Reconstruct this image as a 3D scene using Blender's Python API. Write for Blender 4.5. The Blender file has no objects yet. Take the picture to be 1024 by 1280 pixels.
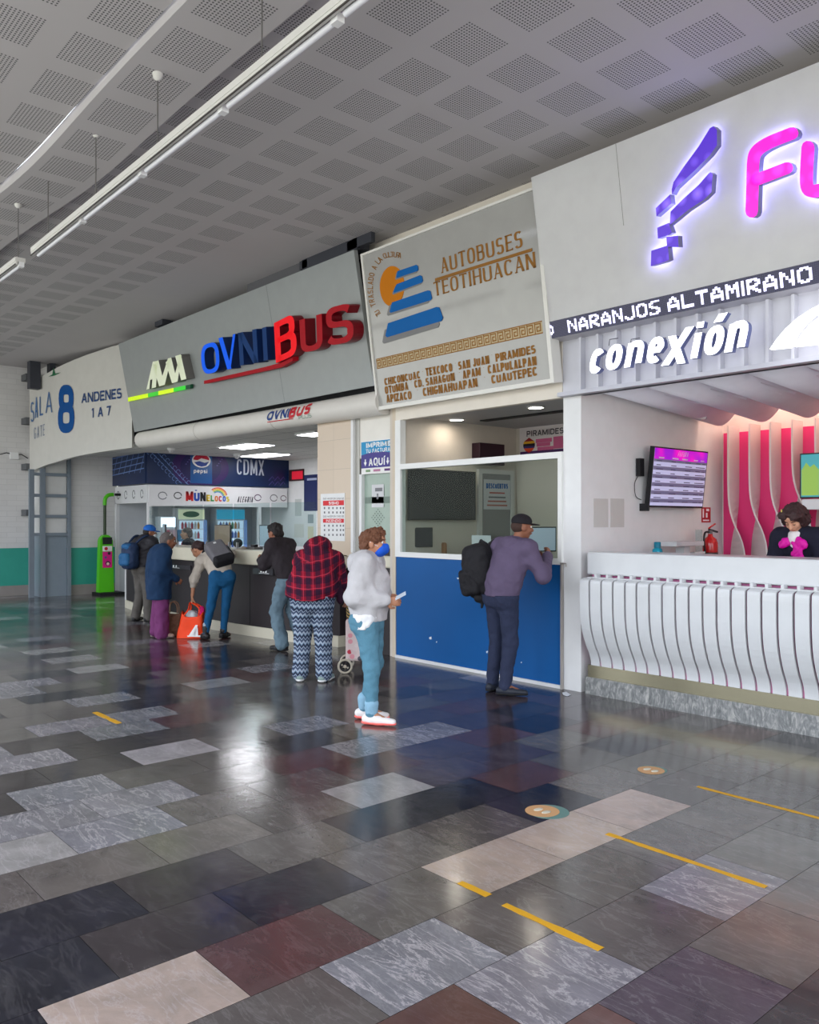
import bpy, math, random
import numpy as np
from mathutils import Vector, Matrix
random.seed(7)
PI = math.pi
COL = bpy.context.scene.collection

# ---------------------------------------------------------------- camera model (also used to measure the place on real planes)
F = 1039.0; U0 = 512.0; V0 = 651.0; H = 1.7
YAW = math.atan2(1178, 1039)
CA, SA = math.cos(YAW), math.sin(YAW)
def ray(u, v):
    l = (u - U0) / F; w = (V0 - v) / F
    return (-SA + l * CA, CA + l * SA, w)
def onY(u, v, Y):
    r = ray(u, v); t = Y / r[1]; return Vector((r[0] * t, Y, H + r[2] * t))
def onX(u, v, X):
    r = ray(u, v); t = X / r[0]; return Vector((X, r[1] * t, H + r[2] * t))
def onZ(u, v, Z):
    r = ray(u, v); t = (Z - H) / r[2]; return Vector((r[0] * t, r[1] * t, Z))
class Plane:
    """a real plane in the place: origin, right, up; the normal is right x up"""
    def __init__(s, O, R, U):
        s.O = Vector(O); s.R = Vector(R).normalized(); s.U = Vector(U).normalized(); s.N = s.R.cross(s.U).normalized()
    def at(s, u, v, off=0):
        r = Vector(ray(u, v)); C = Vector((0, 0, H)); O = s.O + s.N * off
        t = (O - C).dot(s.N) / r.dot(s.N); return C + r * t
    def ab(s, u, v, off=0):
        p = s.at(u, v, off) - s.O; return p.dot(s.R), p.dot(s.U)
    def p(s, a, b, n=0):
        return s.O + s.R * a + s.U * b + s.N * n

# ---------------------------------------------------------------- materials
def lin(c):
    c = c / 255.0
    return c / 12.92 if c <= 0.04045 else ((c + 0.055) / 1.055) ** 2.4
def rgb(c): return (lin(c[0]), lin(c[1]), lin(c[2]), 1)
MATS = {}
def mat(name, c=(128, 128, 128), rough=0.5, metal=0.0, var=0.06, scale=6.0, bump=0.0, bscale=60.0, emit=0.0, ecol=None, alpha=1.0, coat=0.0, spec=0.32):
    if name in MATS: return MATS[name]
    m = bpy.data.materials.new(name); m.use_nodes = True
    nt = m.node_tree; b = nt.nodes['Principled BSDF']
    tc = nt.nodes.new('ShaderNodeTexCoord')
    n = nt.nodes.new('ShaderNodeTexNoise'); n.inputs['Scale'].default_value = scale; n.inputs['Detail'].default_value = 3
    nt.links.new(tc.outputs['Object'], n.inputs['Vector'])
    mx = nt.nodes.new('ShaderNodeMix'); mx.data_type = 'RGBA'
    a = rgb(c)
    mx.inputs[6].default_value = (a[0] * (1 - var), a[1] * (1 - var), a[2] * (1 - var), 1)
    mx.inputs[7].default_value = (min(1, a[0] * (1 + var)), min(1, a[1] * (1 + var)), min(1, a[2] * (1 + var)), 1)
    nt.links.new(n.outputs['Fac'], mx.inputs[0]); nt.links.new(mx.outputs[2], b.inputs['Base Color'])
    b.inputs['Roughness'].default_value = rough; b.inputs['Metallic'].default_value = metal
    b.inputs['Specular IOR Level'].default_value = spec
    b.inputs['Coat Weight'].default_value = coat; b.inputs['Coat Roughness'].default_value = 0.08
    if bump:
        n2 = nt.nodes.new('ShaderNodeTexNoise'); n2.inputs['Scale'].default_value = bscale; n2.inputs['Detail'].default_value = 4
        nt.links.new(tc.outputs['Object'], n2.inputs['Vector'])
        bp = nt.nodes.new('ShaderNodeBump'); bp.inputs['Strength'].default_value = bump; bp.inputs['Distance'].default_value = 0.01
        nt.links.new(n2.outputs['Fac'], bp.inputs['Height']); nt.links.new(bp.outputs[0], b.inputs['Normal'])
    if emit:
        b.inputs['Emission Color'].default_value = rgb(ecol or c); b.inputs['Emission Strength'].default_value = emit
    MATS[name] = m; return m
def mathn(nt, op, a, b=None, c=None):
    n = nt.nodes.new('ShaderNodeMath'); n.operation = op
    for i, x in enumerate((a, b, c)):
        if x is None: continue
        if isinstance(x, (int, float)): n.inputs[i].default_value = x
        else: nt.links.new(x, n.inputs[i])
    return n.outputs[0]
def sepxyz(nt, src):
    n = nt.nodes.new('ShaderNodeSeparateXYZ'); nt.links.new(src, n.inputs[0]); return n.outputs
def mixcol(nt, f, a, b):
    n = nt.nodes.new('ShaderNodeMix'); n.data_type = 'RGBA'
    for i, x in ((0, f), (6, a), (7, b)):
        if isinstance(x, tuple): n.inputs[i].default_value = x
        elif isinstance(x, (int, float)): n.inputs[i].default_value = x
        else: nt.links.new(x, n.inputs[i])
    return n.outputs[2]
def base(name, rough=0.5):
    m = bpy.data.materials.new(name); m.use_nodes = True; MATS[name] = m
    nt = m.node_tree; b = nt.nodes['Principled BSDF']; b.inputs['Roughness'].default_value = rough
    tc = nt.nodes.new('ShaderNodeTexCoord')
    return m, nt, b, tc
def noise(nt, vec, scale, detail=4, rough=0.5, dist=0.0):
    n = nt.nodes.new('ShaderNodeTexNoise'); n.inputs['Scale'].default_value = scale; n.inputs['Detail'].default_value = detail
    n.inputs['Roughness'].default_value = rough; n.inputs['Distortion'].default_value = dist
    nt.links.new(vec, n.inputs['Vector']); return n.outputs['Fac']
def glass(name, c=(235, 245, 240), rough=0.0, tint=0.0, amount=0.86):
    """thin pane: mostly transparent with a clear reflection by the angle of view"""
    if name in MATS: return MATS[name]
    m = bpy.data.materials.new(name); m.use_nodes = True; MATS[name] = m
    nt = m.node_tree; nt.nodes.clear()
    o = nt.nodes.new('ShaderNodeOutputMaterial'); t = nt.nodes.new('ShaderNodeBsdfTransparent'); g = nt.nodes.new('ShaderNodeBsdfGlossy')
    fr = nt.nodes.new('ShaderNodeLayerWeight'); fr.inputs['Blend'].default_value = .5
    t.inputs['Color'].default_value = rgb(c); g.inputs['Roughness'].default_value = rough
    d = nt.nodes.new('ShaderNodeBsdfDiffuse'); d.inputs['Color'].default_value = rgb(c)
    mx = nt.nodes.new('ShaderNodeMixShader'); mx.inputs[0].default_value = tint
    nt.links.new(t.outputs[0], mx.inputs[1]); nt.links.new(d.outputs[0], mx.inputs[2])
    m2 = nt.nodes.new('ShaderNodeMixShader')
    k = mathn(nt, 'MULTIPLY_ADD', mathn(nt, 'POWER', fr.outputs['Facing'], 5), .7, .004)
    nt.links.new(k, m2.inputs[0]); nt.links.new(mx.outputs[0], m2.inputs[1]); nt.links.new(g.outputs[0], m2.inputs[2])
    nt.links.new(m2.outputs[0], o.inputs[0])
    return m

# ---------------------------------------------------------------- objects
def wloc(o):
    l = Vector((0, 0, 0))
    while o is not None: l += o.location; o = o.parent
    return l
def tag(o, label=None, cat=None, group=None, kind=None):
    if label: o['label'] = label
    if cat: o['category'] = cat
    if group: o['group'] = group
    if kind: o['kind'] = kind
    return o
def thing(name, label, cat, loc=(0, 0, 0), group=None):
    o = bpy.data.objects.new(name, None); COL.objects.link(o); o.location = loc; o.empty_display_size = 0.1
    return tag(o, label, cat, group)
class MB:
    def __init__(s): s.v = []; s.f = []; s.mi = []; s.cur = 0; s.sm = []
    def add(s, vs, fs, smooth=False):
        n = len(s.v); s.v += [tuple(x) for x in vs]
        for f in fs: s.f.append(tuple(i + n for i in f)); s.mi.append(s.cur); s.sm.append(smooth)
        return s
    def box(s, x0, x1, y0, y1, z0, z1):
        if x0 > x1: x0, x1 = x1, x0
        if y0 > y1: y0, y1 = y1, y0
        if z0 > z1: z0, z1 = z1, z0
        return s.add([(x0, y0, z0), (x1, y0, z0), (x1, y1, z0), (x0, y1, z0), (x0, y0, z1), (x1, y0, z1), (x1, y1, z1), (x0, y1, z1)],
                     [(3, 2, 1, 0), (4, 5, 6, 7), (0, 1, 5, 4), (1, 2, 6, 5), (2, 3, 7, 6), (3, 0, 4, 7)])
    def hexa(s, a, b):
        """a, b: four points each, prism between them"""
        return s.add(list(a) + list(b), [(3, 2, 1, 0), (4, 5, 6, 7), (0, 1, 5, 4), (1, 2, 6, 5), (2, 3, 7, 6), (3, 0, 4, 7)])
    def prism(s, pts, off):
        """closed polygon pts extruded by the vector off"""
        n = len(pts); off = Vector(off); q = [Vector(p) for p in pts]
        fs = [tuple(range(n)), tuple(range(2 * n - 1, n - 1, -1))]
        fs = [tuple(reversed(range(n))), tuple(range(n, 2 * n))]
        for i in range(n): j = (i + 1) % n; fs.append((i, j, n + j, n + i))
        return s.add(q + [p + off for p in q], fs)
    def tube(s, path, r, seg=10, close=True):
        path = [Vector(p) for p in path]; rs = r if isinstance(r, (list, tuple)) else [r] * len(path)
        vs = []; fs = []; up = Vector((0, 0, 1)); prev = None
        for i, p in enumerate(path):
            d = (path[min(i + 1, len(path) - 1)] - path[max(i - 1, 0)]).normalized()
            if prev is None:
                a = d.cross(up)
                if a.length < 0.1: a = d.cross(Vector((1, 0, 0)))
            else: a = prev - d * prev.dot(d)
            a.normalize(); prev = a; b = d.cross(a)
            for k in range(seg):
                t = 2 * PI * k / seg; vs.append(p + (a * math.cos(t) + b * math.sin(t)) * rs[i])
        for i in range(len(path) - 1):
            for k in range(seg):
                k2 = (k + 1) % seg; fs.append((i * seg + k2, i * seg + k, (i + 1) * seg + k, (i + 1) * seg + k2))
        s.add(vs, fs, True)
        if close:
            n = len(path) - 1
            s.add([vs[k] for k in range(seg)], [tuple(range(seg))]); s.add([vs[n * seg + k] for k in range(seg)], [tuple(reversed(range(seg)))])
        return s
    def lathe(s, c, prof, seg=20, axis='z', smooth=True):
        vs = []; fs = []; c = Vector(c)
        for r, h in prof:
            for k in range(seg):
                t = 2 * PI * k / seg; x, y = r * math.cos(t), r * math.sin(t)
                vs.append(c + (Vector((x, y, h)) if axis == 'z' else Vector((x, h, y)) if axis == 'y' else Vector((h, x, y))))
        n = len(prof)
        for i in range(n - 1):
            for k in range(seg):
                k2 = (k + 1) % seg; fs.append((i * seg + k, i * seg + k2, (i + 1) * seg + k2, (i + 1) * seg + k))
        s.add(vs, fs, smooth)
        s.add(vs[:seg], [tuple(reversed(range(seg)))]); s.add(vs[-seg:], [tuple(range(seg))])
        return s
    def sphere(s, c, r, seg=16, ring=10, R=None):
        r = r if isinstance(r, (list, tuple)) else (r, r, r); vs = []; fs = []; c = Vector(c)
        for i in range(ring + 1):
            ph = PI * i / ring
            for k in range(seg):
                t = 2 * PI * k / seg
                p = Vector((r[0] * math.sin(ph) * math.cos(t), r[1] * math.sin(ph) * math.sin(t), r[2] * math.cos(ph)))
                vs.append(c + (R @ p if R else p))
        for i in range(ring):
            for k in range(seg):
                k2 = (k + 1) % seg; fs.append((i * seg + k, (i + 1) * seg + k, (i + 1) * seg + k2, i * seg + k2))
        return s.add(vs, fs, True)
    def build(s, name, m, parent=None, bevel=0.0, smooth=None):
        L = wloc(parent) if parent is not None else Vector((0, 0, 0))
        me = bpy.data.meshes.new(name)
        me.from_pydata([tuple(Vector(v) - L) for v in s.v], [], s.f)
        ms = m if isinstance(m, (list, tuple)) else [m]
        for q in ms: me.materials.append(q)
        me.polygons.foreach_set('material_index', s.mi)
        me.polygons.foreach_set('use_smooth', [bool(x) if smooth is None else smooth for x in s.sm])
        me.validate(); me.update()
        o = bpy.data.objects.new(name, me); COL.objects.link(o)
        if parent is not None: o.parent = parent
        if bevel:
            b = o.modifiers.new('bevel', 'BEVEL'); b.width = bevel; b.segments = 2; b.limit_method = 'ANGLE'
        return o
def struct(name, mb, m, **k): return tag(mb.build(name, m, **k), kind='structure')
def clone(o, parent=None):
    c = o.copy(); COL.objects.link(c); c.parent = parent
    for ch in list(o.children): clone(ch, c)
    return c

# ---------------------------------------------------------------- lettering
_txt = {}
def text_geo(s, shear=0.0, bold=0.0, spacing=1.0):
    key = (s, shear, bold, spacing)
    if key in _txt: return _txt[key]
    cu = bpy.data.curves.new('t', 'FONT'); cu.body = s; cu.shear = shear; cu.offset = bold; cu.space_character = spacing
    cu.fill_mode = 'FRONT'; cu.resolution_u = 4; cu.extrude = 0
    o = bpy.data.objects.new('t', cu); COL.objects.link(o)
    dg = bpy.context.evaluated_depsgraph_get()
    me = bpy.data.meshes.new_from_object(o.evaluated_get(dg))
    vs = [(v.co.x, v.co.y) for v in me.vertices]; fs = [tuple(p.vertices) for p in me.polygons]
    bpy.data.objects.remove(o); bpy.data.curves.remove(cu); bpy.data.meshes.remove(me)
    xs = [v[0] for v in vs]; ys = [v[1] for v in vs]
    x0, x1, y0, y1 = min(xs), max(xs), min(ys), max(ys)
    vs = [((x - x0) / (x1 - x0), (y - y0) / (y1 - y0)) for x, y in vs]
    _txt[key] = (vs, fs); return _txt[key]
def add_text(mb, s, fn, depth=None, **k):
    """fn(a, b, n) maps unit-box letter coordinates to space; depth 0..1 goes front to back"""
    vs, fs = text_geo(s, **k); n = len(vs)
    front = [fn(a, b, 1) for a, b in vs]
    if not depth: return mb.add(front, fs)
    back = [fn(a, b, 0) for a, b in vs]
    edge = {}
    for f in fs:
        for i in range(len(f)):
            a, b = f[i], f[(i + 1) % len(f)]
            edge[(a, b)] = edge.get((a, b), 0) + 1
    sides = [(b, a, a + n, b + n) for (a, b) in edge if (b, a) not in edge]
    # rim vertices are doubled so the sides shade flat
    mb.add(front + back, list(fs) + [tuple(reversed([i + n for i in f])) for f in fs] + sides)
    return mb
def plane_text(mb, pl, s, bl, br, tl, depth=0.0, off=0.002, **k):
    """letters filling the box whose bottom-left, bottom-right, top-left corners are seen at these pixels of the plane"""
    a0, b0 = pl.ab(*bl); a1, b1 = pl.ab(*br); a2, b2 = pl.ab(*tl)
    h = b2 - b0; db = b1 - b0
    def fn(a, b, n): return pl.p(a0 + a * (a1 - a0), b0 + a * db + b * h, off + depth * n)
    return add_text(mb, s, fn, depth=depth, **k)
def plane_box_text(mb, pl, s, a0, a1, b0, b1, depth=0.0, off=0.002, **k):
    return add_text(mb, s, lambda a, b, n: pl.p(a0 + a * (a1 - a0), b0 + b * (b1 - b0), off + depth * n), depth=depth, **k)
def plane_poly(mb, pl, pix, depth=0.003, off=0.001):
    pts = [pl.at(u, v, off + depth) - pl.N * depth for u, v in pix]      # the seen outline is that of the front face
    # orient so that the outline runs anticlockwise seen from the front
    A = sum((pts[i] - pts[0]).cross(pts[(i + 1) % len(pts)] - pts[0]).dot(pl.N) for i in range(len(pts)))
    if A < 0: pts.reverse()
    return mb.prism(pts, pl.N * depth)
def ab_poly(mb, pl, ab, depth=0.003, off=0.001):
    pts = [pl.p(a, b, off) for a, b in ab]
    A = sum(ab[i][0] * ab[(i + 1) % len(ab)][1] - ab[(i + 1) % len(ab)][0] * ab[i][1] for i in range(len(ab)))
    if A < 0: pts.reverse()
    return mb.prism(pts, pl.N * depth)
def smoothline(pts, n=6):
    P = [Vector(p) for p in pts]; out = []
    for i in range(len(P) - 1):
        p0 = P[max(i - 1, 0)]; p1 = P[i]; p2 = P[i + 1]; p3 = P[min(i + 2, len(P) - 1)]
        for k in range(n):
            t = k / n
            out.append(0.5 * ((2 * p1) + (p2 - p0) * t + (2 * p0 - 5 * p1 + 4 * p2 - p3) * t * t + (3 * p1 - p0 - 3 * p2 + p3) * t ** 3))
    out.append(P[-1]); return out
def stroke2d(pts, w, cap=5):
    """rounded thick line as one outline of 2-D points"""
    P = [Vector((p[0], p[1])) for p in pts]; L = []; Rr = []
    for i, p in enumerate(P):
        d = (P[min(i + 1, len(P) - 1)] - P[max(i - 1, 0)]).normalized(); n = Vector((-d.y, d.x)); L.append(p + n * w / 2); Rr.append(p - n * w / 2)
    def capf(c, d, w):
        n = Vector((-d.y, d.x)); return [c + (-n * math.cos(PI * k / cap) * -1 if False else n * math.cos(PI * k / cap) + d * math.sin(PI * k / cap)) * w / 2 for k in range(1, cap)]
    dE = (P[-1] - P[-2]).normalized(); dS = (P[0] - P[1]).normalized()
    return [tuple(q) for q in L + capf(P[-1], dE, w) + list(reversed(Rr)) + capf(P[0], dS, w)]

# ---------------------------------------------------------------- signed distance modelling for people, bags and cloth
def rot(yaw=0, pitch=0, roll=0):
    return Matrix.Rotation(yaw, 3, 'Z') @ Matrix.Rotation(pitch, 3, 'X') @ Matrix.Rotation(roll, 3, 'Y')
def cone(a, b, ra, rb, n=None, f=1.0): return ('c', Vector(a), Vector(b), ra, rb, Vector(n).normalized() if n is not None else None, f)
def ell(c, r, R=None): return ('e', Vector(c), r, R)
def rbox(c, r, rr, R=None): return ('b', Vector(c), r, rr, R)
def prim_d(p, P):
    if p[0] == 'c':
        _, a, b, ra, rb, n, f = p
        a = np.array(a); b = np.array(b); Q = P - a; ba = b - a
        if n is not None:
            nn = np.array(n); k = (1 / f - 1)
            Q = Q + np.outer(Q @ nn, nn) * k; ba = ba + nn * (ba @ nn) * k
        l2 = max(ba @ ba, 1e-9); t = np.clip(Q @ ba / l2, 0, 1)
        d = np.linalg.norm(Q - np.outer(t, ba), axis=1) - (ra + (rb - ra) * t)
        return d * (min(1, f) if n is not None else 1)
    if p[0] == 'e':
        _, c, r, R = p
        Q = P - np.array(c)
        if R is not None: Q = Q @ np.array(R)
        r = np.array(r); q = Q / r; k0 = np.linalg.norm(q, axis=1); k1 = np.linalg.norm(q / r, axis=1) + 1e-9
        return k0 * (k0 - 1) / k1
    if p[0] == 'b':
        _, c, r, rr, R = p
        Q = P - np.array(c)
        if R is not None: Q = Q @ np.array(R)
        q = np.abs(Q) - (np.array(r) - rr)
        return np.linalg.norm(np.maximum(q, 0), axis=1) + np.minimum(q.max(axis=1), 0) - rr
def prim_bb(p):
    if p[0] == 'c':
        r = max(p[3], p[4]); return np.minimum(p[1], p[2]) - r, np.maximum(p[1], p[2]) + r
    r = max(p[2]) * (1.0 if p[3 if p[0] == 'e' else 4] is None else 1.2)
    if p[0] == 'b': r *= 1.5
    return np.array(p[1]) - r, np.array(p[1]) + r
def sdf_mesh(prims, res=0.014, k=0.03, infl=0.0, amp=0.0, freq=30.0, seed=1, cuts=(), stretch=(1, 1, 1)):
    lo = np.min([prim_bb(p)[0] for p in prims], axis=0) - infl - amp - 3 * res
    hi = np.max([prim_bb(p)[1] for p in prims], axis=0) + infl + amp + 3 * res
    n = np.ceil((hi - lo) / res).astype(int) + 1
    ax = [lo[i] + res * np.arange(n[i]) for i in range(3)]
    G = np.stack(np.meshgrid(*ax, indexing='ij'), -1).reshape(-1, 3)
    D = None
    for p in prims:
        d = prim_d(p, G)
        if D is None: D = d
        else:
            h = np.clip(0.5 + 0.5 * (D - d) / k, 0, 1); D = D * (1 - h) + d * h - k * h * (1 - h)
    D = D - infl
    if amp:
        rs = np.random.RandomState(seed); w = np.zeros(len(G)); near = np.abs(D) < 0.08
        for i in range(9):
            dr = rs.normal(size=3) * np.array(stretch); dr *= freq * (0.6 + 0.25 * i) / np.linalg.norm(dr)
            ph = rs.rand() * 6.28; w[near] += np.sin(G[near] @ dr + ph + 1.5 * np.sin(G[near] @ dr[[1, 2, 0]] * 0.5)) / (1 + 0.35 * i)
        D = D + amp * w / 3
    for c in cuts:   # (point, normal): keep the side the normal points away from
        D = np.maximum(D, (G - np.array(c[0])) @ np.array(Vector(c[1]).normalized()))
    V = D.reshape(n)
    ins = V < 0
    nx, ny, nz = n
    cnt = np.zeros((nx - 1, ny - 1, nz - 1)); acc = np.zeros((nx - 1, ny - 1, nz - 1, 3))
    cor = [(i, j, l) for i in (0, 1) for j in (0, 1) for l in (0, 1)]
    sl = lambda c: (slice(c[0], nx - 1 + c[0]), slice(c[1], ny - 1 + c[1]), slice(c[2], nz - 1 + c[2]))
    for c in cor:
        for a in range(3):
            if c[a] == 0:
                e = list(c); e[a] = 1; e = tuple(e)
                v0 = V[sl(c)]; v1 = V[sl(e)]; m = (v0 < 0) != (v1 < 0)
                t = np.where(m, v0 / np.where(m, v0 - v1, 1), 0)
                cnt += m
                for q in range(3): acc[..., q] += m * (c[q] + (t if q == a else 0))
    act = cnt > 0; idx = -np.ones(act.shape, int); idx[act] = np.arange(act.sum())
    cells = np.argwhere(act); pos = lo + res * (cells + acc[act] / cnt[act][:, None])
    faces = []
    for a in range(3):
        b, c = (a + 1) % 3, (a + 2) % 3
        s0 = [slice(None)] * 3; s1 = [slice(None)] * 3; s0[a] = slice(0, n[a] - 1); s1[a] = slice(1, n[a])
        A = ins[tuple(s0)]; B = ins[tuple(s1)]
        E = np.argwhere(A != B); E = E[(E[:, b] > 0) & (E[:, c] > 0) & (E[:, b] < n[b] - 1) & (E[:, c] < n[c] - 1)]
        if len(E) == 0: continue
        fl = A[E[:, 0], E[:, 1], E[:, 2]]
        def cell(db, dc):
            q = E.copy(); q[:, b] -= db; q[:, c] -= dc; return idx[q[:, 0], q[:, 1], q[:, 2]]
        Q = np.stack([cell(1, 1), cell(0, 1), cell(0, 0), cell(1, 0)], 1)
        Q[~fl] = Q[~fl][:, ::-1]; faces.append(Q)
    Fq = np.concatenate(faces)
    return pos, Fq
def sdf_obj(name, parts, m, parent=None, T=None):
    """parts: list of dict(prims=..., res=...) merged in ONE mesh; T maps local to world"""
    mb = MB()
    for p in parts:
        v, f = sdf_mesh(**p)
        if T is not None:
            M = np.array(T); v = v @ M[:3, :3].T + M[:3, 3]
        mb.add([tuple(q) for q in v], [tuple(int(i) for i in q) for q in f], True)
    return mb.build(name, m, parent)
# ---------------------------------------------------------------- a small stroke alphabet for bold and serif lettering
def _arc(cx, cy, rx, ry, a0, a1, n=10): return [(cx + rx * math.cos(math.radians(a0 + (a1 - a0) * i / n)), cy + ry * math.sin(math.radians(a0 + (a1 - a0) * i / n))) for i in range(n + 1)]
def _sq(a0, a1, cx=.5, cy=.5, rx=.5, ry=.5, n=16, e=.72):
    o = []
    for i in range(n + 1):
        t = math.radians(a0 + (a1 - a0) * i / n); c, s = math.cos(t), math.sin(t)
        o.append((cx + rx * math.copysign(abs(c) ** e, c), cy + ry * math.copysign(abs(s) ** e, s)))
    return o
GL = {
 'A': (1, [('L', [(0, 0), (.5, 1)]), ('L', [(1, 0), (.5, 1)]), ('H', [(.2, .3), (.8, .3)])]),
 'B': (.95, [('L', [(0, 0), (0, 1)]), ('R', [(0, 1), (.5, 1)] + _sq(90, -90, .5, .77, .42, .23)[1:-1] + [(.5, .54), (0, .54)]), ('R', [(0, .54), (.5, .54)] + _sq(90, -90, .5, .27, .5, .27)[1:-1] + [(.5, 0), (0, 0)])]),
 'C': (.95, [('R', _sq(35, 325))]),
 'D': (1, [('L', [(0, 0), (0, 1)]), ('R', [(0, 1), (.4, 1)] + _sq(90, -90, .4, .5, .6, .5)[1:-1] + [(.4, 0), (0, 0)])]),
 'E': (.82, [('L', [(0, 0), (0, 1)]), ('H', [(0, 1), (1, 1)]), ('H', [(0, .52), (.85, .52)]), ('H', [(0, 0), (1, 0)])]),
 'F': (.8, [('L', [(0, 0), (0, 1)]), ('H', [(0, 1), (1, 1)]), ('H', [(0, .52), (.85, .52)])]),
 'G': (1, [('R', _sq(35, 350)), ('H', [(.55, .42), (1, .42)])]),
 'H': (1, [('L', [(0, 0), (0, 1)]), ('L', [(1, 0), (1, 1)]), ('H', [(0, .52), (1, .52)])]),
 'I': (.3, [('L', [(.5, 0), (.5, 1)])]), 'Í': (.3, [('L', [(.5, 0), (.5, .84)]), ('L', [(.3, .9), (1.2, 1.12)])]),
 'J': (.75, [('L', [(1, .25), (1, 1)]), ('R', [(1, .3)] + _sq(0, -180, .5, .25, .5, .25)[1:])]),
 'L': (.8, [('L', [(0, 0), (0, 1)]), ('H', [(0, 0), (1, 0)])]),
 'M': (1.25, [('L', [(0, 0), (0, 1)]), ('L', [(1, 0), (1, 1)]), ('L', [(0.02, 1), (.5, .1)]), ('L', [(.98, 1), (.5, .1)])]),
 'N': (1, [('L', [(0, 0), (0, 1)]), ('L', [(1, 0), (1, 1)]), ('L', [(0, 1), (1, 0)])]),
 'O': (1, [('R', _sq(90, 450, n=28))]), 'Q': (1, [('R', _sq(90, 450, n=28)), ('L', [(1.05, -.06), (.6, .3)])]),
 'P': (.9, [('L', [(0, 0), (0, 1)]), ('R', [(0, 1), (.5, 1)] + _sq(90, -90, .5, .73, .5, .27)[1:-1] + [(.5, .46), (0, .46)])]),
 'R': (.98, [('L', [(0, 0), (0, 1)]), ('R', [(0, 1), (.5, 1)] + _sq(90, -90, .5, .75, .45, .25)[1:-1] + [(.5, .5), (0, .5)]), ('L', [(.5, .5), (1, 0)])]),
 'S': (.9, [('R', _sq(30, 180, .5, .76, .48, .24)[:-1] + _sq(180, 270, .5, .76, .48, .24)[:-1] + _sq(90, 0, .5, .25, .5, .27)[1:-1] + _sq(0, -160, .5, .25, .5, .25))]),
 'T': (.9, [('L', [(.5, 0), (.5, 1)]), ('H', [(0, 1), (1, 1)])]),
 'U': (1, [('R', [(0, 1), (0, .35)] + _sq(180, 360, .5, .3, .5, .3)[1:-1] + [(1, .35), (1, 1)])]),
 'V': (1, [('L', [(0, 1), (.5, 0)]), ('L', [(1, 1), (.5, 0)])]), 'X': (1, [('L', [(0, 0), (1, 1)]), ('L', [(0, 1), (1, 0)])]),
 'Y': (1, [('L', [(.5, 0), (.5, .5)]), ('L', [(0, 1), (.5, .45)]), ('L', [(1, 1), (.5, .45)])]),
 'Z': (.9, [('H', [(0, 1), (1, 1)]), ('H', [(0, 0), (1, 0)]), ('L', [(0, 0), (1, 1)])]),
 '8': (.85, [('R', _sq(90, 450, .5, .77, .44, .23, n=20)), ('R', _sq(90, 450, .5, .27, .5, .27, n=20))]),
 '1': (.5, [('L', [(.75, 0), (.75, 1)]), ('L', [(.75, 1), (.1, .78)])]), '7': (.8, [('H', [(0, 1), (1, 1)]), ('L', [(.35, 0), (.97, 1)])]),
 '3': (.8, [('R', _sq(150, -90, .5, .76, .45, .24)), ('R', _sq(90, -150, .5, .26, .5, .26))]),
 '2': (.8, [('R', _sq(160, -30, .5, .74, .48, .26)), ('L', [(0, 0), (.9, .6)]), ('H', [(0, 0), (1, 0)])]), '0': (.85, [('R', _sq(90, 450, n=24))]),
 'c': (.9, [('R', [(x, y * .7) for x, y in _sq(40, 320, e=.85)])]), 'o': (1, [('R', [(x, y * .7) for x, y in _sq(90, 450, n=24, e=.85)])]),
 'ó': (1, [('R', [(x, y * .7) for x, y in _sq(90, 450, n=24, e=.85)]), ('L', [(.5, .84), (.85, 1.05)])]),
 'n': (.95, [('L', [(0, 0), (0, .7)]), ('R', [(0, .45)] + _sq(180, 0, .5, .42, .5, .28)[1:] + [(1, .0)])]),
 'e': (.95, [('R', [(0.05, .36), (.95, .36)] + [(x, y * .7) for x, y in _sq(10, 310, e=.85)])]),
 'x': (1.15, [('L', [(0, 0), (1, .95)]), ('L', [(0.08, .78), (.92, 0)])]),
 'i': (.28, [('L', [(.5, 0), (.5, .7)]), ('L', [(.5, .84), (.5, 1)])]),
 's': (.8, [('R', [(x, y * .7) for x, y in _sq(30, 270, .5, .76, .48, .24)[:-1] + _sq(90, -160, .5, .25, .5, .27)[1:]])]),
 'p': (.9, [('L', [(0, -.28), (0, .7)]), ('R', [(x, y * .7) for x, y in _sq(90, 450, n=20, e=.85)])]),
 '.': (.25, [('L', [(.5, 0), (.5, .16)])]), '·': (.25, [('L', [(.5, .42), (.5, .6)])]), ' ': (.45, []), '-': (.5, [('H', [(0, .45), (1, .45)])]), ':': (.25, [('L', [(.5, .1), (.5, .25)]), ('L', [(.5, .6), (.5, .75)])]),
}
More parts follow.
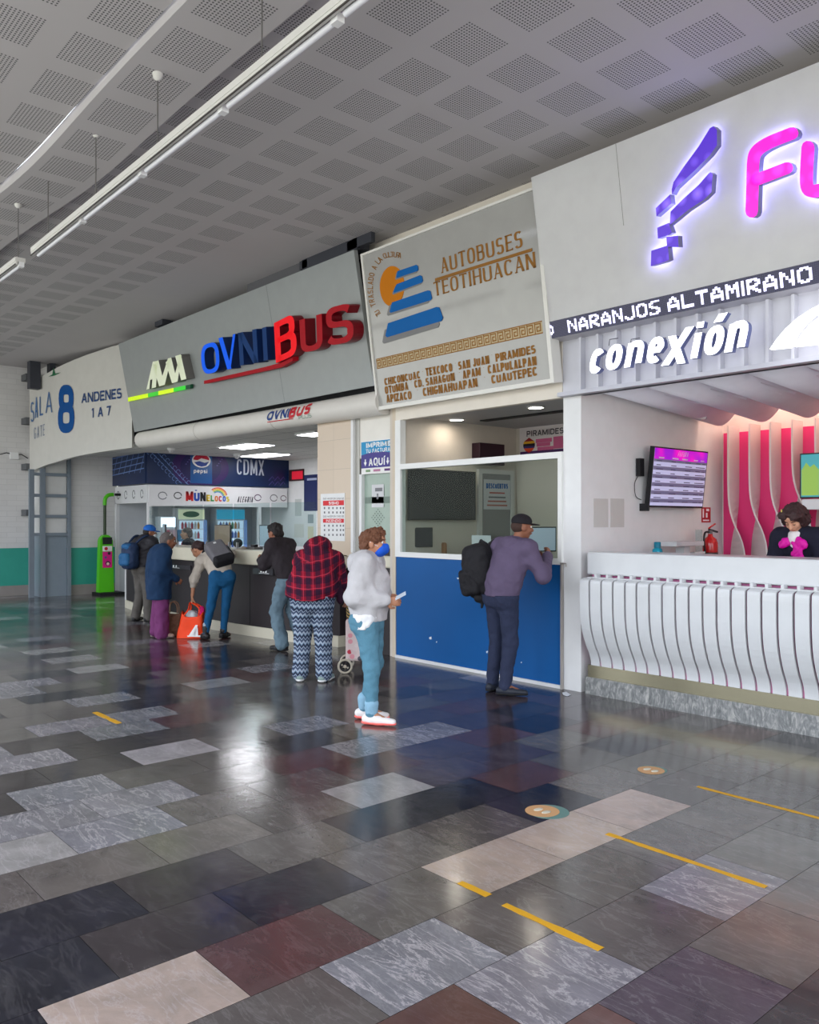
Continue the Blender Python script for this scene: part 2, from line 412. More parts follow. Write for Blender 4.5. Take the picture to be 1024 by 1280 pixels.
def stroke_polys(s, Wd, w, gap=.16, thin=1.0, serif=0.0, shear=0.0):
    """outlines (height 1, total width Wd) of a word; w stroke width, thin = width of level strokes relative to upright ones"""
    tot = sum(GL[c][0] for c in s); n = len(s) - 1; gap = min(gap, Wd * .35 / max(n, 1)) if n else 0
    sc = (Wd - gap * n) / tot; x0 = 0; out = []
    for ch in s:
        cw, st = GL[ch]; cw *= sc; ww = min(w, cw * .9) if ch not in "IÍi.·1" else min(w, cw * 1.6)
        def mx(x): return x0 + ww / 2 + x * max(cw - ww, 1e-4)
        def my(y, wh): return wh / 2 + y * (1 - wh)
        for kd, P in st:
            wh = ww * thin
            if kd == 'L':
                (xa, ya), (xb, yb) = P; 
                ax, bx = mx(xa), mx(xb); dx, dy = bx - ax, yb - ya; q = ww / 2 * math.hypot(dx, dy) / max(abs(dy), .05); q = min(q, ww * .9)
                if thin < 1 and abs(dx) > .05 * cw and dx * dy > 0 and ch in 'AVUNMXY': q *= max(thin, .45)
                out.append([(ax - q, ya), (ax + q, ya), (bx + q, yb), (bx - q, yb)])
                if serif:
                    for (x, y) in ((ax, ya), (bx, yb)):
                        if y in (0, 1) and not (ch == 'A' and y == 1) and not (ch == 'V' and y == 0) and not (ch == 'M' and x != mx(0) and x != mx(1)):
                            h = wh * .8; y0, y1 = (0, h) if y == 0 else (1 - h, 1); out.append([(x - serif, y0), (x + serif, y0), (x + serif, y1), (x - serif, y1)])
            elif kd == 'H':
                (xa, ya), (xb, yb) = P; y = my(ya, wh); e = ww / 2 * .98
                ex = -e * .2 if ch == 'A' else e
                out.append([(mx(xa) - ex, y - wh / 2), (mx(xb) + ex, y - wh / 2), (mx(xb) + ex, y + wh / 2), (mx(xa) - ex, y + wh / 2)])
                if serif and ya in (0, 1) and ch in 'ETLFZ':
                    for xx in ((xb,) if ch != 'T' else (xa, xb)):
                        X = mx(xx) + (ex if xx == 1 else -ex); y0, y1 = (0, serif * 1.2) if ya == 0 else (1 - serif * 1.2, 1); d = wh if xx == 1 else -wh
                        out.append([(min(X, X - d), y0), (max(X, X - d), y0), (max(X, X - d), y1), (min(X, X - d), y1)])
            else:
                Q = [(mx(x), my(y, wh)) for x, y in P]; m = len(Q); A = []; B = []; closed = math.dist(P[0], P[-1]) < 1e-3
                for i in range(m):
                    a = Q[i - 1] if i else (Q[m - 2] if closed else Q[0]); b = Q[i + 1] if i < m - 1 else (Q[1] if closed else Q[-1])
                    dx, dy = b[0] - a[0], b[1] - a[1]; l = math.hypot(dx, dy) or 1; nx, ny = -dy / l, dx / l
                    k = ww / 2 * abs(nx) ** 1 + wh / 2 * (1 - abs(nx)); A.append((Q[i][0] + nx * k, Q[i][1] + ny * k)); B.append((Q[i][0] - nx * k, Q[i][1] - ny * k))
                out.append(('strip', A, B))
        x0 += cw + gap
    sh = lambda p: (p[0] + shear * (p[1]), p[1])
    res = []
    for o in out: res.append(('strip', [sh(p) for p in o[1]], [sh(p) for p in o[2]]) if o[0] == 'strip' else [sh(p) for p in o])
    return res
def add_stroke_text(mb, s, fn, Wd, w=.2, depth=0.0, sub=False, **k):
    """fn(a, b, n): a in 0..1 over the word's width, b in 0..1 over its height, n = 0 back, 1 front"""
    polys = stroke_polys(s, Wd, w, **k); sh = k.get('shear', 0)
    g = lambda p, n: fn(p[0] / Wd, p[1], n)
    j = 0
    for o in polys:
        if sub and o[0] != 'strip':
            L_ = lambda a, b, t: (a[0] + (b[0] - a[0]) * t, a[1] + (b[1] - a[1]) * t)
            o = ('strip', [L_(o[0], o[3], i / 5) for i in range(6)], [L_(o[1], o[2], i / 5) for i in range(6)])
        j += 1
        def gg(p, n):
            q = fn(p[0] / Wd, p[1], n)
            return q
        if o[0] == 'strip':
            A, B = o[1], o[2]; m = len(A); vs = [gg(p, 1) for p in A] + [gg(p, 1) for p in B]; fr = [(i, m + i, m + i + 1, i + 1) for i in range(m - 1)]
        else:
            A = sum(o[i][0] * o[(i + 1) % 4][1] - o[(i + 1) % 4][0] * o[i][1] for i in range(4)); o = o if A > 0 else o[::-1]
            vs = [gg(p, 1) for p in o]; fr = [(0, 1, 2, 3)]
        mb.cur = 0
        n0 = len(vs); mb.add(vs, fr)
        if depth:
            if o[0] == 'strip':
                bk = [gg(p, 0) for p in o[1]] + [gg(p, 0) for p in o[2]]; sd = []
                for i in range(m - 1): sd += [(i, i + 1, n0 + i + 1, n0 + i), (m + i + 1, m + i, n0 + m + i, n0 + m + i + 1)]
                sd += [(m, 0, n0, n0 + m), (m - 1, 2 * m - 1, n0 + 2 * m - 1, n0 + m - 1)]
            else:
                bk = [gg(p, 0) for p in o]; sd = [((i + 1) % 4, i, n0 + i, n0 + (i + 1) % 4) for i in range(4)]
            mb.cur = 1; mb.add(vs + bk, sd); mb.cur = 0
    return mb
def plane_stroke(mb, pl, s, bl, br, tl, w=.2, depth=0.0, off=0.003, **k):
    fo = off + depth; a0, b0 = pl.ab(*bl, fo); a1, b1 = pl.ab(*br, fo); a2, b2 = pl.ab(*tl, fo); h = b2 - b0; db = b1 - b0; sh = k.get('shear', 0)
    Wd = max((a1 - a0) / h - sh, .05)
    fn = lambda a, b, n: pl.p(a0 + a * Wd * h, b0 + a * db + b * h, off + depth * n)
    return add_stroke_text(mb, s, fn, Wd, w, depth, **k)
def box_stroke(mb, pl, s, a0, a1, b0, b1, w=.2, depth=0.0, off=0.003, **k):
    h = b1 - b0; sh = k.get('shear', 0); Wd = max((a1 - a0) / h - sh, .05)
    return add_stroke_text(mb, s, lambda a, b, n: pl.p(a0 + a * Wd * h, b0 + b * h, off + depth * n), Wd, w, depth, **k)
W = 6.73; CEIL = 5.2; COLX0 = -5.276; COLX1 = -5.058; BOXL = -7.87
FARX = -19.4
# ---- marble floor
def tile_mat():
    m, nt, b, tc = base('polished_marble', 0.14)
    at = nt.nodes.new('ShaderNodeVertexColor'); at.layer_name = 'tile'
    sc = nt.nodes.new('ShaderNodeVectorMath'); sc.operation = 'MULTIPLY_ADD'
    nt.links.new(at.outputs['Color'], sc.inputs[0]); sc.inputs[1].default_value = (61, 47, 53); nt.links.new(tc.outputs['Object'], sc.inputs[2])
    v = sc.outputs[0]
    mp = nt.nodes.new('ShaderNodeMapping'); mp.inputs['Rotation'].default_value = (0, 0, 0.7); mp.inputs['Scale'].default_value = (1, 3.6, 1); nt.links.new(v, mp.inputs[0])
    n1 = noise(nt, v, 3.2, 6, 0.62, 0.8)
    f1 = mathn(nt, 'MULTIPLY_ADD', n1, 1.3, 0.35)
    mul = nt.nodes.new('ShaderNodeVectorMath'); mul.operation = 'SCALE'; nt.links.new(at.outputs['Color'], mul.inputs[0]); nt.links.new(f1, mul.inputs['Scale'])
    n2 = noise(nt, mp.outputs[0], 2.2, 9, 0.68, .7)
    r = mathn(nt, 'ABSOLUTE', mathn(nt, 'SUBTRACT', n2, 0.5)); r = mathn(nt, 'SUBTRACT', 1.0, mathn(nt, 'MULTIPLY', r, 34)); r = mathn(nt, 'MAXIMUM', r, 0.0); r = mathn(nt, 'POWER', r, 1.5)
    n3 = noise(nt, mp.outputs[0], 6, 7, 0.7, .6)
    r2 = mathn(nt, 'MAXIMUM', mathn(nt, 'SUBTRACT', 1.0, mathn(nt, 'MULTIPLY', mathn(nt, 'ABSOLUTE', mathn(nt, 'SUBTRACT', n3, 0.5)), 24)), 0.0)
    vein = mathn(nt, 'MULTIPLY', mathn(nt, 'ADD', r, mathn(nt, 'MULTIPLY', r2, 0.22)), at.outputs['Alpha'])
    vein = mathn(nt, 'MINIMUM', vein, 0.85)
    c = mixcol(nt, vein, mul.outputs[0], rgb((176, 170, 172)))
    # worn scratches and blotches
    n4 = noise(nt, tc.outputs['Object'], 1.1, 5, 0.6)
    c = mixcol(nt, mathn(nt, 'MAXIMUM', mathn(nt, 'MULTIPLY', mathn(nt, 'SUBTRACT', n4, 0.52), 1.2), 0.0), c, rgb((112, 108, 106)))
    nt.links.new(c, b.inputs['Base Color'])
    n5 = noise(nt, tc.outputs['Object'], 2.3, 5, 0.6)
    nt.links.new(mathn(nt, 'MULTIPLY_ADD', n5, 0.22, 0.05), b.inputs['Roughness'])
    n6 = noise(nt, tc.outputs['Object'], 9, 3, 0.5)
    bp = nt.nodes.new('ShaderNodeBump'); bp.inputs['Strength'].default_value = 0.10; bp.inputs['Distance'].default_value = 0.01
    nt.links.new(n6, bp.inputs['Height']); nt.links.new(bp.outputs[0], b.inputs['Normal'])
    b.inputs['Specular IOR Level'].default_value = 0.62
    return m
KIND = {'M': ((76, 71, 68), .12), 'N': ((88, 83, 79), .1), 'D': ((48, 43, 44), .06), 'B': ((28, 28, 37), .06), 'R': ((74, 50, 50), .05),
        'L': ((104, 103, 108), .58), 'W': ((134, 131, 131), .35), 'P': ((152, 135, 124), .35), 'K': ((78, 52, 46), .04), 'V': ((60, 51, 59), .12)}
TM = {2: {2: 'K', 3: 'L', 4: 'M', 5: 'L', 6: 'N', 7: 'N', 8: 'N'}, 3: {2: 'V', 3: 'K', 4: 'V', 5: 'M', 6: 'N', 7: 'M'}, 4: {3: 'V', 4: 'D'},
      1: {0: 'D', 1: 'M', 2: 'M', 3: 'L', 4: 'M', 5: 'M', 6: 'M', 7: 'N', 8: 'N', 9: 'M', 10: 'D'},
      0: {0: 'B', 1: 'P', 2: 'R', 3: 'M', 4: 'P', 5: 'P', 6: 'P', 7: 'M', 8: 'N', 9: 'M', 10: 'D'},
      -1: {0: 'B', 1: 'B', 2: 'D', 3: 'B', 4: 'M', 5: 'M', 6: 'B', 7: 'N', 8: 'N', 9: 'N', 10: 'K'},
      -2: {0: 'D', 1: 'B', 2: 'D', 3: 'M', 4: 'B', 5: 'B', 6: 'R', 7: 'M', 8: 'B', 9: 'M', 10: 'N'},
      -3: {0: 'M', 1: 'M', 2: 'N', 3: 'N', 4: 'M', 5: 'W', 6: 'V', 7: 'V', 8: 'N', 9: 'R', 10: 'R'},
      -4: {0: 'L', 1: 'W', 2: 'L', 3: 'N', 4: 'M', 5: 'R', 6: 'V', 7: 'R', 8: 'B', 9: 'V', 10: 'M'},
      -5: {0: 'L', 1: 'L', 2: 'L', 3: 'L', 4: 'M', 5: 'R', 6: 'L', 7: 'L', 8: 'V', 9: 'B', 10: 'V'},
      -6: {0: 'M', 1: 'D', 2: 'L', 3: 'M', 4: 'M', 5: 'D', 6: 'M', 7: 'V', 8: 'R', 9: 'V', 10: 'B'},
      -7: {1: 'W', 2: 'D', 3: 'D', 4: 'W', 5: 'M', 6: 'L', 7: 'M', 8: 'M', 9: 'V', 10: 'V'},
      -8: {1: 'L', 2: 'L', 3: 'D', 4: 'D', 5: 'M', 6: 'N', 7: 'M', 8: 'D'}, -9: {2: 'L', 3: 'D', 4: 'L', 5: 'R', 6: 'M', 7: 'N'},
      -10: {2: 'N', 3: 'L', 4: 'L', 5: 'R', 6: 'M'}, -11: {3: 'N', 4: 'M', 5: 'D', 6: 'N'}, -12: {3: 'N', 4: 'L', 5: 'D'}}
def build_floor():
    vs = []; fs = []; cs = []; rnd = random.Random(11)
    for k in range(-44, 16):
        x0 = -2.603 + .422 * (k - 1); x1 = x0 + .422; ph = .34 if k % 2 == 0 else .035
        for j in range(-5, 20):
            y0 = ph + .6 * j; y1 = y0 + .6
            kd = TM.get(k, {}).get(j) or rnd.choice('MMMMNNNDDVRBLW' if j < 11 else 'NNM')
            c, ve = KIND[kd]; q = rnd.uniform(.92, 1.08)
            col = [lin(v) * q * rnd.uniform(.97, 1.03) for v in c] + [ve * rnd.uniform(.7, 1.1)]
            n = len(vs); g = .0012
            vs += [(x0 + g, y0 + g, 0), (x1 - g, y0 + g, 0), (x1 - g, y1 - g, 0), (x0 + g, y1 - g, 0)]; fs.append((n, n + 1, n + 2, n + 3)); cs += [col] * 4
    n = len(vs); vs += [(-21.3, -2.6, -.002), (3.7, -2.6, -.002), (3.7, 12.4, -.002), (-21.3, 12.4, -.002)]; fs.append((n, n + 1, n + 2, n + 3)); cs += [[.02, .02, .02, 0]] * 4
    n = len(vs); vs += [(-21.3, -2.6, -.2), (3.7, -2.6, -.2), (3.7, 12.4, -.2), (-21.3, 12.4, -.2)]; fs.append((n + 3, n + 2, n + 1, n)); cs += [[.02, .02, .02, 0]] * 4
    me = bpy.data.meshes.new('floor'); me.from_pydata(vs, [], fs)
    a = me.color_attributes.new('tile', 'FLOAT_COLOR', 'POINT')
    a.data.foreach_set('color', [x for c in cs for x in c])
    me.materials.append(tile_mat()); o = bpy.data.objects.new('floor', me); COL.objects.link(o); tag(o, kind='structure')
build_floor()

# ---- perforated ceiling: main field, a lower strip and the outer field
def ceil_mat(name, px, py, xmin=-30.0, ymax=30.0):
    m, nt, b, tc = base(name, 0.75)
    s = sepxyz(nt, tc.outputs['Object'])
    def cell(c, ph): return mathn(nt, 'ABSOLUTE', mathn(nt, 'SUBTRACT', mathn(nt, 'FRACT', mathn(nt, 'ADD', mathn(nt, 'DIVIDE', mathn(nt, 'SUBTRACT', c, ph), .604), 100.5)), .5))
    sq = mathn(nt, 'LESS_THAN', mathn(nt, 'MAXIMUM', cell(s[0], px), cell(s[1], py)), .345)
    def dot(c): return mathn(nt, 'POWER', mathn(nt, 'SUBTRACT', mathn(nt, 'FRACT', mathn(nt, 'ADD', mathn(nt, 'DIVIDE', c, .0262), 1000)), .5), 2)
    d = mathn(nt, 'LESS_THAN', mathn(nt, 'ADD', dot(s[0]), dot(s[1])), .078)
    msk = mathn(nt, 'MULTIPLY', sq, d)
    lim = mathn(nt, 'MAXIMUM', mathn(nt, 'GREATER_THAN', s[0], xmin), mathn(nt, 'LESS_THAN', s[1], ymax))
    msk = mathn(nt, 'MULTIPLY', msk, lim)
    n = noise(nt, tc.outputs['Object'], .8, 4)
    c = mixcol(nt, n, rgb((174, 170, 170)), rgb((188, 184, 184)))
    c = mixcol(nt, mathn(nt, 'MULTIPLY', msk, .88), c, rgb((42, 41, 43)))
    nt.links.new(c, b.inputs['Base Color'])
    return m
struct('ceiling', MB().box(-21.3, 3.6, 2.98, W + .3, CEIL, CEIL + .12), ceil_mat('perforated_ceiling', -4.293, 4.378, -8.6, 5.3))
def wavy(y0, y1, Z, dip):
    mb = MB(); xs = [-21.3 + .25 * i for i in range(100)]; vs = []; fs = []
    for x in xs:
        z = Z - dip * math.exp(-((x + 7.8) / 1.3) ** 2) + dip * .8 * math.exp(-((x + 11.2) / 1.5) ** 2)
        vs += [(x, y0, z), (x, y1, z), (x, y1, z + .1), (x, y0, z + .1)]
    for i in range(len(xs) - 1):
        a = i * 4; b = a + 4
        fs += [(a + 1, a, b, b + 1), (a + 2, a + 1, b + 1, b + 2), (a + 3, a + 2, b + 2, b + 3), (a, a + 3, b + 3, b)]
    fs += [(0, 1, 2, 3), (len(vs) - 1, len(vs) - 2, len(vs) - 3, len(vs) - 4)]
    return mb.add(vs, fs)
struct('ceiling', wavy(2.42, 3.0, 4.99, .07), ceil_mat('perforated_ceiling_strip', -5.97, 2.705))
struct('ceiling', wavy(-1.2, 2.40, 5.05, .05), ceil_mat('perforated_ceiling_outer', -5.97, 2.25))
struct('trim_1', MB().box(-21.3, 3.6, 2.99, 3.01, 5.09, 5.24), mat('ceiling_edge', (150, 148, 150), .7))

# ---- walls
def far_mat():
    m, nt, b, tc = base('painted_block_wall', .55)
    s = sepxyz(nt, tc.outputs['Object'])
    n = noise(nt, tc.outputs['Object'], 3, 4)
    cmb = nt.nodes.new('ShaderNodeCombineXYZ'); nt.links.new(s[1], cmb.inputs[0]); nt.links.new(s[2], cmb.inputs[1])
    br = nt.nodes.new('ShaderNodeTexBrick'); nt.links.new(cmb.outputs[0], br.inputs[0]); br.inputs['Scale'].default_value = 1.0
    br.inputs['Brick Width'].default_value = .4; br.inputs['Row Height'].default_value = .12; br.inputs['Mortar Size'].default_value = .006
    br.inputs['Color1'].default_value = rgb((206, 204, 203)); br.inputs['Color2'].default_value = rgb((212, 210, 209)); br.inputs['Mortar'].default_value = rgb((198, 196, 195))
    g = mixcol(nt, n, rgb((42, 146, 128)), rgb((52, 160, 142)))
    c = mixcol(nt, mathn(nt, 'LESS_THAN', s[2], 1.08), br.outputs['Color'], g)
    gr = mixcol(nt, n, rgb((128, 122, 118)), rgb((158, 150, 146)))
    c = mixcol(nt, mathn(nt, 'LESS_THAN', s[2], .23), c, gr)
    nt.links.new(c, b.inputs['Base Color'])
    return m
fm = far_mat()
struct('wall_left', MB().box(-20.6, -20.1, -1.2, 6.3, 0, CEIL + .1), fm)
struct('wall_far', MB().box(-20.6, FARX, 6.3, 7.85, 0, CEIL + .1), fm)
cream = mat('cream_paint', (224, 216, 204), .6); white = mat('white_paint', (226, 226, 226), .5); grey = mat('grey_paint', (175, 177, 176), .6)
darkm = mat('dark_void', (46, 46, 50), .8)
struct('wall_upper', MB().box(-8.4, 3.6, 6.62, 6.9, 3.66, CEIL), cream)
struct('wall_upper', MB().box(-21, -8.4, 6.86, 7.0, 3.25, CEIL), darkm)
struct('wall_right', MB().box(COLX0, COLX1, W, 9.55, 0, 3.7), white)            # partition whose end reads as the white pillar
struct('wall_back', MB().box(-8.5, COLX0, 8.9, 9.0, 0, 3.7), mat('office_cream', (205, 196, 184), .6))
struct('wall_back', MB().box(COLX0, 3.6, 9.53, 9.65, 0, 3.7), mat('warm_white', (236, 226, 222), .6))
struct('wall_back', MB().box(-20.6, -7.9, 11.46, 11.6, 0, 3.7), white)
struct('wall_middle', MB().box(-8.0, BOXL + .06, W, 8.9, 0, 3.3), mat('office_side', (206, 196, 184), .6))
struct('wall_middle', MB().box(-8.0, -7.9, 8.9, 11.46, 0, 3.3), white)
struct('wall_right', MB().box(3.5, 3.6, W, 9.6, 0, 3.7), white)
def tile_ceiling():
    m, nt, b, tc = base('panel_ceiling', .7)
    br = nt.nodes.new('ShaderNodeTexBrick'); nt.links.new(tc.outputs['Object'], br.inputs[0]); br.inputs['Scale'].default_value = 1.0; br.offset = 0
    br.inputs['Brick Width'].default_value = 1.2; br.inputs['Row Height'].default_value = .6; br.inputs['Mortar Size'].default_value = .012
    br.inputs['Color1'].default_value = rgb((218, 216, 210)); br.inputs['Color2'].default_value = rgb((224, 222, 216)); br.inputs['Mortar'].default_value = rgb((150, 148, 145))
    nt.links.new(br.outputs['Color'], b.inputs['Base Color']); return m
struct('ceiling', MB().box(-20.0, -8.0, 6.9, 11.46, 3.2, 3.26), tile_ceiling())
struct('ceiling', MB().box(BOXL, COLX0, W + .02, 8.9, 3.0, 3.06), mat('office_ceiling', (165, 165, 168), .6))
struct('ceiling', MB().box(COLX1, 3.5, W + .05, 9.53, 3.34, 3.4), mat('shop_ceiling', (220, 214, 212), .6))

# ---- lattice pillar of painted steel at the far wall
pm_w = mat('pillar_white', (206, 206, 204), .6); pm_g = mat('pillar_grey', (128, 140, 150), .5); st = mat('pillar_steel', (118, 128, 138), .45)
pil = MB()
py0, py1 = onX(46, 700, -19.5).y, onX(86, 700, -19.3).y
s1 = struct('wall_pillar', MB().box(-20.1, -19.36, py0 + .04, py1 - .04, 1.38, 3.6), pm_w)
s2 = struct('wall_pillar', MB().box(-20.1, -19.355, py0 + .03, py1 - .03, 0, 1.38), pm_g)
for i, (u0, u1) in enumerate(((36, 42), (50, 56), (84, 88))):
    zt_ = (2.84, 2.92, 3.2)[i]
    a, b = onX(u0, 700, -19.33).y, onX(u1, 700, -19.33).y
    pil.box(-19.36, -19.28, a, b, 0, zt_)
for v in (593, 619.5, 645.5, 668): pil.box(-19.35, -19.29, onX(42, 700, -19.33).y, onX(86, 700, -19.33).y, onX(60, v, -19.3).z - .035, onX(60, v, -19.3).z + .035)
struct('trim_2', pil, st)
for v in (478, 527, 584, 642): pass
br = MB()
for v in (473, 527, 584, 641):
    p = onX(34, v, -20.0); br.box(-20.1, -19.75, p.y - .10, p.y + .06, p.z - .07, p.z + .07)
struct('trim_3', br, mat('bracket_grey', (92, 94, 98), .6))

# ---- front frame of the facade (pillars, headers, plinths)
struct('trim_4', MB().box(BOXL, COLX0, W - .02, W + .06, 2.945, 3.66), cream)                  # header over the blue booth
struct('trim_5', MB().box(onY(490.5, 600, W - .02).x, BOXL, W - .02, W + .1, 0, 3.25), mat('beige_paint', (206, 192, 172), .55))
tl = onY(397, 600, W).x; tr = onY(440, 600, W).x; t2 = onY(448, 600, W).x
def beige_tile():
    m, nt, b, tc = base('beige_tile', .35)
    s = sepxyz(nt, tc.outputs['Object']); cmb = nt.nodes.new('ShaderNodeCombineXYZ'); nt.links.new(s[0], cmb.inputs[0]); nt.links.new(s[2], cmb.inputs[1])
    br = nt.nodes.new('ShaderNodeTexBrick'); nt.links.new(cmb.outputs[0], br.inputs[0]); br.offset = 0; br.inputs['Scale'].default_value = 1
    br.inputs['Brick Width'].default_value = .4; br.inputs['Row Height'].default_value = .4; br.inputs['Mortar Size'].default_value = .003
    br.inputs['Color1'].default_value = rgb((204, 186, 166)); br.inputs['Color2'].default_value = rgb((207, 189, 169)); br.inputs['Mortar'].default_value = rgb((180, 165, 148))
    nt.links.new(br.outputs[0], b.inputs[0]); return m
struct('wall_pillar', MB().box(tl, tr, W, W + .45, 1.24, 3.25), beige_tile())
struct('trim_6', MB().box(tr, tr + .05, W - .02, W + .45, 1.28, 3.25), white)
struct('trim_7', MB().box(tr + .05, t2, W + .02, W + .45, 1.0, 3.25), mat('brushed_post', (172, 170, 164), .35, .3))
dz = onY(470, 592, W).z
struct('wall_panel', MB().box(t2, -7.965, W + .03, W + .12, onY(452, 549, W).z - .25, 3.3), mat('white_panel', (228, 224, 216), .5))
struct('wall_panel', MB().box(t2, -7.965, W + .03, W + .12, 0, 1.35), mat('dark_panel', (42, 36, 39), .45))

struct('floor', MB().box(COLX1 + .01, 3.4, 7.12, 9.5, 0.002, .20), mat('platform_grey', (150, 148, 146), .6))
# =============================================================== hanging tube lights
alu = mat('light_housing', (205, 203, 198), .4); tubem = mat('light_tube', (225, 225, 230), .25); wirem = mat('steel_wire', (120, 118, 116), .4, .6)
def tube_light(label, x0, x1, rods, z0, z1):
    t = thing('hanging_tube_light', label, 'ceiling light', ((x0 + x1) / 2, 2.65, (z0 + z1) / 2), 'long tube lights hanging from the ceiling')
    def zz(x): return z0 + (z1 - z0) * (x - x0) / (x1 - x0)
    def bar(mb, ya, yb, za, zb, xa=x0, xb=x1):
        mb.hexa([(xa, ya, zz(xa) + za), (xa, yb, zz(xa) + za), (xa, yb, zz(xa) + zb), (xa, ya, zz(xa) + zb)],
                [(xb, ya, zz(xb) + za), (xb, yb, zz(xb) + za), (xb, yb, zz(xb) + zb), (xb, ya, zz(xb) + zb)]); return mb
    bar(bar(MB(), 2.60, 2.70, 0, .045), 2.605, 2.625, -.03, .0).build('housing', alu, t)
    bar(MB(), 2.598, 2.604, -.035, -.025).build('edge_strip', mat('edge_dark', (70, 66, 62), .5), t)
    n = max(1, round((x1 - x0) / 1.22))
    for i in range(n):
        a = x0 + (x1 - x0) * i / n + .05; b = x0 + (x1 - x0) * (i + 1) / n - .05
        MB().tube([(a, 2.66, zz(a) - .028), (b, 2.66, zz(b) - .028)], .019, 10).build('tube', tubem, t)
        MB().box(b, b + .06, 2.635, 2.685, zz(b) - .05, zz(b)).build('lamp_holder', white, t)
    for x in rods:
        MB().tube([(x, 2.65, zz(x) + .04), (x, 2.65, 4.99)], .005, 6).build('suspension_rod', wirem, t)
        MB().lathe((x, 2.65, 4.93), [(.012, 0), (.035, .02), (.04, .06)], 10).build('ceiling_cup', alu, t)
    return t
tube_light('long white tube light hanging on thin rods below the perforated ceiling', -8.56, 1.4, (.4, -1.4, -2.9, -4.35, -5.8, -7.0, -8.2), 4.33, 4.50)
tube_light('far short white tube light hanging at left edge beyond the long one', -12.6, -9.05, (-9.12, -11.8), 4.36, 4.36)

# =============================================================== curved hall sign
SX = [(165, -15.62), (150, -16.0), (140, -16.3), (125, -16.75), (110, -17.2), (97, -17.6), (85, -18.0), (72, -18.45), (60, -18.9), (52, -19.15), (45, -19.4), (37, -19.75)]
def sala_x(u):
    for (u0, x0), (u1, x1) in zip(SX, SX[1:]):
        if u <= u0 and u >= u1: return x0 + (x1 - x0) * (u - u0) / (u1 - u0)
    return SX[0][1] if u > 165 else SX[-1][1]
def sala(u, v, off=0.0):
    p = onX(u, v, sala_x(u)); a = onX(u + 2, 560, sala_x(u + 2)); b = onX(u - 2, 560, sala_x(u - 2)); d = (a - b); d.z = 0; d.normalize()
    return p + Vector((d.y, -d.x, 0)) * off
top = {165: 427, 150: 430.5, 140: 433, 125: 438, 110: 443, 97: 448, 85: 453, 72: 459, 60: 466, 52: 470.5, 45: 475, 37: 484}
bot = {165: 559.5, 150: 561.5, 140: 562.8, 125: 565, 110: 567.5, 97: 570, 85: 573, 72: 577, 60: 580.5, 52: 583.5, 45: 586.5, 37: 591}
t = thing('hall_sign', 'curved white hall sign reading SALA 8 ANDENES 1 A 7 at the left end', 'sign', sala(100, 560))
us = [p[0] for p in SX]; vs = []; fs = []
for u in us:
    q = sala(u, bot[u]); tq = sala(u, top[u]); q2 = sala(u, bot[u], -.09); vs += [q, tq, Vector((q2.x, q2.y, tq.z)), q2]
for i in range(len(us) - 1):
    a = 4 * i; b = a + 4; fs += [(a, b, b + 1, a + 1), (a + 1, b + 1, b + 2, a + 2), (a + 2, b + 2, b + 3, a + 3), (a + 3, b + 3, b, a)]
fs += [(0, 1, 2, 3), (len(vs) - 1, len(vs) - 2, len(vs) - 3, len(vs) - 4)]
MB().add(vs, [tuple(reversed(f)) for f in fs]).build('panel', mat('hall_sign_white', (202, 200, 194), .45), t)
blu = mat('sign_blue', (4, 76, 144), .5, spec=.15); blu2 = mat('sign_navy', (34, 66, 118), .5)
def sala_text(s, bl, br, hl, hr, m, name='lettering', **k):
    """bl, br bottom corners, hl, hr letter height at left and right (pixels)"""
    def fn(a, b, n):
        u = bl[0] + a * (br[0] - bl[0]); v = bl[1] + a * (br[1] - bl[1]) - b * (hl + a * (hr - hl)); return sala(u, v, .012)
    Wd = (sala(br[0], 500) - sala(bl[0], 500)).length / max(.01, (sala(bl[0], bl[1]) - sala(bl[0], bl[1] - hl)).length)
    add_stroke_text(MB(), s, fn, Wd, k.get('w', .17)).build(name, m, t)
for ch, u0, u1, vb, h in (('S', 39, 43, 528, 25), ('A', 44, 48, 523, 26), ('L', 50, 54.5, 520, 24), ('A', 57.5, 66, 516.5, 26)):
    sala_text(ch, (u0, vb), (u1, vb - 1), h, h, mat('sign_bluegrey', (78, 112, 158), .5), w=.1)
sala_text('8', (73, 542), (93.5, 541), 61, 60, blu, 'number', w=.2)
sala_text('ANDENES', (102.5, 504), (152.5, 498), 12, 13, blu2, w=.19)
sala_text('1 A 7', (115, 522.5), (139, 519), 12, 12, blu2, w=.19)
sala_text('GATE', (43, 549), (56.5, 544), 14, 14, mat('sign_bluegrey2', (120, 134, 160), .5), w=.07)
MB().add([sala(u, v, .012) for u, v in [(61, 471), (66, 468), (67.5, 459), (69.5, 467), (77, 465.5), (69, 469.5)]], [(0, 1, 2, 3, 4, 5)]).build('emblem', mat('sign_green', (44, 110, 76), .5), t)

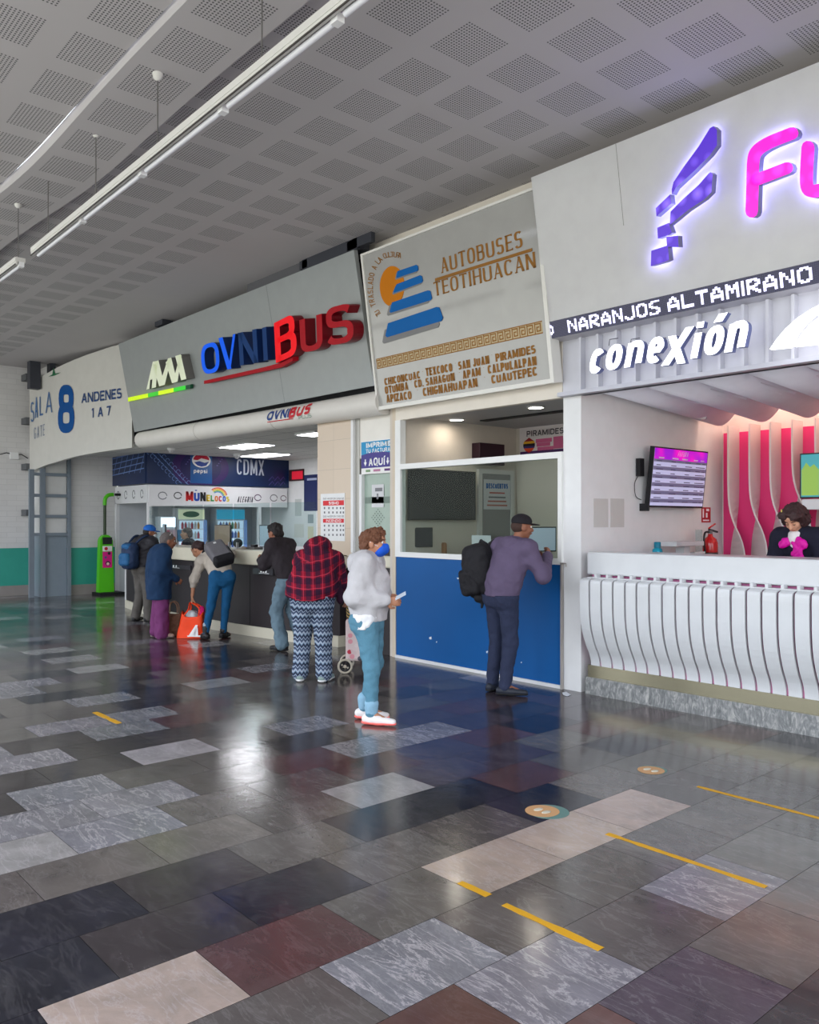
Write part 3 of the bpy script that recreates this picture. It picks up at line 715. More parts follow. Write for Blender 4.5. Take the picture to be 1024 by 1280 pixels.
# =============================================================== grey board with OVNIBUS letters
def lean_plane(bl, tl, Yb):
    p = onY(bl[0], bl[1], Yb); q = onX(tl[0], tl[1], p.x)
    return Plane(p, (1, 0, 0), (q - p)), (q - p).length
plO, hO = lean_plane((168, 540), (148, 430), 6.6)
t = thing('fascia_sign', 'long grey leaning board with raised blue and red bus company letters', 'sign', plO.p(3.6, 0))
aR = plO.ab(468, 490)[0]
MB().hexa([plO.p(0, 0, -.06), plO.p(aR, 0, -.06), plO.p(aR, 0, 0), plO.p(0, 0, 0)], [plO.p(0, hO, -.06), plO.p(aR, hO, -.06), plO.p(aR, hO, 0), plO.p(0, hO, 0)]).build('board', mat('grey_composite', (150, 154, 154), .4, .1), t)
mb = MB(); a1 = plO.ab(344, 430)[0]
mb.box(0, 0, 0, 0, 0, 0); mb = MB().hexa([plO.p(a1, 0, 0), plO.p(a1 + .012, 0, 0), plO.p(a1 + .012, 0, .001), plO.p(a1, 0, .001)], [plO.p(a1, hO, 0), plO.p(a1 + .012, hO, 0), plO.p(a1 + .012, hO, .001), plO.p(a1, hO, .001)])
mb.build('joint', mat('grey_joint', (128, 132, 132), .5), t)
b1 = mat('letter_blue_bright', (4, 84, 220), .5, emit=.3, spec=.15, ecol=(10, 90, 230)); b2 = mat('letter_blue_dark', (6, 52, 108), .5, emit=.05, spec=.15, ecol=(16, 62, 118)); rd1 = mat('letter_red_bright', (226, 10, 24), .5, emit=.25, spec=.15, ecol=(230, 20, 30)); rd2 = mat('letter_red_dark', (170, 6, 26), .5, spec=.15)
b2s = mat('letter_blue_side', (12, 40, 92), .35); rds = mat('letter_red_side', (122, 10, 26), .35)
def big_letter(ch, bl, br, hl, m, side, shear=.2, dep=.17):
    mb = MB(); plane_stroke(mb, plO, ch, bl, br, (bl[0], bl[1] - hl), w=.27 if ch in 'BUS' else .24, depth=dep, off=0, shear=shear, thin=.55); mb.build('letter', [m, side], t)
DX = 5   # the faces stand proud of the board
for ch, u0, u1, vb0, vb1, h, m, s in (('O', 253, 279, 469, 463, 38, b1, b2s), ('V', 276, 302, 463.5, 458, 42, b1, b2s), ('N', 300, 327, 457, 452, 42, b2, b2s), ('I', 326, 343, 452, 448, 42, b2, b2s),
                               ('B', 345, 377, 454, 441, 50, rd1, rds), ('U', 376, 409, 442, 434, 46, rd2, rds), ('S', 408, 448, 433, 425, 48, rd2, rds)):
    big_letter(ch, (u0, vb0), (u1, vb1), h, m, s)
plane_poly(MB(), plO, [(255, 476), (330, 459), (352, 453), (366, 446), (366, 451), (352, 459), (330, 464), (255, 480)], .10, .02).build('underline', rd2, t)
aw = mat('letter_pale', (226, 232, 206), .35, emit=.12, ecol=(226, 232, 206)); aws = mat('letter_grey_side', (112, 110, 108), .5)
def poly_letter(pix, dep=.16):
    mb = MB(); plane_poly(mb, plO, pix, dep, 0); o = mb.build('letter', [aw, aws], t); n = len(o.data.polygons)
    o.data.polygons.foreach_set('material_index', [0 if i == 1 else 1 for i in range(n)])
poly_letter([(183, 487), (191, 452), (197, 451), (195, 484), (189.5, 485.5), (190.5, 474), (187.8, 475), (186.8, 486)])
poly_letter([(191, 457), (198, 450), (203, 470), (210, 448), (214, 447), (206, 481), (199, 483)])
poly_letter([(207, 453), (214, 447), (219, 467), (225, 444), (227, 444), (222, 477), (215, 479)])
poly_letter([(219, 445), (226, 443), (233, 473.5), (226.5, 475.5)])
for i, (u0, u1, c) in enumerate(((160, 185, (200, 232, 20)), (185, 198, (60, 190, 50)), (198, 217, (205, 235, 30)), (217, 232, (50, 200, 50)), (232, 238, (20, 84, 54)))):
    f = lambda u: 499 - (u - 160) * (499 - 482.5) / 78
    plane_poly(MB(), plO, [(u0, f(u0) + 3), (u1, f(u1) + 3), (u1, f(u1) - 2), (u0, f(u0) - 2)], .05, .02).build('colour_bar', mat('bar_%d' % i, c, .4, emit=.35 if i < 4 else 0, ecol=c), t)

# =============================================================== round white beam under it
pb = onY(168, 548, 6.62); zc = 3.02; R = .155
P0 = Vector((-15.4, 6.66, 3.09)); P1 = Vector((-7.98, 6.66, 3.09))
q0 = onY(168, 549.5, 6.66 - R); q1 = onY(466, 502, 6.66 - R)
P0 = Vector((q0.x, 6.66, q0.z)); P1 = Vector((-8.02, 6.66, q1.z))
t = thing('pipe_beam', 'thick white round beam with small bus logo under the grey fascia', 'beam', P0)
MB().tube([P0, P0.lerp(P1, .33), P0.lerp(P1, .66), P1], R, 28).build('beam', mat('beam_white', (214, 210, 204), .4), t)
mb = MB()
for f in (.33, .66): mb.tube([P0.lerp(P1, f), P0.lerp(P1, f) + Vector((.012, 0, 0))], R + .003, 28)
mb.build('joint_ring', mat('beam_joint', (180, 176, 170), .5), t)
def pipe_text(s, u0, u1, v0, v1, h, m, **k):
    def fn(a, b, n):
        u = u0 + a * (u1 - u0); v = v0 + a * (v1 - v0) - b * h
        p = onY(u, v, 6.66 - R); c = P0.lerp(P1, (p.x - P0.x) / (P1.x - P0.x)); dzz = p.z - c.z
        dzz = max(-R * .97, min(R * .97, dzz)); ang = math.asin(dzz / R); return Vector((p.x, c.y - (R + .007) * math.cos(ang), c.z + (R + .007) * math.sin(ang)))
    Wd = abs(onY(u1, v1, 6.5).x - onY(u0, v0, 6.5).x) / (h / F * 12.5); add_stroke_text(MB(), s, fn, Wd - k.get('shear', 0), k.get('w', .2), sub=True, shear=k.get('shear', 0)).build('lettering', m, t)
pipe_text('OVNI', 333.5, 361, 526, 521.5, 11, mat('logo_blue', (26, 60, 128), .5), shear=.25, w=.24)
pipe_text('BUS', 361, 387, 523, 517, 13, mat('logo_red', (190, 30, 44), .5), shear=.25, w=.26)
pipe_text('PLUS', 373, 389, 523.8, 521, 4, mat('logo_green', (90, 130, 110), .5), w=.14)
add_poly = MB()
def pp(u, v):
    p = onY(u, v, 6.66 - R); c = P0.lerp(P1, (p.x - P0.x) / (P1.x - P0.x)); a = math.asin(max(-.97, min(.97, (p.z - c.z) / R))); return Vector((p.x, c.y - (R + .007) * math.cos(a), c.z + (R + .007) * math.sin(a)))
MB().add([pp(334, 527), pp(366, 522.5), pp(366, 523.5), pp(334, 528)], [(0, 1, 2, 3)]).build('underline', MATS['logo_red'], t)

# =============================================================== grey and gold pyramid sign
plA, hA = lean_plane((473, 513), (452, 318), 6.58)
t = thing('fascia_sign', 'leaning light grey sign with orange sun, blue pyramid and gold bus company lettering', 'sign', plA.p(1.3, 0))
aR = plA.ab(694, 475)[0]
def slab(pl, a0, a1, b0, b1, n0, n1, mb=None):
    mb = mb or MB(); return mb.hexa([pl.p(a0, b0, n0), pl.p(a1, b0, n0), pl.p(a1, b0, n1), pl.p(a0, b0, n1)], [pl.p(a0, b1, n0), pl.p(a1, b1, n0), pl.p(a1, b1, n1), pl.p(a0, b1, n1)])
slab(plA, .02, aR - .02, .02, hA - .02, -.10, 0).build('panel', mat('sign_film', (166, 165, 162), .12, coat=.6), t)
mb = MB(); w = .045
for a0, a1, b0, b1 in ((0, aR, 0, w), (0, aR, hA - .025, hA), (0, .03, w, hA - .025), (aR - w, aR, w, hA - .025)): slab(plA, a0, a1, b0, b1, -.12, .02, mb)
mb.build('frame', mat('frame_white', (226, 224, 218), .4), t)
gold = mat('gold_print', (146, 100, 44), .5, spec=.15); sblue = mat('pyramid_blue', (0, 96, 170), .5, spec=.15); ssh = mat('pyramid_shadow', (124, 124, 126), .5); sun = mat('sun_orange', (196, 116, 4), .5, spec=.15)
def cpx(x, y): return (430 + x / 3.531, 220 + y / 3.531)     # corner positions read off an enlarged view
cx, cy = cpx(213, 487); a0, b0 = plA.ab(cx, cy); ra = plA.ab(cpx(268, 487)[0], cpx(268, 475)[1])[0] - a0; rb = plA.ab(*cpx(207, 398))[1] - b0
ab_poly(MB(), plA, [(a0 + ra * math.cos(2 * PI * i / 40), b0 + rb * math.sin(2 * PI * i / 40)) for i in range(40)], .004).build('sun', sun, t)
for pts in ([(236, 420), (318, 392), (326, 398), (327, 416), (322, 420), (234, 450), (231, 446)], [(232, 478), (335, 438), (343, 442), (348, 462), (344, 470), (222, 516), (218, 510)],
            [(212, 558), (368, 505), (380, 507), (388, 540), (382, 548), (206, 604), (201, 598)], [(194, 650), (408, 578), (420, 580), (436, 626), (430, 640), (190, 712), (183, 704)]):
    sh = [(x - 12, y + 13) for x, y in pts] if pts[0][0] < 200 or pts[0][0] == 212 else [(x - 5, y + 8) for x, y in pts]
    if pts[0][0] == 194: sh = [(x - 14, y + 28) for x, y in pts]
    plane_poly(MB(), plA, [cpx(*p) for p in sh], .004, .004).build('pyramid_shadow', ssh, t)
    plane_poly(MB(), plA, [cpx(*p) for p in pts], .007, .004).build('pyramid_step', sblue, t)
def ptxt(pl, s, bl, br, tl, m, name='lettering', par=None, cp=cpx, **k):
    mb = MB(); plane_stroke(mb, pl, s, cp(*bl), cp(*br), cp(*tl), **k); return mb.build(name, m, par or t)
ptxt(plA, 'AUTOBUSES', (430, 430), (790, 312), (430, 362), gold, w=.19, thin=.48, serif=.11, gap=.16, off=.004)
ptxt(plA, 'TEOTIHUACAN', (400, 532), (848, 404), (400, 468), gold, w=.19, thin=.48, serif=.11, gap=.16, off=.004)
plane_poly(MB(), plA, [cpx(402, 466), cpx(830, 332), cpx(830, 318), cpx(402, 452)], .004, .003).build('gold_line', gold, t)
ptxt(plA, 'CHICONCUAC', (180, 925), (338, 893), (178, 893), gold, w=.29, thin=.75, gap=.09, off=.004)
ptxt(plA, '·', (345, 868), (351, 866), (345, 860), gold, w=.9, off=.004)
ptxt(plA, 'TEXCOCO', (362, 884), (480, 862), (361, 848), gold, w=.29, thin=.75, gap=.09, off=.004)
ptxt(plA, '·', (489, 830), (495, 829), (489, 824), gold, w=.9, off=.004)
ptxt(plA, 'SAN JUAN', (506, 856), (643, 828), (505, 820), gold, w=.29, thin=.75, gap=.09, off=.004)
ptxt(plA, '·', (650, 793), (656, 792), (650, 787), gold, w=.9, off=.004)
ptxt(plA, 'PIRAMIDES', (670, 821), (847, 782), (668, 785), gold, w=.29, thin=.75, gap=.09, off=.004)
ptxt(plA, 'OTUMBA', (182, 963), (285, 943), (181, 929), gold, w=.29, thin=.75, gap=.09, off=.004)
ptxt(plA, 'CD. SAHAGUN', (312, 936), (490, 903), (311, 902), gold, w=.29, thin=.75, gap=.09, off=.004)
ptxt(plA, 'APAM', (525, 896), (605, 880), (524, 860), gold, w=.29, thin=.75, gap=.09, off=.004)
ptxt(plA, 'CALPULALPAN', (636, 874), (852, 834), (635, 836), gold, w=.29, thin=.75, gap=.09, off=.004)
ptxt(plA, 'APIZACO', (188, 1001), (300, 984), (187, 966), gold, w=.29, thin=.75, gap=.09, off=.004)
ptxt(plA, 'CHIGNAHUAPAN', (350, 973), (591, 930), (349, 936), gold, w=.29, thin=.75, gap=.09, off=.004)
ptxt(plA, 'CUAUTEPEC', (652, 918), (855, 880), (650, 880), gold, w=.29, thin=.75, gap=.09, off=.004)
for x, y in ((294, 908), (507, 868), (614, 846), (322, 945), (618, 888)): ptxt(plA, '·', (x, y + 4), (x + 6, y + 3), (x, y - 4), gold, w=.9, off=.004)
def curve_text(s, pts, h):
    """small letters standing on an arc of the sign"""
    L = smoothline([(x, y, 0) for x, y in pts], 8); n = len(s); mb = MB()
    for i, ch in enumerate(s):
        if ch == ' ': continue
        f = i / (n - 1) * (len(L) - 1.01); k = int(f); p = L[k].lerp(L[k + 1], f - k); d = (L[min(k + 2, len(L) - 1)] - L[max(k - 1, 0)]).normalized()
        up = Vector((d.y, -d.x, 0)); wd = h * .62 * (0.35 if ch == 'I' else 1)
        def fn(a, b, n_): q = p + d * (a - .5) * wd + up * b * h; return plA.at(*cpx(q.x, q.y), off=.004)
        add_stroke_text(mb, ch, fn, .62, .14)
    mb.build('motto', gold, t)
curve_text('TU TRASLADO A LA CULTURA', [(162, 604), (138, 560), (128, 500), (134, 440), (152, 395), (180, 366), (210, 358), (244, 362)], 24)
# step-and-fret border
e0, e1 = cpx(146, 838), cpx(876, 657); A0 = plA.ab(*e0); A1 = plA.ab(*e1); hh = plA.ab(*cpx(147, 815))[1] - plA.ab(*cpx(148, 860))[1]
mb = MB(); L = A1[0] - A0[0]; n = 26; bc = (A0[1] + A1[1]) / 2 - .0; s = L / n
for off_ in (-hh / 2, hh / 2 - .008): ab_poly(mb, plA, [(A0[0], bc + off_), (A1[0], bc + off_), (A1[0], bc + off_ + .01), (A0[0], bc + off_ + .01)])
for i in range(n):
    a = A0[0] + s * i; q = .009
    for x0, x1, y0, y1 in ((0, q, -.45, .45), (.0, .8, .28, .38), (.7, .8, -.3, .38), (.25, .8, -.3, -.2), (.25, .35, -.3, .12), (.25, .6, .02, .12)):
        if x0 == 0 and x1 == q: ab_poly(mb, plA, [(a, bc - hh / 2), (a + q, bc - hh / 2), (a + q, bc + hh / 2), (a, bc + hh / 2)])
        else: ab_poly(mb, plA, [(a + x0 * s, bc + y0 * hh), (a + x1 * s, bc + y0 * hh), (a + x1 * s, bc + y1 * hh), (a + x0 * s, bc + y1 * hh)])
mb.build('fret_border', gold, t)
ab_poly(MB(), plA, [(A0[0], bc - hh / 2), (A1[0], bc - hh / 2), (A1[0], bc + hh / 2), (A0[0], bc + hh / 2)], .001, .0005).build('border_ground', mat('border_tan', (186, 168, 132), .5), t)

# =============================================================== big white fascia with glowing letters
Lb = onX(687, 424, COLX0 - .02); Lt = onX(684, 403, COLX0 - .02); Tt = onX(664, 222, COLX0 - .02)
XR = -.9
t = thing('fascia_sign', 'big white leaning fascia with glowing purple feather mark and magenta letters', 'sign', Lt)
plF = Plane(Lt, (1, 0, 0), Tt - Lt); hF = (Tt - Lt).length
slab(plF, 0, XR - Lt.x, 0, hF, -.05, 0).build('panel', mat('fascia_white', (250, 249, 250), .45), t)
MB().hexa([(Lb.x, Lt.y, Lt.z), (XR, Lt.y, Lt.z), (XR, 6.7, Lt.z), (Lb.x, 6.7, Lt.z)], [(Tt.x, Tt.y, Tt.z), (XR, Tt.y, Tt.z), (XR, 6.7, Tt.z), (Tt.x, 6.7, Tt.z)]).build('box_sides', MATS['fascia_white'], t)
mb = MB(); q0_, q1_ = plF.ab(769.5, 180), plF.ab(773, 284); ab_poly(mb, plF, [(q0_[0], q1_[1]), (q0_[0] + .004, q1_[1]), (q0_[0] + .006, q0_[1]), (q0_[0] + .002, q0_[1])], .001, .0005); mb.build('seam', mat('seam_grey', (150, 146, 142), .6), t)
def glow(name, c1, c2, s):
    m, nt, b, tc = base(name, .3)
    vo = nt.nodes.new('ShaderNodeTexVoronoi'); vo.inputs['Scale'].default_value = 7.5; vo.inputs['Randomness'].default_value = .25; nt.links.new(tc.outputs['Object'], vo.inputs['Vector'])
    f = mathn(nt, 'MAXIMUM', mathn(nt, 'SUBTRACT', 1.0, mathn(nt, 'MULTIPLY', vo.outputs['Distance'], 2.2)), 0.0)
    c = mixcol(nt, f, rgb(c1), rgb(c2)); nt.links.new(c, b.inputs['Emission Color']); nt.links.new(c, b.inputs['Base Color']); b.inputs['Emission Strength'].default_value = s; return m
purp = glow('purple_glow', (70, 34, 170), (128, 96, 232), .62); mag = glow('magenta_glow', (214, 0, 176), (250, 60, 226), .68); lsd = mat('letter_steel', (120, 118, 150), .4, .3)
halo = mat('halo_led', (190, 190, 255), .5, emit=6.5, ecol=(180, 175, 255))
def fpx(x, y): return (660 + x / 2.813, 130 + y / 2.813)
def glow_letter(pix, m, name):
    """face, steel return and the ring of small lamps behind it that lights the fascia"""
    mb = MB(); plane_poly(mb, plF, [fpx(*p) for p in pix], .07, .05); o = mb.build(name, [m, lsd], t)
    o.data.polygons.foreach_set('material_index', [0 if i == 1 else 1 for i in range(len(o.data.polygons))])
    cxm = sum(p[0] for p in pix) / len(pix); cym = sum(p[1] for p in pix) / len(pix)
    mb = MB(); plane_poly(mb, plF, [fpx(cxm + (x - cxm) * .96, cym + (y - cym) * .96) for x, y in pix], .006, .035); mb.build('back_light', halo, o)
for pts in ([(507, 318), (506, 300), (512, 275), (545, 225), (600, 150), (640, 85), (652, 78), (665, 90), (665, 145), (640, 180), (580, 240), (520, 295)], [(450, 366), (500, 318), (504, 350), (452, 395)],
            [(499, 425), (502, 378), (545, 335), (600, 285), (635, 245), (642, 240), (650, 247), (645, 310), (620, 335), (560, 375), (515, 412)], [(455, 435), (495, 418), (506, 452), (490, 462), (457, 473)],
            [(487, 467), (528, 463), (530, 503), (489, 502)], [(434, 516), (492, 497), (497, 548), (480, 556), (432, 570)]): glow_letter(pts, purp, 'feather_blade')
glow_letter(stroke2d([(p.x, p.y) for p in smoothline([(787, 378, 0), (790, 290, 0), (793, 200, 0), (806, 165, 0), (850, 135, 0), (930, 103, 0)], 6)], 44), mag, 'letter')
glow_letter(stroke2d([(800, 268), (912, 225)], 42), mag, 'letter')
glow_letter(stroke2d([(p.x, p.y) for p in smoothline([(985, 152, 0), (980, 280, 0), (1000, 306, 0), (1040, 296, 0), (1085, 262, 0), (1090, 100, 0)], 6)], 46), mag, 'letter')
# scrolling LED text strip
t = thing('led_display', 'scrolling LED strip reading NARANJOS ALTAMIRANO under the white fascia', 'display', Lb)
plL = Plane(Lb, (1, 0, 0), Lt - Lb); hL = (Lt - Lb).length
MB().hexa([Lb, Lb + Vector((XR - Lb.x, 0, 0)), Vector((XR, W, Lb.z)), Vector((Lb.x, W, Lb.z))], [Lt, Lt + Vector((XR - Lb.x, 0, 0)), Vector((XR, W, Lt.z)), Vector((Lb.x, W, Lt.z))]).build('housing', mat('led_housing', (196, 194, 200), .4), t)
def led_mat():
    m, nt, b, tc = base('led_ground', .5)
    s = sepxyz(nt, tc.outputs['Object'])
    def dot(c): return mathn(nt, 'POWER', mathn(nt, 'SUBTRACT', mathn(nt, 'FRACT', mathn(nt, 'ADD', mathn(nt, 'DIVIDE', c, .0105), 500)), .5), 2)
    d = mathn(nt, 'LESS_THAN', mathn(nt, 'ADD', dot(s[0]), dot(s[2])), .07)
    nt.links.new(mixcol(nt, d, rgb((52, 52, 78)), rgb((92, 90, 120))), b.inputs['Base Color']); return m
slab(plL, .0, XR - Lb.x, .0, hL, 0, .006).build('screen', led_mat(), t)
FONT = {'N': ['10001', '11001', '11001', '10101', '10101', '10011', '10011', '10001', '10001'], 'A': ['00100', '01110', '01010', '11011', '10001', '11111', '11111', '10001', '10001'],
        'R': ['11110', '11011', '10001', '10011', '11110', '11100', '10110', '10011', '10001'], 'J': ['00001', '00001', '00001', '00001', '00001', '00001', '10001', '11011', '01110'],
        'O': ['01110', '11011', '10001', '10001', '10001', '10001', '10001', '11011', '01110'], 'S': ['01111', '11000', '10000', '11000', '01110', '00011', '00001', '10011', '11110'],
        'L': ['10000', '10000', '10000', '10000', '10000', '10000', '10000', '11111', '11111'], 'T': ['11111', '11111', '00100', '00100', '00100', '00100', '00100', '00100', '00100'],
        'M': ['10001', '11011', '11011', '11111', '10101', '10101', '10001', '10001', '10001'], 'I': ['1', '1', '1', '1', '1', '1', '1', '1', '1'], 'D': ['11100', '10110', '10011', '10001', '10001', '10001', '10011', '10110', '11100']}
mb = MB()
def led_word(s, u0, u1):
    a0 = plL.ab(u0, 424 - (u0 - 687) * .215)[0]; a1 = plL.ab(u1, 424 - (u1 - 687) * .215)[0]
    cols = sum(len(FONT[c][0]) * 2 + 2 for c in s) - 2; st = (a1 - a0) / cols; a = a0; rh = hL * .72 / 18
    for c in s:
        g = FONT[c]; w_ = len(g[0])
        for r, row in enumerate(g):
            for k, ch in enumerate(row):
                if ch == '1':
                    for i in (0, 1):
                        for j in (0, 1):
                            x = a + (k * 2 + i) * st - st * .0; y = hL * .14 + (17 - (r * 2 + j)) * rh
                            mb.add([plL.p(x, y, .009), plL.p(x + st * 1.0, y, .009), plL.p(x + st * 1.0, y + rh * .86, .009), plL.p(x, y + rh * .86, .009)], [(0, 1, 2, 3)])
        a += (w_ * 2 + 2) * st
led_word('D', 685.8, 694); led_word('NARANJOS', 712, 827); led_word('ALTAMIRANO', 836.5, 1017)
mb.build('lettering', mat('led_lit', (225, 225, 255), .5, emit=1.6, ecol=(216, 214, 255)), t)

# =============================================================== ribbed band with conexion letters
t = thing('ribbed_fascia', 'white ribbed band with glowing conexión lettering below the LED strip', 'sign', (COLX0, W, 2.945))
plC = Plane((COLX0, W - .01, 2.945), (1, 0, 0), (0, 0, 1))
rw = mat('rib_white', (206, 206, 214), .45)
MB().box(COLX0 + .0, XR, W - .01, W + .05, 2.945, 3.60).build('backing', rw, t)
MB().box(COLX0, XR, W - .10, W + .05, 2.945, 2.985).build('ledge', mat('ledge_white', (196, 196, 206), .45), t)
k = 0
for i in range(20):
    x = onY(727.5, 480, W - .05).x + i * .2075
    if x > XR: break
    MB().box(x - .012, x + .012, W - .085, W, 2.985, 3.50).build('rib', rw, t)
wl = mat('white_glow', (250, 250, 255), .4, emit=1.6, ecol=(245, 246, 255)); wls = mat('white_letter_side', (120, 128, 178), .4)
plD = Plane((COLX0, W - .20, 2.945), (1, 0, 0), (0, 0, 1))
def cletter(ch, u0, u1, vb, h, sl, name='letter'):
    mb = MB(); plane_stroke(mb, plD, ch, fpx(u0, vb), fpx(u1, vb + sl * (u1 - u0)), fpx(u0, vb - h), depth=.06, off=0, shear=.22, w=.21, thin=.85); mb.build(name, [wl, wls], t)
for ch, u0, u1, vb, h in (('c', 212, 278, 950, 112), ('o', 268, 345, 938, 116), ('n', 338, 420, 927, 118), ('e', 412, 492, 915, 120), ('x', 470, 584, 921, 128), ('i', 566, 626, 896, 124), ('ó', 612, 706, 886, 132), ('n', 690, 790, 874, 138)):
    cletter(ch, u0, u1, vb, h, -.13)
plane_poly(MB(), plD, [fpx(x, y) for x, y in ((850, 862), (872, 830), (905, 790), (950, 750), (1000, 718), (1060, 690), (1120, 672), (1120, 700), (1060, 716), (1010, 738), (975, 768), (945, 805), (920, 855))], .05, 0).build('road_mark', [wl], t)
plane_poly(MB(), plD, [fpx(x, y) for x, y in ((935, 852), (960, 810), (990, 775), (1030, 745), (1120, 715), (1120, 790), (1060, 800), (1040, 840))], .05, 0).build('road_mark', [wl], t)
mb = MB()
for u in (285, 360, 452, 530): p = onY(*fpx(u, 850), W - .13); mb.tube([p, p + Vector((.03, -.03, .05)), p + Vector((.06, .06, .07))], .004, 6)
mb.build('cable', mat('cable_grey', (90, 90, 100), .5), t)
# steel frame hung between the two middle signs
t = thing('steel_bracket', 'dark steel bracket frame between ceiling and top of the grey fascia', 'bracket', onY(436, 325, 6.5))
sm = mat('dark_steel', (66, 68, 76), .5, .3)
c0 = onY(444, 310, 6.35)
MB().box(c0.x - .1, c0.x + .1, 6.3, 6.5, 5.075, 5.19).build('post', sm, t)
MB().box(c0.x - 1.1, c0.x + .1, 6.3, 6.36, 5.06, 5.2).build('rail', sm, t)
MB().box(c0.x - .0, c0.x + .38, 6.3, 6.36, 5.08, 5.2).build('rail', sm, t)
MB().box(c0.x - 1.16, c0.x - .98, 6.3, 6.6, 5.08, 5.19).build('post', sm, t)
MB().box(c0.x - 2.6, c0.x - 1.1, 6.34, 6.6, 5.04, 5.2).build('duct', mat('duct_grey', (92, 92, 96), .5), t)
t = thing('steel_bracket', 'small dark bracket on top of grey fascia near its left end', 'bracket', onY(205, 408, 6.5))
c1 = onY(205, 408, 6.4); MB().box(c1.x - .15, c1.x + .15, 6.3, 6.5, 5.1, 5.19).build('post', sm, t)
t = thing('steel_bracket', 'dark bracket holding curved hall sign near the far wall', 'bracket', onX(45, 462, -19.2))
c2 = onX(43, 462, -19.2); MB().box(c2.x - .1, c2.x + .1, c2.y - .12, c2.y + .1, 4.6, 5.2).build('post', sm, t); MB().box(c2.x - .1, c2.x + .1, c2.y + .3, c2.y + .42, 4.85, 5.2).build('post', sm, t)
# =============================================================== blue ticket booth
t = thing('ticket_booth', 'blue fronted ticket booth with white framed glass window', 'booth', (-6.57, W, 0))
blue = mat('booth_blue', (2, 84, 150), .5, var=.1, scale=2, spec=.25)
MB().box(BOXL, COLX0, W - .01, W + .05, .035, 1.255).build('front_panel', blue, t)
MB().box(BOXL, COLX0, W - .03, W + .05, 0, .035).build('kick_strip', white, t)
fw = mat('frame_enamel', (228, 228, 226), .35)
mb = MB(); mb.box(BOXL, COLX0, W - .03, W + .06, 1.255, 1.315); mb.box(BOXL, BOXL + .10, W - .03, W + .06, 1.315, 2.945); mb.box(COLX0 - .05, COLX0, W - .03, W + .06, 1.315, 2.40); mb.box(BOXL + .10, COLX0 - .05, W - .03, W + .06, 2.335, 2.40)
mb.build('window_frame', fw, t)
MB().box(BOXL + .10, COLX0 - .05, W, W + .008, 1.315, 2.335).build('glass_pane', glass('booth_glass', (236, 242, 240)), t)
MB().box(BOXL + .01, COLX0 - .02, W + .07, W + .62, 1.19, 1.225).build('inner_shelf', mat('shelf_grey', (120, 118, 118), .5), t)
chip = mat('chipped_paint', (214, 220, 226), .6)
for u, v, r in ((538.5, 797.5, .022), (546, 802.5, .009), (609, 815, .012), (572.5, 723, .014), (652, 828, .008)):
    p = onY(u, v, W - .0105); mb = MB(); q = [(p.x + r * math.cos(a) * (1 + .4 * math.sin(3 * a + u)), W - .012, p.z + r * math.sin(a) * (1 + .4 * math.cos(2 * a + v))) for a in [i * PI / 5 for i in range(10)]]
    mb.add(q, [tuple(range(10))]); mb.build('paint_chip', chip, t)
MB().box(COLX0 - .005, COLX0 + .012, W - .045, W - .01, 0, 1.27).tube([(COLX0 + .0, W - .05, 1.272), (COLX0 + .07, W - .05, 1.272), (COLX0 + .07, W - .05, 1.24)], .008, 8).build('steel_edge', mat('worn_steel', (170, 164, 158), .4, .4), t)
PLW = Plane((0, W, 0), (1, 0, 0), (0, 0, 1))
def wall_box(u0, v0, u1, v1, Y, th=.01):
    a = onY(u0, v0, Y); b = onY(u1, v1, Y); return (a.x, b.x, Y - th, Y, min(a.z, b.z), max(a.z, b.z))
def side_box(u0, v0, u1, v1, X, th=.01):
    """upright box on a wall that faces +X"""
    a = onX(u0, v0, X); b = onX(u1, v1, X); return (X, X + th, a.y, b.y, min(a.z, b.z), max(a.z, b.z))
black = mat('black_plastic', (28, 28, 31), .35); screen_off = mat('dark_screen', (54, 56, 60), .16, coat=.3)
# interior of the booth
XL = BOXL + .06
t = thing('television', 'large dark switched-off television on left wall inside the blue booth', 'television', onX(553, 620, XL))
a = onX(513, 585.3, XL + .1); b = onX(595, 650, XL + .1)
MB().box(XL + .045, XL + .10, a.y, b.y, 1.71, a.z).build('case', black, t, bevel=.004)
MB().box(XL + .10, XL + .103, a.y + .015, b.y - .015, 1.73, a.z - .015).build('screen', screen_off, t)
MB().box(XL, XL + .045, a.y + .5, b.y - .5, 1.9, 2.15).build('wall_mount', black, t)
PB = Plane((0, 8.885, 0), (1, 0, 0), (0, 0, 1))
t = thing('poster', 'PIRÁMIDES poster with striped hot-air balloon inside the blue booth', 'poster', PB.at(678, 550))
MB().box(*wall_box(650, 529, 708, 571, 8.9, .006)).build('sheet', mat('poster_pale', (222, 214, 214), .5), t)
MB().box(*wall_box(650.5, 565, 708, 570.5, 8.891, .002)).build('purple_band', mat('poster_purple', (74, 40, 98), .5), t)
plane_stroke(MB(), PB, 'PIRAMIDES', (658.5, 546), (704.5, 541.5), (658.5, 539), w=.17, off=.0).build('lettering', mat('poster_ink', (40, 30, 44), .5), t)
pinkp = mat('poster_pink', (204, 96, 140), .5)
for (u0, v0, u1, v1) in ((670, 549, 690, 552), (671, 554, 688, 557), (672, 559, 692, 562), (692, 546, 704, 560)): MB().box(*wall_box(u0, v0, u1, v1, 8.891, .002)).build('pink_print', pinkp, t)
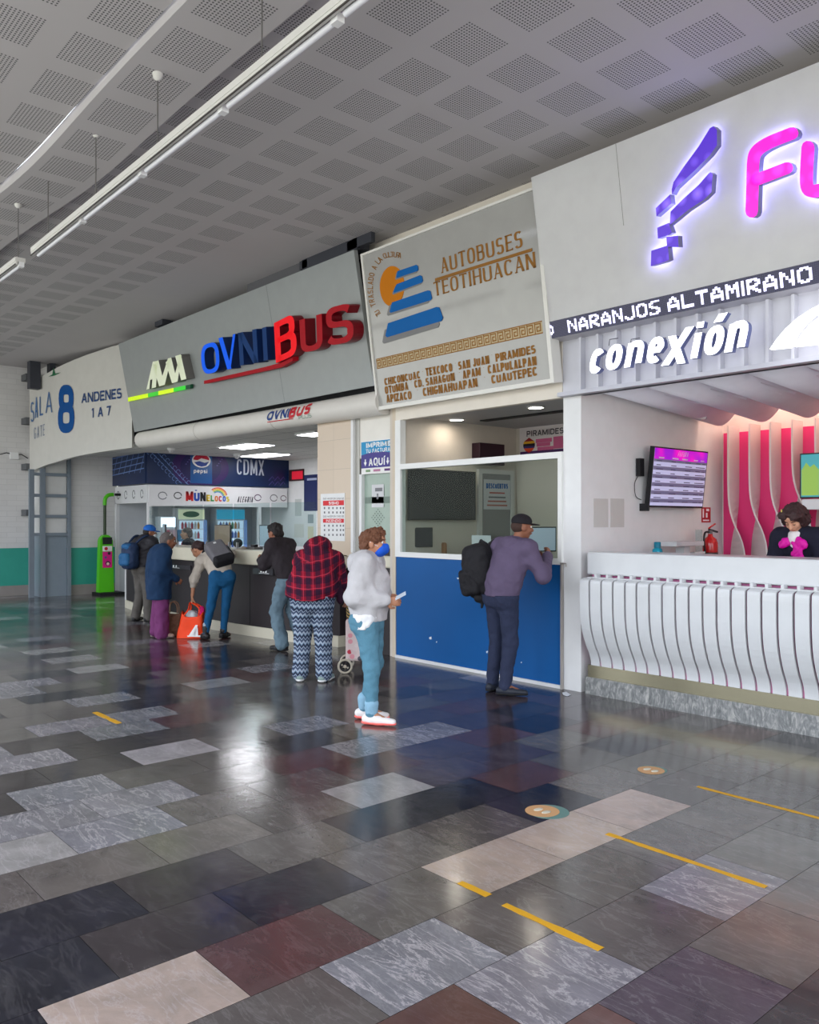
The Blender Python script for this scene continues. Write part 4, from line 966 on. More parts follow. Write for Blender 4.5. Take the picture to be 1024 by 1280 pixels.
for k, (h0, h1, c) in enumerate(((.5, 1, (150, 30, 40)), (.2, .5, (230, 170, 40)), (-.1, .2, (30, 24, 30)), (-.4, -.1, (60, 50, 110)), (-.75, -.4, (226, 80, 40)), (-1, -.75, (200, 40, 40)))):
    ce = PB.ab(661.5, 556.5); r = .105; pts = []
    for y in (h0, h1):
        x = math.sqrt(max(0, 1 - y * y)) * (1 if y > -.3 else 1 + (y + .3) * .35); pts.append((x, y))
    ab_poly(MB(), PB, [(ce[0] - pts[0][0] * r, ce[1] + pts[0][1] * r), (ce[0] + pts[0][0] * r, ce[1] + pts[0][1] * r), (ce[0] + pts[1][0] * r, ce[1] + pts[1][1] * r), (ce[0] - pts[1][0] * r, ce[1] + pts[1][1] * r)], .003, .0).build('balloon_stripe', mat('balloon_%d' % k, c, .5), t)
t = thing('wall_cabinet', 'dark maroon box hanging high inside the blue booth', 'box', onX(615, 570, XL))
q0, q1 = onX(600, 553, XL + .15), onX(631, 582, XL + .15)
MB().box(XL, XL + .15, q0.y, q1.y, q1.z, q0.z).build('box', mat('maroon_box', (44, 22, 32), .4), t, bevel=.006)
t = thing('office_door', 'pale framed office door on left wall inside the booth beside the television', 'door', onX(620, 700, XL))
q0, q1 = onX(600, 586, XL + .03), onX(641, 700, XL + .03)
mb = MB(); mb.box(XL, XL + .04, q0.y - .03, q0.y + .04, 0, q0.z); mb.box(XL, XL + .04, q1.y - .04, q1.y + .03, 0, q0.z); mb.box(XL, XL + .04, q0.y + .04, q1.y - .04, q0.z - .06, q0.z); mb.build('frame', mat('door_frame_pale', (206, 204, 200), .5), t)
MB().box(XL + .005, XL + .02, q0.y + .04, q1.y - .04, .02, q0.z - .06).build('leaf', mat('door_leaf', (138, 138, 138), .4), t)
PB2 = Plane((XL + .03, 0, 0), (0, 1, 0), (0, 0, 1))
t = thing('poster', 'DESCUENTOS notice with blue heading seen through the booth window', 'poster', PB2.at(622, 620))
a_, b_ = onX(605, 599, XL + .03), onX(638, 637, XL + .03); MB().box(XL + .021, XL + .03, a_.y, b_.y, b_.z, a_.z).build('sheet', mat('notice_grey', (196, 198, 202), .5), t)
plane_stroke(MB(), PB2, 'DESCUENTOS', (608, 610.5), (635, 611), (608, 604), w=.26, off=.002, gap=.1).build('heading', mat('notice_blue', (30, 100, 170), .5), t)
for i, (v, c) in enumerate(((615, (176, 90, 80)), (620.5, (110, 110, 116)), (625.5, (170, 100, 90)), (630.5, (176, 110, 100)))):
    a_, b_ = onX(612 - i, v, XL + .03), onX(631 + i, v + 2.4, XL + .03); MB().box(XL + .03, XL + .032, a_.y, b_.y, b_.z, a_.z).build('text_line', mat('notice_line_%d' % i, c, .6), t)
for (u, v) in ((571, 523.5), (670, 508)):
    p = onZ(u, v, 3.0)
    t = thing('downlight', ('round recessed downlight at left of booth ceiling' if u < 600 else 'round recessed downlight at right of booth ceiling'), 'ceiling light', (p.x, p.y, 3.0), 'downlights in the booth ceiling')
    MB().lathe((p.x, p.y, 2.978), [(.085, .022), (.105, .02), (.105, .008), (.088, .0), (.085, .01)], 24).build('rim', white, t)
    MB().lathe((p.x, p.y, 2.985), [(.083, .0), (.083, .006)], 24).build('lens', mat('lamp_lens', (255, 248, 235), .4, emit=40, ecol=(255, 244, 226)), t)
p = onZ(655, 519, 3.0)
t = tag(MB().box(p.x - .7, p.x + .9, p.y - .05, p.y + .07, 2.985, 2.999).build('air_slot', mat('slot_black', (22, 22, 24), .7)), 'long dark air slot in the booth ceiling', 'vent')
def monitor(label, loc, yaw, group=None, w=.44, h=.28, scr=None, pivot=.14):
    t = thing('computer_monitor', label, 'monitor', (0, 0, 0), group)
    MB().box(-w / 2, w / 2, -.02, .015, pivot, pivot + h).build('case', black, t, bevel=.004)
    MB().box(-w / 2 + .012, w / 2 - .012, -.024, -.021, pivot + .012, pivot + h - .012).build('screen', scr or screen_off, t)
    MB().box(-.025, .025, .015, .04, .0, pivot + .1).build('stand', black, t); MB().lathe((0, .03, 0), [(.11, 0), (.11, .008), (.04, .018)], 20).build('base', black, t)
    t.location = loc; t.rotation_euler = (0, 0, yaw); return t
white_back = mat('pale_screen', (168, 176, 186), .3, emit=.25, ecol=(150, 170, 190))
p = onY(524, 688, 7.05); monitor('slim monitor at left end of the booth shelf, seen edge-on', (p.x, 7.05, 1.225), math.radians(70), 'monitors in the blue booth', .36, .25)
p = onY(677, 690, 7.05); monitor('slim monitor at right end of the booth shelf beside man in cap', (p.x - .02, 7.05, 1.225), math.radians(60), 'monitors in the blue booth', .36, .27, white_back)
t = thing('office_chair', 'tan high-backed chair behind the booth shelf', 'chair', (onY(545, 690, 7.45).x + .06, 7.45, 0))
L = t.location
MB().box(L.x - .12, L.x + .12, 7.44, 7.49, 1.0, 1.42).build('backrest', mat('tan_wood', (150, 104, 68), .5), t, bevel=.04)
MB().box(L.x - .2, L.x + .2, 7.5, 7.88, .78, .84).build('seat', mat('seat_black', (40, 38, 38), .7), t, bevel=.02)
MB().lathe((L.x, 7.7, 0), [(.2, .0), (.26, .04), (.04, .1), (.03, .78)], 14).build('pedestal', black, t); MB().box(L.x - .03, L.x + .03, 7.48, 7.52, .8, 1.1).build('back_bar', black, t)
t = thing('desk', 'dark grey cabinet on desk under the switched-off television', 'cabinet', (-7.1, 8.4, 0))
a = onY(562, 652, 8.3); b = onY(592, 690, 8.3)
MB().box(a.x, b.x, 8.3, 8.8, .0, a.z).build('body', mat('cabinet_grey', (92, 96, 100), .5), t, bevel=.005)
MB().box(a.x + .02, b.x - .02, 8.29, 8.3, .1, a.z - .02).build('door', mat('cabinet_door', (84, 88, 92), .4), t)
t = tag(MB().box(*wall_box(590, 669, 614, 689, 7.2, .004)).build('paper_notice', mat('notice_white', (206, 206, 208), .6)), 'white sheet of paper standing behind the booth glass beside black backpack', 'paper')

# small objects of the strip between kiosk and booth
t = thing('invoice_sign', 'blue and purple IMPRIME TU FACTURA AQUÍ sign over frosted glass door', 'sign', onY(470, 590, W))
X0 = t2 + .05; X1 = onY(489.8, 570, W).x; zt = onY(452, 552, W).z; zb = onY(452, 593, W).z; zm = zt - (zt - zb) * .42; zl = zt - (zt - zb) * .82
MB().box(X0, X1, W + .012, W + .028, zb, zt).build('board', mat('sign_paper', (232, 230, 228), .4), t)
PI_ = Plane((X0, W + .012, 0), (1, 0, 0), (0, 0, 1)); wd = X1 - X0
ab_poly(MB(), PI_, [(0, zm), (wd, zm), (wd, zt - .01), (0, zt - .01)], .001, .001).build('cyan_field', mat('sign_cyan', (20, 140, 190), .4), t)
ab_poly(MB(), PI_, [(0, zl), (wd, zl)] + [(wd - wd * i / 10, zm + .03 * math.sin(PI * i / 10) - .0) for i in range(11)], .0015, .001).build('purple_field', mat('sign_purple', (58, 48, 130), .4), t)
wt = mat('print_white', (240, 240, 240), .5)
hh = zt - zb
box_stroke(MB(), PI_, 'IMPRIME', wd * .16, wd * .93, zt - hh * .21, zt - hh * .06, w=.26).build('lettering', wt, t)
box_stroke(MB(), PI_, 'TU FACTURA', wd * .16, wd * .93, zt - hh * .37, zt - hh * .25, w=.2).build('lettering', wt, t)
box_stroke(MB(), PI_, 'AQU', wd * .25, wd * .70, zt - hh * .76, zt - hh * .52, w=.2).build('lettering', wt, t)
mb = box_stroke(MB(), PI_, 'Í', wd * .72, wd * .78, zt - hh * .76, zt - hh * .52, w=.2); mb.build('lettering', wt, t)
for f in (.14, .86):
    c = wd * f; y0 = zt - hh * .76; y1 = zt - hh * .55
    ab_poly(MB(), PI_, [(c - .012, y1), (c - .012, y0 + .05), (c - .03, y0 + .05), (c, y0), (c + .03, y0 + .05), (c + .012, y0 + .05), (c + .012, y1)], .002, .003).build('arrow', wt, t)
for i, (f0, f1, c) in enumerate(((.15, .3, (120, 150, 110)), (.4, .62, (180, 120, 150)), (.75, .98, (90, 50, 110)))): ab_poly(MB(), PI_, [(wd * f0, zb + hh * .06), (wd * f1, zb + hh * .06), (wd * f1, zb + hh * .13), (wd * f0, zb + hh * .13)], .001, .001).build('small_mark', mat('small_mark_%d' % i, c, .5), t)
t = thing('service_door', 'narrow frosted green glass door with taped notice behind woman in grey hoodie', 'door', ((X0 + X1) / 2, W + .03, 1.35))
MB().box(X0 + .02, X1, W + .05, W + .06, 1.35, zb).build('glass_pane', mat('frosted_green', (150, 168, 156), .25, coat=.3), t)
MB().box(X0 + .04, X1, W + .042, W + .05, onY(470, 629, W).z, onY(470, 621, W).z).build('rail', mat('rail_green', (110, 126, 116), .4), t)
MB().box(X0 - .03, X0 + .02, W + .0, W + .07, 1.35, zb + .0).build('frame', white, t)
mb = MB(); mb.box(*wall_box(465, 606, 480, 634, W + .045, .003)); mb.build('notice', mat('notice_white'), t)
mb = MB()
for i in range(9):
    for j in range(9):
        if (i + j) % 2 == 0 and abs(i - 4) + abs(j - 4) < 6: p = onY(465 + i * 1.9, 637 + j * 2.5, W + .045); mb.add([(p.x - .008, W + .044, p.z), (p.x, W + .044, p.z - .012), (p.x + .008, W + .044, p.z), (p.x, W + .044, p.z + .012)], [(0, 1, 2, 3)])
mb.build('speak_holes', mat('hole_dark', (70, 84, 78), .6), t)
MB().box(*wall_box(469, 610, 478, 614, W + .041, .001)).build('notice_print', mat('print_dark', (120, 120, 124), .6), t); MB().box(*wall_box(471, 617, 473, 624, W + .041, .001)).build('notice_print', MATS['print_dark'], t)
t = thing('safety_poster', 'white SISMO and INCENDIO safety poster on the beige tiled pillar', 'poster', PLW.at(416, 676))
MB().box(*wall_box(401.5, 617.5, 431.5, 676.5, W, .008)).build('sheet', mat('poster_white', (226, 226, 226), .4), t)
PS = Plane((0, W - .008, 0), (1, 0, 0), (0, 0, 1)); redp = mat('poster_red', (212, 42, 50), .5); ink = mat('poster_dark', (60, 60, 66), .6)
for v0, v1, s in ((626, 631.5, 'SISMO'), (648.5, 653.5, 'INCENDIO')):
    MB().box(*wall_box(404, v0, 430, v1, W - .008, .002)).build('red_bar', redp, t)
    plane_stroke(MB(), PS, s, ((411 if s == 'SISMO' else 407.5), v1 - 1), ((423.5 if s == 'SISMO' else 426.5), v1 - 1), (411, v0 + 1), w=.2, off=.003, gap=.14).build('lettering', wt, t)
for v in (624.3, 646.6): plane_stroke(MB(), PS, 'QUE HACER EN CASO DE', (404, v), (430, v - .1), (404, v - 2.2), w=.14, off=.001, gap=.12).build('small_lettering', ink, t)
mb = MB()
for v in (635, 640.5, 657, 662.5, 668.5):
    for i, u in enumerate((405, 410.5, 415.5, 420.5, 425, 428.5)):
        mb.box(*wall_box(u, v - 1.2, u + 1.6, v + 1.4, W - .0085, .001))
mb.build('pictogram_row', mat('pictogram', (110, 108, 112), .6), t)

# =============================================================== long bowed counter of the bus company kiosk
ARC = smoothline([(-15.9, 6.62, 0), (-14.6, 6.42, 0), (-13.2, 6.33, 0), (-11.9, 6.31, 0), (-10.7, 6.38, 0), (-9.6, 6.55, 0), (-8.95, 6.72, 0)], 6)
def arc_y(x):
    for a, b in zip(ARC, ARC[1:]):
        if a.x <= x <= b.x: return a.y + (b.y - a.y) * (x - a.x) / (b.x - a.x)
    return 6.7
def arc_wall(o0, o1, z0, z1, x0=-15.9, x1=-8.95):
    P = [p for p in ARC if x0 <= p.x <= x1]; vs = []; fs = []
    for p in P: vs += [(p.x, p.y + o0, z0), (p.x, p.y + o1, z0), (p.x, p.y + o1, z1), (p.x, p.y + o0, z1)]
    for i in range(len(P) - 1): a = 4 * i; b = a + 4; fs += [(a, b, b + 3, a + 3), (a + 3, b + 3, b + 2, a + 2), (a + 2, b + 2, b + 1, a + 1), (a + 1, b + 1, b, a)]
    fs += [(0, 3, 2, 1), (len(vs) - 4, len(vs) - 3, len(vs) - 2, len(vs) - 1)]
    return MB().add(vs, fs)
t = thing('service_counter', 'long bowed ticket counter with cream top and dark front', 'counter', (-12, 6.5, 0))
creamtop = mat('counter_cream', (208, 202, 182), .35, coat=.3); cdark = mat('counter_dark', (42, 36, 39), .5, spec=.3)
arc_wall(-.06, .52, 1.05, 1.265).build('countertop', creamtop, t, bevel=.02)
arc_wall(.0, .45, .15, 1.05).build('front', cdark, t)
arc_wall(-.03, .40, 0, .15).build('plinth', mat('plinth_cream', (196, 190, 172), .4), t)
MB().box(-15.93, -15.90, 6.60, 7.0, 0, 1.05).build('end_panel', white, t)
for x in (-14.2, -12.5, -10.8, -9.7):
    y = arc_y(x); MB().box(x - .006, x + .006, y - .003, y + .01, .15, 1.05).build('joint', mat('joint_black', (20, 18, 19), .5), t)
for (u0, v0, u1, v1) in ((215, 704.5, 243, 712.5), (316, 709.5, 341, 719.5)):
    a = onY(u0, v0, 6.36); b = onY(u1, v1, 6.36); x0, x1 = a.x, b.x; ym = min(arc_y(x0), arc_y(x1)) - .02
    pq = MB().box(x0, x1, ym, ym + .06, b.z, a.z).build('name_plate', mat('plate_dark', (74, 72, 76), .25, .4), t)
    Pq = Plane((x0, ym, b.z), (1, 0, 0), (0, 0, 1)); hq = a.z - b.z; f0 = .32 if u0 > 300 else .02
    mb = MB(); w_ = (x1 - x0)
    for i in range(3): c = w_ * (f0 + .12 + i * .12); ab_poly(mb, Pq, [(c - .03, hq * .35), (c - .01, hq * .85), (c + .012, hq * .85), (c + .012, hq * .35)], .001, .001)
    ab_poly(mb, Pq, [(w_ * f0, hq * .18), (w_ * (f0 + .5), hq * .2), (w_ * (f0 + .5), hq * .26), (w_ * f0, hq * .24)], .001, .001); mb.build('plate_mark', wt, pq)
# rounded end piece and the straight counter beside it
t = thing('corner_counter', 'short cream counter with rounded shelf end beside the beige pillar', 'counter', (-8.5, W, 0))
MB().box(-8.93, -7.97, 6.74, 7.1, 1.10, 1.255).build('countertop', creamtop, t, bevel=.02)
MB().box(-8.93, -7.97, 6.80, 7.05, .15, 1.10).build('front', cdark, t); MB().box(-8.93, -7.97, 6.78, 7.05, 0, .15).build('plinth', MATS['plinth_cream'], t)
p = onY(432, 700, 6.62); MB().lathe((p.x, 6.72, 1.07), [(.10, 0), (.155, .03), (.155, .13), (.12, .16)], 24).build('rounded_end', mat('end_taupe', (150, 138, 122), .4), t)
MB().tube([(p.x + .1, 6.7, 1.24), (p.x + .3, 6.68, 1.262), (p.x + .5, 6.72, 1.255)], .012, 8).build('edge_rail', white, t)
# glass screens on the counter
gl = glass('counter_glass', (232, 240, 240))
for i, (x0, x1) in enumerate(((-15.3, -13.95), (-13.9, -12.75), (-12.7, -11.75), (-11.7, -10.75), (-10.7, -9.75))):
    ya, yb = arc_y(x0) + .30, arc_y(x1) + .30
    t = thing('glass_screen', ['first clear screen from left end of the kiosk counter', 'clear counter screen in front of the grey-haired clerk', 'middle clear screen on the kiosk counter', 'clear counter screen beside the young man in dark jacket', 'clear counter screen nearest the beige pillar'][i], 'glass screen', (x0, ya, 1.265), 'glass screens on the kiosk counter')
    MB().hexa([(x0, ya, 1.33), (x1, yb, 1.33), (x1, yb + .008, 1.33), (x0, ya + .008, 1.33)], [(x0, ya, 1.97), (x1, yb, 1.97), (x1, yb + .008, 1.97), (x0, ya + .008, 1.97)]).build('pane', gl, t)
    for x, y in ((x0 + .1, ya), (x1 - .1, yb)): MB().box(x - .012, x + .012, y - .014, y + .022, 1.265, 1.36).build('clamp', mat('clamp_steel', (180, 180, 184), .3, .7), t)
pic = mat('lit_picture', (150, 128, 112), .4, emit=.25, ecol=(140, 110, 90))
for i, (u, v, yaw, sc_) in enumerate(((206, 684, -20, white_back), (279, 686, 8, pic), (339, 690, 20, white_back))):
    Y = 7.3; p = onY(u, v, Y)
    monitor(['monitor on kiosk counter behind woman in navy coat', 'square monitor on kiosk counter above the bending woman', 'monitor on kiosk counter beside young man in dark jacket'][i], (p.x, Y, 1.11), math.radians(yaw), 'monitors on the kiosk counter', .46, .36, sc_, .16)
tag(MB().box(-15.8, -9.2, 7.12, 7.5, 1.06, 1.10).build('work_desk', mat('desk_grey', (170, 168, 160), .5)), 'long grey working desk behind the bowed kiosk counter', 'desk')
# things lying on the counter near the woman's hand
p = onY(318, 684, 6.62)
t = thing('card_terminal', 'small dark card terminal and tray on counter beside the woman in beige', 'card terminal', (p.x, 6.62, 1.265))
MB().box(p.x - .15, p.x + .12, 6.55, 6.7, 1.265, 1.30).build('tray', mat('tray_grey', (90, 88, 86), .5), t, bevel=.005); MB().box(p.x - .05, p.x + .05, 6.58, 6.66, 1.30, 1.34).build('keypad', black, t, bevel=.01)
p = onY(296, 679, 6.78); tag(MB().sphere((p.x, 6.80, 1.34), (.10, .07, .075)).build('black_pouch', mat('pouch_black', (34, 34, 38), .6)), 'small black pouch on kiosk counter under the square monitor', 'pouch')

# kiosk ceiling light panels
lp = mat('light_panel', (255, 255, 255), .5, emit=11, ecol=(250, 250, 255))
for i, pix in enumerate((((280, 557.4), (302, 554.6), (337, 556.2), (313.7, 559.3)), ((305.5, 568.7), (320.8, 566), (357, 568), (342, 570.3)))):
    P = [onZ(u, v, 3.195) for u, v in pix]; c = sum(P, Vector()) / 4
    t = thing('ceiling_panel_light', ['nearer bright square light panel in kiosk ceiling', 'farther bright square light panel in kiosk ceiling'][i], 'ceiling light', c, 'light panels in the kiosk ceiling')
    MB().box(c.x - .62, c.x + .62, c.y - .32, c.y + .32, 3.175, 3.2).build('frame', white, t); MB().box(c.x - .58, c.x + .58, c.y - .28, c.y + .28, 3.168, 3.176).build('diffuser', lp, t)
p = onZ(395, 541, 3.18)
t = thing('ceiling_panel_light', 'small square light panel in kiosk ceiling beside the beige pillar', 'ceiling light', p, 'light panels in the kiosk ceiling')
MB().box(p.x - .5, p.x + .1, p.y - .1, p.y + .3, 3.17, 3.2).build('frame', white, t); MB().box(p.x - .46, p.x + .06, p.y - .07, p.y + .27, 3.165, 3.171).build('diffuser', lp, t)
for i, (u, v) in enumerate(((214, 563), (296, 570.5))):
    p = onZ(u, v - 3, 3.2); t = thing('dome_camera', ['white dome camera on kiosk ceiling above the can picture', 'white dome camera on kiosk ceiling beside the CDMX lettering'][i], 'camera', p)
    MB().lathe((p.x, p.y, 3.12), [(.06, .03), (.08, .05), (.08, .08)], 16).build('base', white, t); MB().sphere((p.x, p.y, 3.14), .055, 14, 8).build('dome', mat('dome_grey', (190, 190, 194), .2), t)

# =============================================================== soft drink banner and the little toy shop behind
XS = -17.53
t = thing('drink_banner', 'wide dark blue soft drink banner with can picture and CDMX lettering', 'banner', (XS, 9.0, 2.44))
PX = Plane((XS, 0, 0), (0, 1, 0), (0, 0, 1))     # faces +X, a runs along +Y
yb0 = onX(183.5, 600, XS).y; yb1 = 11.45; ztb = 3.27; zbb = 2.52
xlf = onY(141, 600, yb0).x
navy = None
def banner_mat():
    m, nt, b, tc = base('banner_blue', .35)
    n = noise(nt, tc.outputs['Object'], 1.2, 2)
    nt.links.new(mixcol(nt, n, rgb((5, 20, 60)), rgb((8, 46, 96))), b.inputs['Base Color']); return m
bmat_ = banner_mat()
MB().box(XS - .03, XS, yb0, yb1, zbb, ztb).build('front_face', bmat_, t); MB().box(xlf, XS - .03, yb0 - .02, yb0 + .01, zbb, ztb).build('side_face', bmat_, t)
def a_at(u): return onX(u, 600, XS).y
def zpx(u, v): return onX(u, v, XS).z
lb = mat('banner_line', (120, 150, 210), .5)
PY = Plane((0, yb0 - .02, 0), (1, 0, 0), (0, 0, 1))
mb = MB()
for i in range(7):           # woven chequer lines on the left
    x = xlf + .05 + i * (XS - xlf - .1) / 6
    ab_poly(mb, PY, [(x, ztb - .02), (x + .02, ztb - .02), (x - .25, ztb - .5), (x - .27, ztb - .5)] if x - .27 > xlf else [(x, ztb - .02), (x + .02, ztb - .02), (xlf + .02, ztb - .35), (xlf, ztb - .35)], .001, .001)
for i in range(4): ab_poly(mb, PY, [(xlf, ztb - .1 - i * .13), (xlf, ztb - .12 - i * .13), (XS - .1, ztb - .03 - i * .13), (XS - .1, ztb - .01 - i * .13)], .001, .001)
mb.build('chequer_pattern', lb, t)
mb = MB()
for k, (dy, r) in enumerate(((0, .006), (.07, .009), (.2, .009), (.27, .006))):      # lace-like scrolls
    for i in range(9):
        c = (a_at(186) + .0 + i * .085 + dy, ztb - .06 - i * .08)
        if c[1] < zbb + .05: continue
        pts = [(c[0] + .045 * math.cos(q * PI / 8), c[1] + .045 * math.sin(q * PI / 8)) for q in range(13)] if k in (0, 3) else [(c[0] - .02, c[1] + .02), (c[0] + .02, c[1] - .02)]
        ab_poly(mb, PX, stroke2d(pts, r * 1.6, 3), .001, .002)
mb.build('lace_pattern', lb, t)
yc = (a_at(238) + a_at(265)) / 2; can = a_at(265) - a_at(238)
def ell_ab(c, rx, rz, n=28): return [(c[0] + rx * math.cos(2 * PI * i / n), c[1] + rz * math.sin(2 * PI * i / n)) for i in range(n)]
yh = (a_at(215) + a_at(286)) / 2; rh = (a_at(286) - a_at(215)) / 2
def clip_ell(c, rx, rz): return [(x, max(zbb + .01, min(ztb - .01, z))) for x, z in ell_ab(c, rx, rz, 40)]
ab_poly(MB(), PX, clip_ell((yh, 2.93), rh, .47), .001, .001).build('halo_ring', mat('banner_violet', (54, 26, 92), .4), t)
ab_poly(MB(), PX, clip_ell((yh, 2.93), rh * .72, .36), .001, .0025).build('halo_core', mat('banner_deep', (30, 24, 84), .4), t)
ab_poly(MB(), PX, [(yc - can / 2, zbb + .04), (yc + can / 2, zbb + .04), (yc + can / 2, ztb - .04), (yc + can / 2 - .05, ztb - .01), (yc - can / 2 + .05, ztb - .01), (yc - can / 2, ztb - .04)], .002, .004).build('can_picture', mat('can_blue', (20, 84, 150), .3), t)
c = (yc + .0, 3.09)
ab_poly(MB(), PX, ell_ab(c, .235, .165), .001, .007).build('globe_ring', wt, t)
ab_poly(MB(), PX, [(c[0] + .2 * math.cos(q), c[1] + .01 + .135 * math.sin(q)) for q in [i * PI / 14 for i in range(15)]] + [(c[0] - .1, c[1] + .0), (c[0], c[1] + .05), (c[0] + .1, c[1] + .03)], .001, .009).build('globe_red', mat('globe_red', (200, 30, 60), .4), t)
ab_poly(MB(), PX, [(c[0] - .18, c[1] - .05), (c[0] - .05, c[1] - .02), (c[0] + .08, c[1] - .05), (c[0] + .19, c[1] - .02), (c[0] + .12, c[1] - .12), (c[0], c[1] - .145), (c[0] - .1, c[1] - .12)], .001, .009).build('globe_blue', mat('globe_blue', (20, 60, 150), .4), t)
box_stroke(MB(), PX, 'pepsi', a_at(242), a_at(259), 2.80, 2.89, w=.2, off=.008).build('lettering', wt, t)
y0, y1 = a_at(296), a_at(330)
box_stroke(MB(), PX, 'CDMX', y0, y1, 2.80, 3.17, w=.11, off=.003, gap=.1).build('lettering', mat('print_silver', (196, 202, 214), .5), t)
mb = MB()
for i in range(12):
    y = a_at(334) + .05 + (i % 6) * .16; z = zbb + .05 + (i // 6) * .12
    if y < yb1 - .1: ab_poly(mb, PX, stroke2d([(y, z), (y + .1, z + .1), (y + .14, z + .04)], .012, 3), .001, .002)
for sy in (-1, 1):
    for i in range(4): yy = yh + sy * (rh * .55) + i * .04; ab_poly(mb, PX, [(yy, 2.98 + i * .05), (yy + .035, 2.98 + i * .05), (yy + .035, 3.0 + i * .05), (yy, 3.0 + i * .05)], .001, .006)
mb.build('scroll_pattern', mat('banner_line2', (96, 84, 160), .5), t)

t = thing('toy_kiosk', 'white toy shop stall with colourful lettered band below the blue banner', 'stall', (XS, 9.0, 0))
sw = mat('stall_white', (220, 220, 222), .4)
zb1 = 2.50; zb2 = 2.03
ye = onX(325, 620, XS).y
MB().box(XS - .04, XS + .01, yb0 + .05, 11.4, zb2, zb1).build('band', sw, t); MB().box(xlf + .05, XS - .04, yb0 + .03, yb0 + .07, zb2 + .07, zb1).build('side_band', sw, t)
for (x, y) in ((XS - .05, yb0 + .07), (XS - .05, ye), (xlf + .08, yb0 + .07)): MB().box(x - .03, x + .05, y - .04, y + .04, 0, zb2 + .1).build('post', sw, t)
MB().box(XS - .5, XS - .02, yb0 + .1, 11.3, 0, .98).build('counter', mat('stall_counter', (190, 190, 194), .4), t)
cols = ((214, 40, 44), (36, 70, 160), (40, 40, 44), (226, 196, 40), (60, 160, 80), (214, 120, 40), (200, 50, 60), (50, 90, 180), (210, 190, 50), (40, 140, 90))
word = 'MUNELOCOS'; us_ = (232, 243.5, 254, 264, 270, 275.5, 263, 0)
edges = [232, 242, 250, 257.5, 263, 268, 273, 278, 282.5, 287]
for i, ch in enumerate(word):
    y0, y1 = a_at(edges[i]), a_at(edges[i + 1] - .6); zz = zpx(edges[i], 624.5) ; hh_ = [.2, .2, .19, .14, .13, .12, .12, .12, .11][i]
    box_stroke(MB(), PX, ch, y0, y1, 2.15, 2.15 + hh_ * 1.1, w=.25, off=.013, gap=.0).build('letter', mat('toy_%d' % i, cols[i], .4), t)
MB().box(XS + .012, XS + .013, a_at(243.5), a_at(246), 2.385, 2.41).build('accent', mat('toy_1', cols[1], .4), t)
box_stroke(MB(), PX, 'ALEGRIA', a_at(296), a_at(317), 2.14, 2.28, w=.14, off=.013, shear=.25).build('lettering', mat('script_ink', (60, 60, 70), .5), t)
ry = a_at(272)
for k, cc in enumerate(((210, 60, 60), (230, 150, 50), (230, 210, 70), (80, 170, 90), (70, 120, 200))):
    pts = [(ry + (.24 - k * .028) * math.cos(q), 2.27 + (.20 - k * .024) * math.sin(q)) for q in [math.radians(10 + i * 12) for i in range(11)]]
    ab_poly(MB(), PX, stroke2d(pts, .02, 3), .001, .0125).build('rainbow_arc', mat('rainbow_%d' % k, cc, .5), t)
for (y, z, r, cc) in ((a_at(203), 2.26, .10, (120, 124, 130)), (a_at(222), 2.27, .09, (60, 60, 64)), (a_at(322), 2.26, .09, (84, 60, 90)), (a_at(342), 2.26, .1, (110, 110, 116)), (a_at(354), 2.26, .08, (120, 100, 110))):
    ab_poly(MB(), PX, stroke2d([(y + r * math.cos(i * PI / 6), z + r * .8 * math.sin(i * PI / 6)) for i in range(12)], .022, 3), .001, .012).build('doodle_ring', mat('doodle_%d' % int(y * 10), cc, .5), t)
PYs = Plane((0, yb0 + .03, 0), (1, 0, 0), (0, 0, 1))
for i in range(4):
    x = xlf + .25 + i * (XS - xlf - .4) / 3.4; ab_poly(MB(), PYs, stroke2d([(x + .07 * math.cos(q * PI / 5), 2.3 + .09 * math.sin(q * PI / 5)) for q in range(10)], .025, 3), .001, .001).build('doodle_ring', mat('doodle_side', (104, 106, 110), .5), t)
struct('wall_inner', MB().box(-19.4, -19.3, 7.86, 11.45, 0, 3.3), mat('stall_wall', (196, 200, 204), .5))
